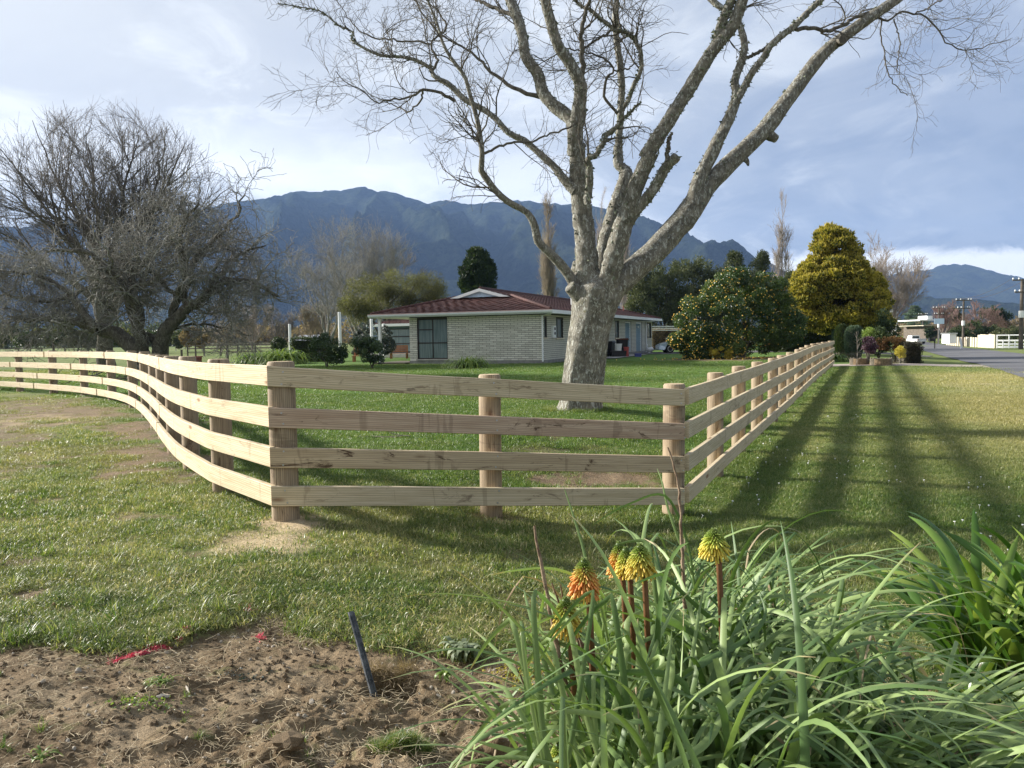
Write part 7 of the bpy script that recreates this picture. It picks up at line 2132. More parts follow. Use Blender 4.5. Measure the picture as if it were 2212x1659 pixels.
# dead roots hanging in the hole
dry_t = [tuft('dry', 40, 0.03, 0.05, 0.13, 0.003, 4, mat='drygrass', splay=0.9) for _ in range(3)]
n_ = 26; X = HOLE[0] + rng.normal(size=n_) * .05; Y = HOLE[1] + 0.09 + rng.random(n_) * .03
scatter('dead_grass', np.stack([X, Y, gh(X, Y)], 1), rng.uniform(0.5, 1.0, n_), np.stack([rng.uniform(.2, 1.1, n_), rng.normal(size=n_) * .4, rng.uniform(-.6, .6, n_)], 1), dry_t, label='matted dead grass hanging over the hole behind the blue-grey bar', cat='grass')

# ---------------------------------------------------------------- litter
def strawmesh(n, L, r, curve):
    P = np.zeros((n, 5, 3)); az = rng.uniform(0, 6.28, n); p = np.stack([rng.uniform(-.1, .1, n), rng.uniform(-.1, .1, n), rng.uniform(0.002, .012, n)], 1)
    P[:, 0] = p
    for k in range(1, 5):
        az = az + rng.normal(size=n) * curve
        p = p + np.stack([np.cos(az), np.sin(az), rng.normal(size=n) * .25], 1) * (L * rng.uniform(.5, 1.2, n) / 4)[:, None]; p[:, 2] = np.maximum(p[:, 2], 0.001); P[:, k] = p
    me = tubes([(P, np.full((n, 5), r) * np.array([1, 1, .9, .7, .4])[None], 3)], 'straw'); me.materials.append(MAT['straw']); return me
st = [strawmesh(7, 0.085, 0.0009, 0.40) for _ in range(8)]
X, Y = sample_view(2500, 2.2, 3.8); so_ = masks(X, Y)[0]; k_ = rng.random(len(X)) < so_ * np.clip(fbm(X * 3, Y * 4, 3, 2) * 3.2 - 1.15, 0, 1); X, Y = X[k_], Y[k_]
scatter('straw_litter', np.stack([X, Y, gh(X, Y)], 1), rng.uniform(.5, 1.2, len(X)), np.stack([rng.normal(size=len(X)) * .15, rng.normal(size=len(X)) * .15, rng.uniform(0, 6.28, len(X))], 1), st, label='dead grass roots and straw littering the bare soil', cat='litter')
X, Y = sample_view(2600, 4.0, 13.0); mk = masks(X, Y); k_ = rng.random(len(X)) < np.clip(mk[0] * .7 + mk[2] * .8 + mk[3] * 1.0, 0, 1) ; X, Y = X[k_], Y[k_]
scatter('wood_shavings', np.stack([X, Y, gh(X, Y) + .004], 1), rng.uniform(.35, .8, len(X)), np.stack([rng.normal(size=len(X)) * .15, rng.normal(size=len(X)) * .15, rng.uniform(0, 6.28, len(X))], 1), st, label='shavings, straw and wood chips on the worn patches by the fence', cat='litter')
def pebble(mat, sc=(1, .8, .5), rough=.18):
    bm = bmesh.new(); bmesh.ops.create_icosphere(bm, subdivisions=2, radius=1)
    o_ = rng.random(3) * 20
    for v in bm.verts:
        c = v.co; f_ = 1 + rough * math.sin(3.1 * c.x + o_[0]) * math.cos(2.7 * c.y + o_[1]) + rough * .8 * math.sin(6 * c.z + 4 * c.x + o_[2]) + random.uniform(-rough, rough) * .35
        v.co = Vector((c.x * sc[0], c.y * sc[1], c.z * sc[2])) * f_
    me = bpy.data.meshes.new('pebble'); bm.to_mesh(me); bm.free(); me.materials.append(MAT[mat])
    me.polygons.foreach_set('use_smooth', np.full(len(me.polygons), False)); return me
pb = [pebble('stone') for _ in range(2)] + [pebble('chip', (1, .5, .25))] + [pebble('soilclod', (1, .9, .75), .35) for _ in range(11)]
X, Y = sample_view(9000, 2.2, 3.75); so_ = masks(X, Y)[0]; k_ = rng.random(len(X)) < so_ ** 2; X, Y = X[k_], Y[k_]
scatter('soil_crumbs', np.stack([X, Y, gh(X, Y)], 1), 0.002 + 0.012 * rng.random(len(X)) ** 4.0, rng.uniform(0, 6.28, (len(X), 3)), pb, label='loose crumbs of earth and gravel in the bare soil', cat='soil')
# single stones and chips one can point at
def single(name, px_, py_, s_, mat, label, cat, sc=(1, .8, .5), rot=None, grp=None):
    p = gr(px_, py_, -0.03); z = float(gh(p[0], p[1])[0])
    o = link(name, pebble(mat, sc)); o.location = (p[0], p[1], z + s_ * sc[2] * .35); o.scale = (s_,) * 3
    o.rotation_euler = rot if rot else (random.uniform(-.3, .3), random.uniform(-.3, .3), random.uniform(0, 6))
    return tag(o, label, cat, grp)
single('stone', 797, 1468, .024, 'stone', 'buff stone wedged at the foot of the blue-grey bar', 'stone', (.7, .7, 1.1), (0.2, 0, .4))
single('stone', 815, 1476, .017, 'stone', 'small stone right beside the foot of the blue-grey bar', 'stone')
single('stone', 170, 1466, .016, 'stone', 'round tan pebble on the soil below the pink line', 'stone', (1, .9, .8))
single('stone', 98, 1374, .017, 'chip', 'white stone in the grass edge at far left', 'stone', (1, .8, .6))
single('stone', 592, 1375, .012, 'chip', 'white rectangular chip beside the right pink paint dab', 'stone', (.7, .4, 1), (0.3, .2, .3))
single('stone', 93, 1493, .013, 'stone', 'grey oval pebble in the bare soil at lower left', 'stone', (1, .7, .6))
single('wood_chip', 353, 1506, .026, 'chip', 'pale leaf-shaped wood chip lying on the soil, centre left', 'wood chip', (1, .38, .14), (.5, .2, .5))
single('wood_chip', 405, 1490, .030, 'chip', 'long narrow pale wood splinter pointing down right on the soil', 'wood chip', (1, .14, .10), (0.1, .1, -1.0))
single('wood_chip', 188, 1492, .020, 'chip', 'short pale splinter left of the yellow tuft on the soil', 'wood chip', (1, .3, .2), (0, 0, .4))
single('wood_chip', 868, 1575, .045, 'chip', 'torn pale wood slab behind the grassy sod', 'wood chip', (1, .35, .5), (.7, .1, .35))
single('wood_chip', 895, 1580, .034, 'stone', 'upright broken clod of wood behind the grassy sod', 'wood chip', (.55, .5, 1.1), (.1, .1, 0))
single('wood_chip', 1037, 1498, .030, 'chip', 'short cut twig end lying on the soil right of the bar', 'wood chip', (1, .16, .16), (0, .1, -.9))
single('clod', 625, 1628, .05, 'soilclod', 'large ochre clod of earth at the bottom of the photo', 'clod', (1.2, .8, .6))
single('clod', 570, 1650, .04, 'soilclod', 'second ochre clod left of the largest one', 'clod', (1.2, .8, .5))
single('dead_leaf', 914, 1384, .026, 'deadleaf', 'curled brown leaf on the lawn edge above the hole', 'leaf', (1, .6, .2), (.4, .2, .2))
single('dead_leaf', 1105, 1388, .028, 'deadleaf', 'curled brown leaf on the soil edge left of the poker plant', 'leaf', (1, .5, .25), (.3, .1, .6))
single('dead_leaf', 116, 1325, .022, 'deadleaf', 'upright brown leaf in the grass at lower left', 'leaf', (.45, .2, 1), (.2, .3, 0))
single('dead_leaf', 2122, 1192 - 72, .04, 'deadleaf', 'dark red leaf lying on the verge left of the broad-leaved plant', 'leaf', (1, .5, .2))
# daisies on the verge
dm = MB(); dm.tube([(0, 0, 0), (0, 0, .03)], .001, 4); dm.tube([(0, 0, .03), (0, 0, .034)], [.007, .007], 8); dme = dm.mesh('daisy'); dme.materials.append(MAT['daisy'])
X, Y = sample_view(420, 4.6, 15, 1480, 2260); k_ = (X > 1.7 + .47 * (Y - 7)) & (fbm(X * .8, Y * .8, 2, 3) > .56); X, Y = X[k_], Y[k_]
scatter('daisies', np.stack([X, Y, gh(X, Y)], 1), rng.uniform(.8, 1.5, len(X)), np.stack([rng.normal(size=len(X)) * .2, rng.normal(size=len(X)) * .2, X * 0], 1), [dme], label='tiny white daisies dotted over the grass verge', cat='flowers')
# pink paint on blades and soil
def paintmark(pts, n, spread, label, L=0.035):
    root = []
    P = []
    pts = np.array([gr(x, y, -0.02) for x, y in pts])
    for i in range(n):
        f_ = rng.random() * (len(pts) - 1); k = min(int(f_), len(pts) - 2); q = pts[k] * (1 - (f_ - k)) + pts[k + 1] * (f_ - k)
        q = q + np.array([rng.normal() * spread, rng.normal() * spread * .7, 0]); P.append(q)
    P = np.array(P); z = gh(P[:, 0], P[:, 1]); a = rng.uniform(0, 6.28, n)
    d = np.stack([np.cos(a), np.sin(a), rng.uniform(0, .7, n)], 1)
    P = np.stack([P[:, 0], P[:, 1], z + .006], 1)
    V, F, rn, tp = leaves(P + d * L * .3, d, L * rng.uniform(.4, 1.1, n), .16)
    o = link('paint_mark', npmesh('paint_mark', V, F), MAT['paint'])
    return tag(o, label, 'paint mark', 'pink survey paint on the ground')
paintmark([(240, 1432), (300, 1418), (330, 1403), (362, 1394)], 260, .010, 'long pink sprayed line along the edge of the soil')
paintmark([(382, 1386), (400, 1372), (412, 1362)], 70, .010, 'short pink streak between the long line and the first dab')
paintmark([(430, 1349), (444, 1344)], 40, .010, 'bright pink dab on the grass, left of the other dab')
paintmark([(560, 1362), (568, 1372)], 45, .010, 'crimson dab on the soil edge, right of the line')
paintmark([(525, 1312), (540, 1326)], 40, .016, 'faint red dab in the grass above the soil edge')
paintmark([(800, 1590), (825, 1582), (872, 1572)], 60, .008, 'pink streak across the small sod in the soil', .05)
# blue-grey bar
p = gr(807, 1478, -0.03); p[2] = float(gh(p[0], p[1])[0])
topb = at(757, 1321, p[1] + 0.10)
dv = Vector(topb) - Vector(p)
m = MB(); Lb = dv.length + 0.08
m.prism([(-.011, -.005), (.011, -.005), (.011, .005), (-.011, .005)], -0.08, Lb - .08, 'z')
m.box(-.0115, -.008, .005, .010, -0.08, Lb - .085)
bar = m.build('steel_bar', MAT['bar']); bar.location = tuple(p); bar.rotation_euler = dv.to_track_quat('Z', 'Y').to_euler()
tag(bar, 'blue-grey metal bar stuck slanting in the bare soil in the foreground', 'bar')
# rosette weed near the hole
fountain('rosette_weed', (gr(1000, 1390, -.01)[0], gr(1000, 1390, -.01)[1], 0.0 - .03), .10, .05, 60, LM['weed'], 'flat grey-green rosette weed on the lawn edge right of the hole', lw=.010, minel=5)
fountain('rosette_weed', (gr(960, 1443, -.03)[0], gr(960, 1443, -.03)[1], -.05), .045, .04, 26, LM['lime'], 'small pale seedling in the soil right of the hole', lw=.007, minel=15)
a = gr(350, 1480, -.03); fountain('grass_tuft', (a[0], a[1], float(gh(a[0], a[1])[0]) - .002), .08, .05, 60, LM['lime'], 'yellow-green tuft alone on the bare soil, above the pale wood chip', lw=.003, minel=10)
a = gr(90, 1650, -.03); fountain('grass_tuft', (a[0], a[1], float(gh(a[0], a[1])[0]) - .002), .05, .05, 24, LM['lime'], 'tiny green tuft on the soil in the bottom left corner', lw=.003, minel=20)
def cloverpatch(px_, py_, wx, wy, n, label, mat):
    c = gr(px_, py_, -.03); X = c[0] + rng.normal(size=n) * wx; Y = c[1] + rng.normal(size=n) * wy; Z = gh(X, Y) + .006 + rng.random(n) * .008
    V, F, rn, tp = leaves(np.stack([X, Y, Z], 1), np.stack([rng.normal(size=n), rng.normal(size=n), np.full(n, .15)], 1), .011 * rng.uniform(.6, 1.4, n), .8)
    tag(link('clover_patch', npmesh('clover_patch', V, F, dict(rnd=rn, tip=tp)), mat), label, 'weeds', kind='stuff')
cloverpatch(310, 1530, .07, .035, 200, 'creeping round-leaved weeds on the bare soil, lower left', LM['lime'])
cloverpatch(210, 1400, .06, .03, 120, 'grey-green weed patch on the soil edge at left', LM['silver'])
cloverpatch(1120, 1430, .06, .05, 500, 'yellow-green moss patch on the soil left of the poker plant', LM['yellow'])
cloverpatch(530, 1455, .05, .02, 70, 'pale green weed patch in the middle of the bare soil', LM['silver'])

# ================================================================ red hot pokers in the foreground
def pokermat():
    m, t = material('poker_leaf')
    r = t.attr('rnd'); tip = t.attr('tip')
    g = t.node('ShaderNodeNewGeometry').outputs['Position']
    oi = t.node('ShaderNodeObjectInfo').outputs['Random']
    f = t.math('ADD', t.math('MULTIPLY', oi, 0.7), t.math('MULTIPLY', t.noise(g, 5.0, 4, .6), 0.4))
    col = t.mix(t.ramp(f, 0.15, 0.85), (0.060, 0.120, 0.030), (0.25, 0.335, 0.120))
    col = t.mix(t.math('MULTIPLY', t.ramp(tip, .2, 0.0), 0.5), col, (0.16, 0.21, 0.06))
    dead = t.math('MULTIPLY', t.ramp(t.math('ADD', tip, t.math('MULTIPLY', t.noise(g, 9.0, 3, .6), .25)), 1.02, 1.10), t.ramp(oi, .45, .6))
    col = t.mix(dead, col, (0.34, 0.27, 0.14))
    sp = t.ramp(t.noise(g, 60.0, 4, .7), .68, .74)
    col = t.mix(t.math('MULTIPLY', sp, .5), col, (0.13, .12, .05))
    c_ = t.attr('across')
    rib = t.node('ShaderNodeTexWave', {'Vector': t.node('ShaderNodeCombineXYZ', {0: c_, 1: 0.0, 2: 0.0}), 'Scale': 3.2}, wave_type='BANDS', bands_direction='X')
    col = t.mix(t.math('MULTIPLY', rib.outputs['Fac'], .14), col, (.22, .28, .15))
    bs = t.node('ShaderNodeBsdfPrincipled', {'Base Color': col, 'Roughness': 0.46})
    bs.inputs['Specular IOR Level'].default_value = 0.38
    b = t.node('ShaderNodeBump', {'Height': rib.outputs['Fac'], 'Strength': .15, 'Distance': .002}); t.l.new(b.outputs[0], bs.inputs['Normal'])
    tr = t.node('ShaderNodeBsdfTranslucent', {'Color': t.mix(1.0, col, (1.5, 1.7, .7), 'MULTIPLY')})
    mx = t.node('ShaderNodeMixShader', {0: .18, 1: bs.outputs[0], 2: tr.outputs[0]})
    t.node('ShaderNodeOutputMaterial', {'Surface': mx.outputs[0]})
    return m
MAT['poker'] = pokermat()
MAT['agap'] = leafmat('broad_strap_leaf', [(0.045, 0.105, 0.014), (0.085, 0.170, 0.026), (0.26, 0.33, 0.07)], 0.32, 0.3, .5, 3.0)
MAT['deadstalk'] = simple('dead_brown_stalk', (0.17, 0.105, 0.065), 0.85, 0.35, 22.0, .3, c2=(.34, .25, .17))
MAT['deadblade'] = leafmat('dead_blades', [(0.20, .14, .08), (.32, .24, .14), (.46, .37, .24)], .75, .2)
def ribbon(P, w_, side, fold=0.35):
    """P (N,3) path, w_ (N) full widths, side (N,3) -> V-section strip"""
    P = np.asarray(P, float); N_ = len(P)
    T = unit(np.gradient(P, axis=0)); s_ = unit(side - T * (side * T).sum(1, keepdims=True)); nn = np.cross(s_, T)
    w2 = (np.asarray(w_) / 2)[:, None]
    V = np.stack([P - s_ * w2, P - nn * w2 * fold, P + s_ * w2], 1)
    a = np.arange(N_ - 1)[:, None] * 3
    F = np.concatenate([a + np.array([[0, 1, 4, 3]]), a + np.array([[1, 2, 5, 4]])])
    return V.reshape(-1, 3), F, dict(tip=np.repeat(np.linspace(0, 1, N_), 3), rnd=np.full(N_ * 3, rng.random()), across=np.tile([0., .5, 1.], N_))
def prof_w(n, w_, blunt=.6):
    t_ = np.linspace(0, 1, n)
    return w_ * np.minimum(1, .55 + 1.6 * t_) * np.clip(1 - t_ ** 3, 0, 1) ** blunt * (1 - .35 * t_) + .0008
def strap(base, az, el0, L, w_, droop, kink=None, n=18, twist=0.0, sway=0.0, p=1.6, zmin=None, blunt=.6, fold=.35, azd=0.0):
    P = [np.array(base, float)]; e = el0; a = az; S = []
    for k in range(n - 1):
        t_ = k / (n - 1)
        e_ = el0 - droop * t_ ** p
        if kink and t_ > kink[0]: e_ = e_ - kink[1]
        e_ = max(e_, -1.35)
        a = az + sway * t_ + azd * math.sin(t_ * 3)
        d = np.array([math.cos(a) * math.cos(e_), math.sin(a) * math.cos(e_), math.sin(e_)])
        q = P[-1] + d * L / (n - 1)
        if zmin is not None and q[2] < zmin: q[2] = zmin + random.uniform(0, .004)
        P.append(q)
        S.append([-math.sin(a + twist * t_), math.cos(a + twist * t_), math.sin(twist * t_) * .6])
    S.append(S[-1])
    return ribbon(np.array(P), prof_w(n, w_, blunt), np.array(S), fold)
def poker_plant(loc, label, spec, group=None):
    z = float(terr(loc[0], loc[1])) 
    root = wempty('red_hot_poker_plant', (loc[0], loc[1], z), label, 'plant', group)
    return root, z
def addleaf(root, data, mat='poker', name='leaf'):
    V, F, at_ = data
    return link(name, npmesh(name, V, F, at_, True), MAT[mat], root)
def clump(root, z, c, n, spread, azm, azs, L, w_, el, droop, kinkp=.45, zmin=None, rest=0, mat='poker', nm='leaf', seg=16, blunt=.6, sw=.5, p=(1.2, 2.2)):
    Vs, Fs, As, off = [], [], [], 0
    for i in range(n + rest):
        a = rng.normal(azm, azs); q = rng.normal(size=2) * spread
        b_ = (c[0] + q[0], c[1] + q[1], z + rng.uniform(-.02, .02))
        kink = (rng.uniform(.3, .75), rng.uniform(.5, 1.5)) if rng.random() < kinkp else None
        dat = strap(b_, a, math.radians(rng.uniform(*el)), rng.uniform(*L), rng.uniform(*w_), math.radians(rng.uniform(*droop)), kink, seg, rng.normal() * .7, rng.normal() * sw, rng.uniform(*p),
                    (z + rng.uniform(0.01, zmin) if zmin else None), blunt)
        if i < n: addleaf(root, dat, mat, nm)
        else:
            V, F, A = dat; Vs.append(V); Fs.append(F + off); off += len(V); As.append(A)
    if Vs:
        o = link('inner_leaves', npmesh('inner_leaves', np.concatenate(Vs), np.concatenate(Fs), {k: np.concatenate([q[k] for q in As]) for k in As[0]}, True), MAT[mat], root)
        tag(o, kind='stuff')
def tracedleaf(root, pts, wpx, Y0, Y1, conv, mat='poker', tilt=0.3, blunt=.5, name='leaf'):
    n = len(pts); P = np.array([at(*conv(x, y), Y0 + (Y1 - Y0) * i / (n - 1)) for i, (x, y) in enumerate(pts)])
    P = catmull(P, 5); d_ = np.concatenate([[0], np.cumsum(np.linalg.norm(np.diff(P, axis=0), axis=1))]); s = np.linspace(0, d_[-1], 26)
    P = np.stack([np.interp(s, d_, P[:, k]) for k in range(3)], 1)
    T = unit(np.gradient(P, axis=0)); view = unit(P - CP); side = np.cross(T, view) + view * tilt
    w_ = prof_w(26, wpx * (Y0 + Y1) / 2 / FPX, blunt)
    addleaf(root, ribbon(P, w_, side), mat, name)
k7 = lambda x, y: (1106 + .36 * x, 1062 + .36 * y)
k8 = lambda x, y: (1637 + .36 * x, 1062 + .36 * y)
k6 = lambda x, y: (531 + .28 * x, 1239 + .28 * y)
# front plant (flowers)
A_, zA = poker_plant((0.36, 1.95), 'front red hot poker plant with long grey-green leaves and six orange and yellow flower heads', None)
clump(A_, zA, (0.38, 1.98), 75, .10, 1.9, 1.7, (.65, 1.05), (.016, .028), (62, 88), (60, 150), .5, zmin=.10)
clump(A_, zA, (0.55, 1.85), 70, .14, .4, 1.5, (.7, 1.1), (.018, .030), (55, 88), (70, 160), .5, zmin=.12)
clump(A_, zA, (0.36, 1.72), 60, .13, 1.5, 2.2, (.75, 1.1), (.014, .026), (68, 89), (20, 120), .45, zmin=.10)
clump(A_, zA, (0.30, 1.80), 30, .08, 2.9, .7, (.6, .9), (.012, .024), (50, 80), (60, 130), .4, zmin=.05)
clump(A_, zA, (0.62, 2.15), 60, .16, 1.2, 1.5, (.6, 1.0), (.016, .028), (50, 86), (60, 150), .5, zmin=.12, rest=120)
for pts, w_, a0, a1 in (
    ([(180, 1650), (215, 1300), (250, 1050), (310, 820), (370, 600)], 13, 1.95, 2.05),
    ([(385, 598), (430, 690), (500, 800), (560, 950), (600, 1150)], 18, 2.05, 2.1),
    ([(1075, 1440), (1050, 1200), (1005, 1130), (900, 1092), (700, 1085), (500, 1105), (330, 1170), (225, 1265)], 17, 1.75, 1.8),
    ([(860, 1659), (750, 1480), (680, 1390), (550, 1345), (350, 1318), (215, 1330)], 21, 1.65, 1.75),
    ([(350, 1300), (600, 1285), (900, 1170), (1200, 1000), (1400, 890), (1500, 790), (1522, 700), (1480, 610)], 19, 1.85, 2.1),
    ([(1500, 1000), (1300, 850), (1100, 680), (920, 510), (860, 505), (720, 560)], 13, 2.2, 2.0),
    ([(960, 1330), (930, 1180), (885, 1000), (865, 760)], 22, 1.95, 2.0),
    ([(870, 752), (1000, 800), (1200, 900), (1400, 960)], 18, 2.0, 2.25),
    ([(760, 1200), (765, 1000), (755, 760)], 20, 2.05, 2.1),
    ([(700, 1150), (690, 900), (700, 770), (800, 735), (950, 790)], 17, 2.1, 2.2),
    ([(900, 900), (860, 600), (835, 380), (800, 300), (700, 300), (600, 330)], 12, 2.2, 2.3),
    ([(500, 1100), (560, 700), (480, 560), (250, 462), (0, 475), (-120, 500)], 9, 2.1, 1.95),
    ([(600, 1000), (520, 640), (440, 655), (220, 760), (0, 860)], 9, 2.05, 1.9),
    ([(560, 900), (470, 560), (430, 350), (370, 150), (310, -30)], 9, 2.2, 2.35),
    ([(1100, 600), (1050, 300), (920, 25), (700, 75), (560, 150), (480, 205)], 7, 2.5, 2.5),
    ([(1080, 500), (980, 230), (930, 80), (900, -60), (870, -140)], 7, 2.5, 2.6),
    ([(1220, 1000), (1290, 1250), (1300, 1500), (1300, 1680)], 24, 1.8, 1.75),
    ([(1170, 1262), (1225, 1250), (1270, 1330), (1290, 1500), (1310, 1680)], 20, 1.7, 1.7),
    ([(740, 1680), (850, 1480), (1000, 1300), (1250, 1150), (1440, 1060), (1600, 1020)], 17, 1.65, 1.9),
    ([(880, 1680), (1150, 1520), (1300, 1300), (1500, 1130), (1570, 1120)], 20, 1.6, 1.9)):
    tracedleaf(A_, pts, w_, a0, a1, k7)
for pts, w_, a0, a1 in (
    ([(2480, 1330), (2212, 1120), (2060, 1010), (2000, 1012), (1880, 1120), (1700, 1350), (1570, 1510)], 12, 1.9, 2.0),
    ([(2400, 1480), (2120, 1390), (1950, 1340), (1775, 1292)], 17, 1.8, 1.85),
    ([(2300, 1420), (2080, 1270), (1900, 1110), (1700, 930), (1522, 790)], 7, 1.95, 2.1),
    ([(2400, 1400), (2180, 1150), (2050, 1120), (1960, 1060)], 7, 1.95, 2.1),
    ([(2500, 1500), (2100, 1420), (1800, 1440), (1560, 1520)], 11, 1.7, 1.8)):
    tracedleaf(A_, pts, w_, a0, a1, k6)
for i in range(15):
    x = random.uniform(150, 950); y1 = random.uniform(640, 1150); x1 = x + random.choice((-1, 1)) * random.uniform(60, 260); sg = random.choice((-1, 1)); l_ = random.uniform(90, 320)
    tracedleaf(A_, [(x, 1690), ((x + x1) / 2 + random.uniform(-20, 20), (1690 + y1) / 2 + 100), (x1, y1), (x1 + sg * 45, y1 - 28), (x1 + sg * (60 + l_ * .5), y1 + l_ * .45), (x1 + sg * (60 + l_), y1 + l_ * 1.25)], random.uniform(10, 19), 1.72, random.uniform(1.8, 1.95), k7)
# dead stalks
for pts, w_, Y_ in (([(480, 1680), (400, 1400), (300, 1080), (230, 720), (170, 420), (135, 205)], 15, 1.95), ([(600, 1330), (480, 1060), (370, 850), (270, 640), (238, 548)], 9, 2.0), ([(560, 1240), (460, 1000), (340, 740), (290, 560)], 10, 2.0),
                    ([(540, 1600), (460, 1300), (430, 1000), (380, 820)], 9, 1.98), ([(220, 1680), (130, 1330), (60, 1120), (5, 1010)], 7, 2.05), ([(1040, 700), (1022, 400), (1010, 100), (985, -110), (935, -265)], 9, 2.35)):
    P = np.array([at(*k7(x, y), Y_) for x, y in pts]); P, R = traced([(P, np.linspace(1, .35, len(P)) * w_ * Y_ / FPX / 2)], 22, .0015)
    link('dead_stalk', tubes([(P, R * (1 + .25 * (rng.random(R.shape) - .5)), 8)], 'dead_stalk'), MAT['deadstalk'], A_)
clump(A_, zA, (0.45, 1.9), 26, .2, 1.5, 2.2, (.4, .9), (.006, .013), (40, 86), (70, 160), .7, zmin=.1, mat='deadblade', nm='dead_leaf')
# flower heads
def flowermat():
    m, t = material('poker_floret')
    r = t.attr('rnd'); f = t.attr('tip')
    cr = t.node('ShaderNodeValToRGB', {0: t.math('ADD', f, t.math('MULTIPLY', t.math('SUBTRACT', r, .5), .18))})
    e = cr.color_ramp.elements
    e[0].position = 0.0; e[0].color = (.66, .56, .08, 1); e[1].position = 1.0; e[1].color = (.26, .33, .10, 1)
    for p, c in ((.22, (.70, .54, .07)), (.45, (.54, .56, .09)), (.65, (.32, .43, .07))):
        k = e.new(p); k.color = c + (1,)
    org = t.attr('orange')
    col = t.mix(t.math('MULTIPLY', org, t.ramp(f, .78, .40)), cr.outputs[0], (.76, .30, .08))
    finish(t, col, .45, None, spec=.4, transl=.25)
    return m
MAT['floret'] = flowermat()
def head(root, px_, py_, Y, wpx, hpx, orange, stem=True, lean=(0, 0)):
    c = at(px_, py_, Y); k = Y / FPX; Wd, Hh = wpx * k * .41, hpx * k * .92
    stalk = MB(); zb = zA - .02
    stalk.tube([(c[0] + .04 - lean[0], Y - .02, zb), (c[0] + .012, Y - .005, c[2] - Hh * .6), (c[0], Y, c[2] - Hh * .35), (c[0], Y, c[2] + Hh * .45)], [.010, .0085, .008, .004], 10)
    sk = stalk.build('flower_stalk', MAT['deadstalk'] if orange < .1 else MAT['polewood'], root, True)
    sk.data.materials.clear(); sk.data.materials.append(simple('flower_stem', (.16, .075, .03), .6, .2, 30.0, .1) if 'flower_stem' not in bpy.data.materials else bpy.data.materials['flower_stem'])
    n = 250; f = (np.arange(n) + .5) / n
    f = f ** .85
    a = np.arange(n) * 2.39996
    zc = c[2] - Hh * .42 + f * Hh * .88
    rc = .010 * (1 - f * .5)
    ln = Wd * 1.3 * np.clip(1.02 - f ** 1.3, .12, 1) * np.where(f < .08, .8, 1)
    el_ = np.radians(-48 + 62 * f + np.where(f > .55, (f - .55) * 90, 0) + rng.normal(size=n) * 7)
    P = []
    b = np.stack([c[0] + np.cos(a) * rc, Y + np.sin(a) * rc, zc + ln * .25], 1)
    for t_, rr2 in ((0, .6), (.35, .8), (.8, 1.15), (1.0, .9)):
        e_ = el_ + .45 * (1 - t_)
        P.append(b + np.stack([np.cos(a) * np.cos(e_), np.sin(a) * np.cos(e_), np.sin(e_)], 1) * (ln * t_)[:, None])
    P = np.stack(P, 1); R = np.array([.6, .85, 1.2, .95])[None] * (.0026 * np.clip(1.25 - f, .45, 1))[:, None]
    me = tubes([(P, R, 5)], 'florets'); nv = 20
    for k_, v_ in (('tip', np.repeat(f, nv)), ('rnd', np.repeat(rng.random(n), nv)), ('orange', np.repeat(np.full(n, orange) * np.clip(rng.normal(.9, .3, n), 0, 1), nv))):
        q = me.attributes.new(k_, 'FLOAT', 'POINT'); q.data.foreach_set('value', v_.astype(np.float32))
    o = link('flower_head', me, MAT['floret'], sk)
    tag(o, kind='stuff')
    tipc = MB().tube([(c[0], Y, c[2] + Hh * .30), (c[0], Y, c[2] + Hh * .42), (c[0], Y, c[2] + Hh * .5)], [.012, .010, .003], 10)
    tipc.build('bud_tip', LM['lime'], sk, True)
head(A_, 1262, 1248, 1.98, 70, 96, .95)
head(A_, 1222, 1330, 1.95, 66, 92, .25)
head(A_, 1337, 1208, 2.30, 50, 88, .8)
head(A_, 1352, 1214, 2.20, 44, 74, .1)
head(A_, 1383, 1210, 2.15, 66, 80, .15)
head(A_, 1543, 1172, 2.15, 68, 66, .0)
head(A_, 1208, 1634, 1.85, 50, 70, .1)
# middle plant
B_, zB = poker_plant((0.95, 2.75), 'red hot poker clump behind the flowers, its grey-green leaves flopping right over the lawn', None)
clump(B_, zB, (0.60, 2.62), 120, .18, -.30, .75, (.75, 1.12), (.014, .024), (52, 86), (75, 140), .5, zmin=.20)
clump(B_, zB, (0.76, 2.82), 110, .17, -.50, .8, (.65, .98), (.012, .022), (46, 80), (75, 145), .45, zmin=.18)
clump(B_, zB, (0.72, 2.55), 60, .16, 1.8, 1.5, (.5, .85), (.012, .022), (45, 86), (60, 140), .5, zmin=.2, rest=160)
clump(B_, zB, (0.75, 2.6), 34, .25, -.3, 1.4, (.5, 1.0), (.006, .013), (30, 80), (70, 160), .7, zmin=.25, mat='deadblade', nm='dead_leaf')
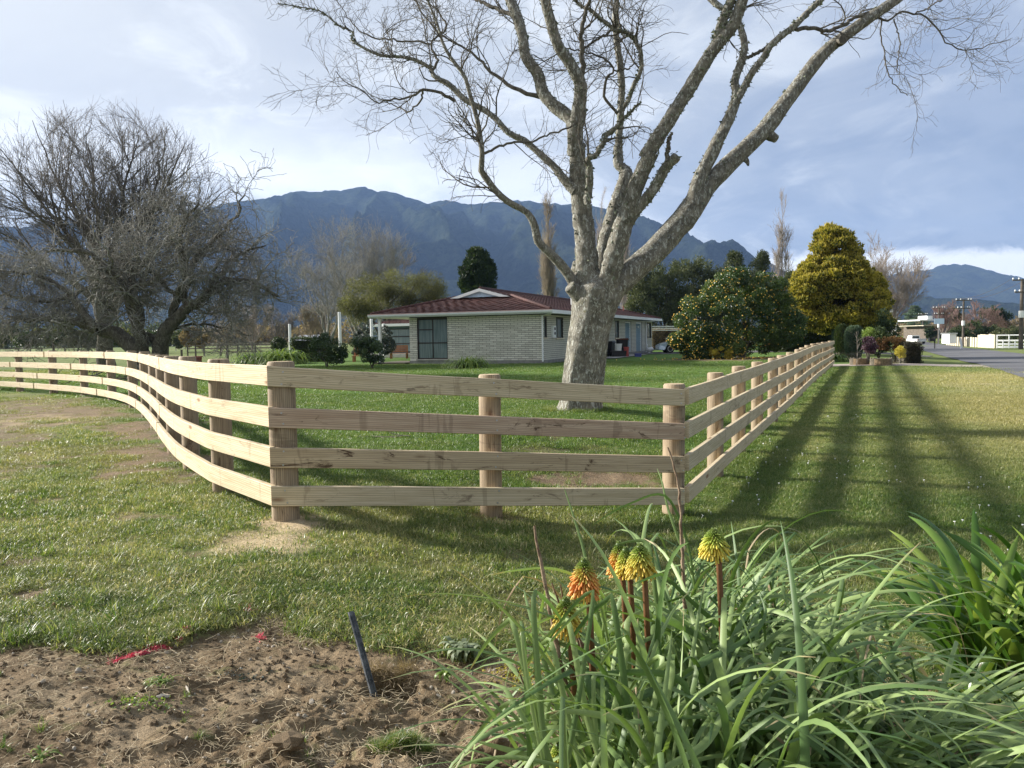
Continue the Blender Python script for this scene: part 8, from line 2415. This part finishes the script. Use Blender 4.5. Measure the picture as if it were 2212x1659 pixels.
# right plant
C_, zC = poker_plant((1.45, 2.25), 'right-hand poker clump with narrow leaves combed down towards the bottom right corner', None)
clump(C_, zC, (0.92, 2.22), 110, .16, -.60, .4, (.6, .92), (.013, .023), (22, 55), (45, 95), .25, zmin=.14, sw=.22)
clump(C_, zC, (1.22, 2.02), 100, .16, -.65, .4, (.6, .92), (.013, .024), (15, 45), (35, 80), .25, zmin=.16, sw=.22)
clump(C_, zC, (0.90, 1.95), 85, .18, -.6, .9, (.6, .95), (.018, .028), (30, 70), (60, 130), .4, zmin=.15, rest=200)
for pts, w_, a0, a1 in (
    ([(0, 870), (200, 720), (400, 590), (640, 450), (860, 360), (1085, 300)], 8, 2.5, 3.1),
    ([(390, 970), (560, 860), (700, 800), (900, 720), (1210, 650)], 9, 2.3, 2.7),
    ([(20, 985), (120, 1080), (280, 1250), (420, 1450), (530, 1680)], 22, 1.9, 1.85),
    ([(560, 855), (760, 960), (980, 1110), (1250, 1240), (1600, 1440)], 13, 2.2, 2.3),
    ([(620, 880), (760, 1020), (900, 1260), (1000, 1480), (1060, 1680)], 13, 2.1, 2.0),
    ([(660, 1100), (650, 1250), (620, 1400), (540, 1660)], 15, 2.0, 1.95),
    ([(-60, 640), (300, 620), (600, 650), (760, 700), (950, 830), (1200, 1010), (1600, 1330)], 12, 2.4, 2.5),
    ([(-30, 1410), (120, 1400), (280, 1480), (430, 1600)], 26, 1.75, 1.75),
    ([(200, 600), (400, 480), (640, 455), (720, 560), (810, 700)], 8, 2.7, 2.8)):
    tracedleaf(C_, pts, w_, a0, a1, k8)
for pts, w_, a0, a1 in (([(560, 900), (600, 980), (640, 1110), (655, 1200)], 5, 2.1, 2.1), ([(860, 1090), (940, 1150), (1000, 1260), (1100, 1450)], 6, 2.1, 2.1), ([(100, 1460), (180, 1540), (270, 1680)], 9, 1.8, 1.8), ([(0, 1030), (200, 1090), (400, 1230), (620, 1470)], 6, 1.95, 1.95)):
    tracedleaf(C_, pts, w_, a0, a1, k8, 'deadblade', name='dead_leaf')
# dead blades round the foot of the clump
cD = (0.25, 2.32)
o_ = wempty('dead_leaf_litter', (cD[0], cD[1], -.1), 'papery dead leaf strips lying round the foot of the front poker plant', 'litter')
clump(o_, float(terr(*cD)) - .03, cD, 70, .17, 3.0, 2.0, (.15, .4), (.006, .014), (0, 25), (0, 60), .3, zmin=.02, mat='deadblade', nm='leaf_strip', seg=8)
# broad-leaved plant on the right
D_ = wempty('agapanthus_plant', (2.15, 3.05, float(terr(2.15, 3.05))), 'bright green broad strap-leaved agapanthus plant at the right edge', 'plant')
zD = float(terr(2.15, 3.05))
for (cx0, cy0, n_) in ((1.95, 3.10, 46), (2.20, 3.02, 46), (2.06, 2.80, 46), (1.80, 2.92, 26)):
    clump(D_, zD, (cx0, cy0), n_ + 8, .08, 1.6, 1.8, (.45, .85), (.042, .062), (48, 86), (30, 115), .15, zmin=.04, mat='agap', seg=14, blunt=.35, sw=.3, p=(1.4, 2.6))
clump(D_, zD, (2.0, 2.9), 8, .15, 3.0, 1.2, (.3, .6), (.02, .03), (30, 70), (90, 150), .3, zmin=.04, mat='deadblade', nm='dead_leaf', seg=10)
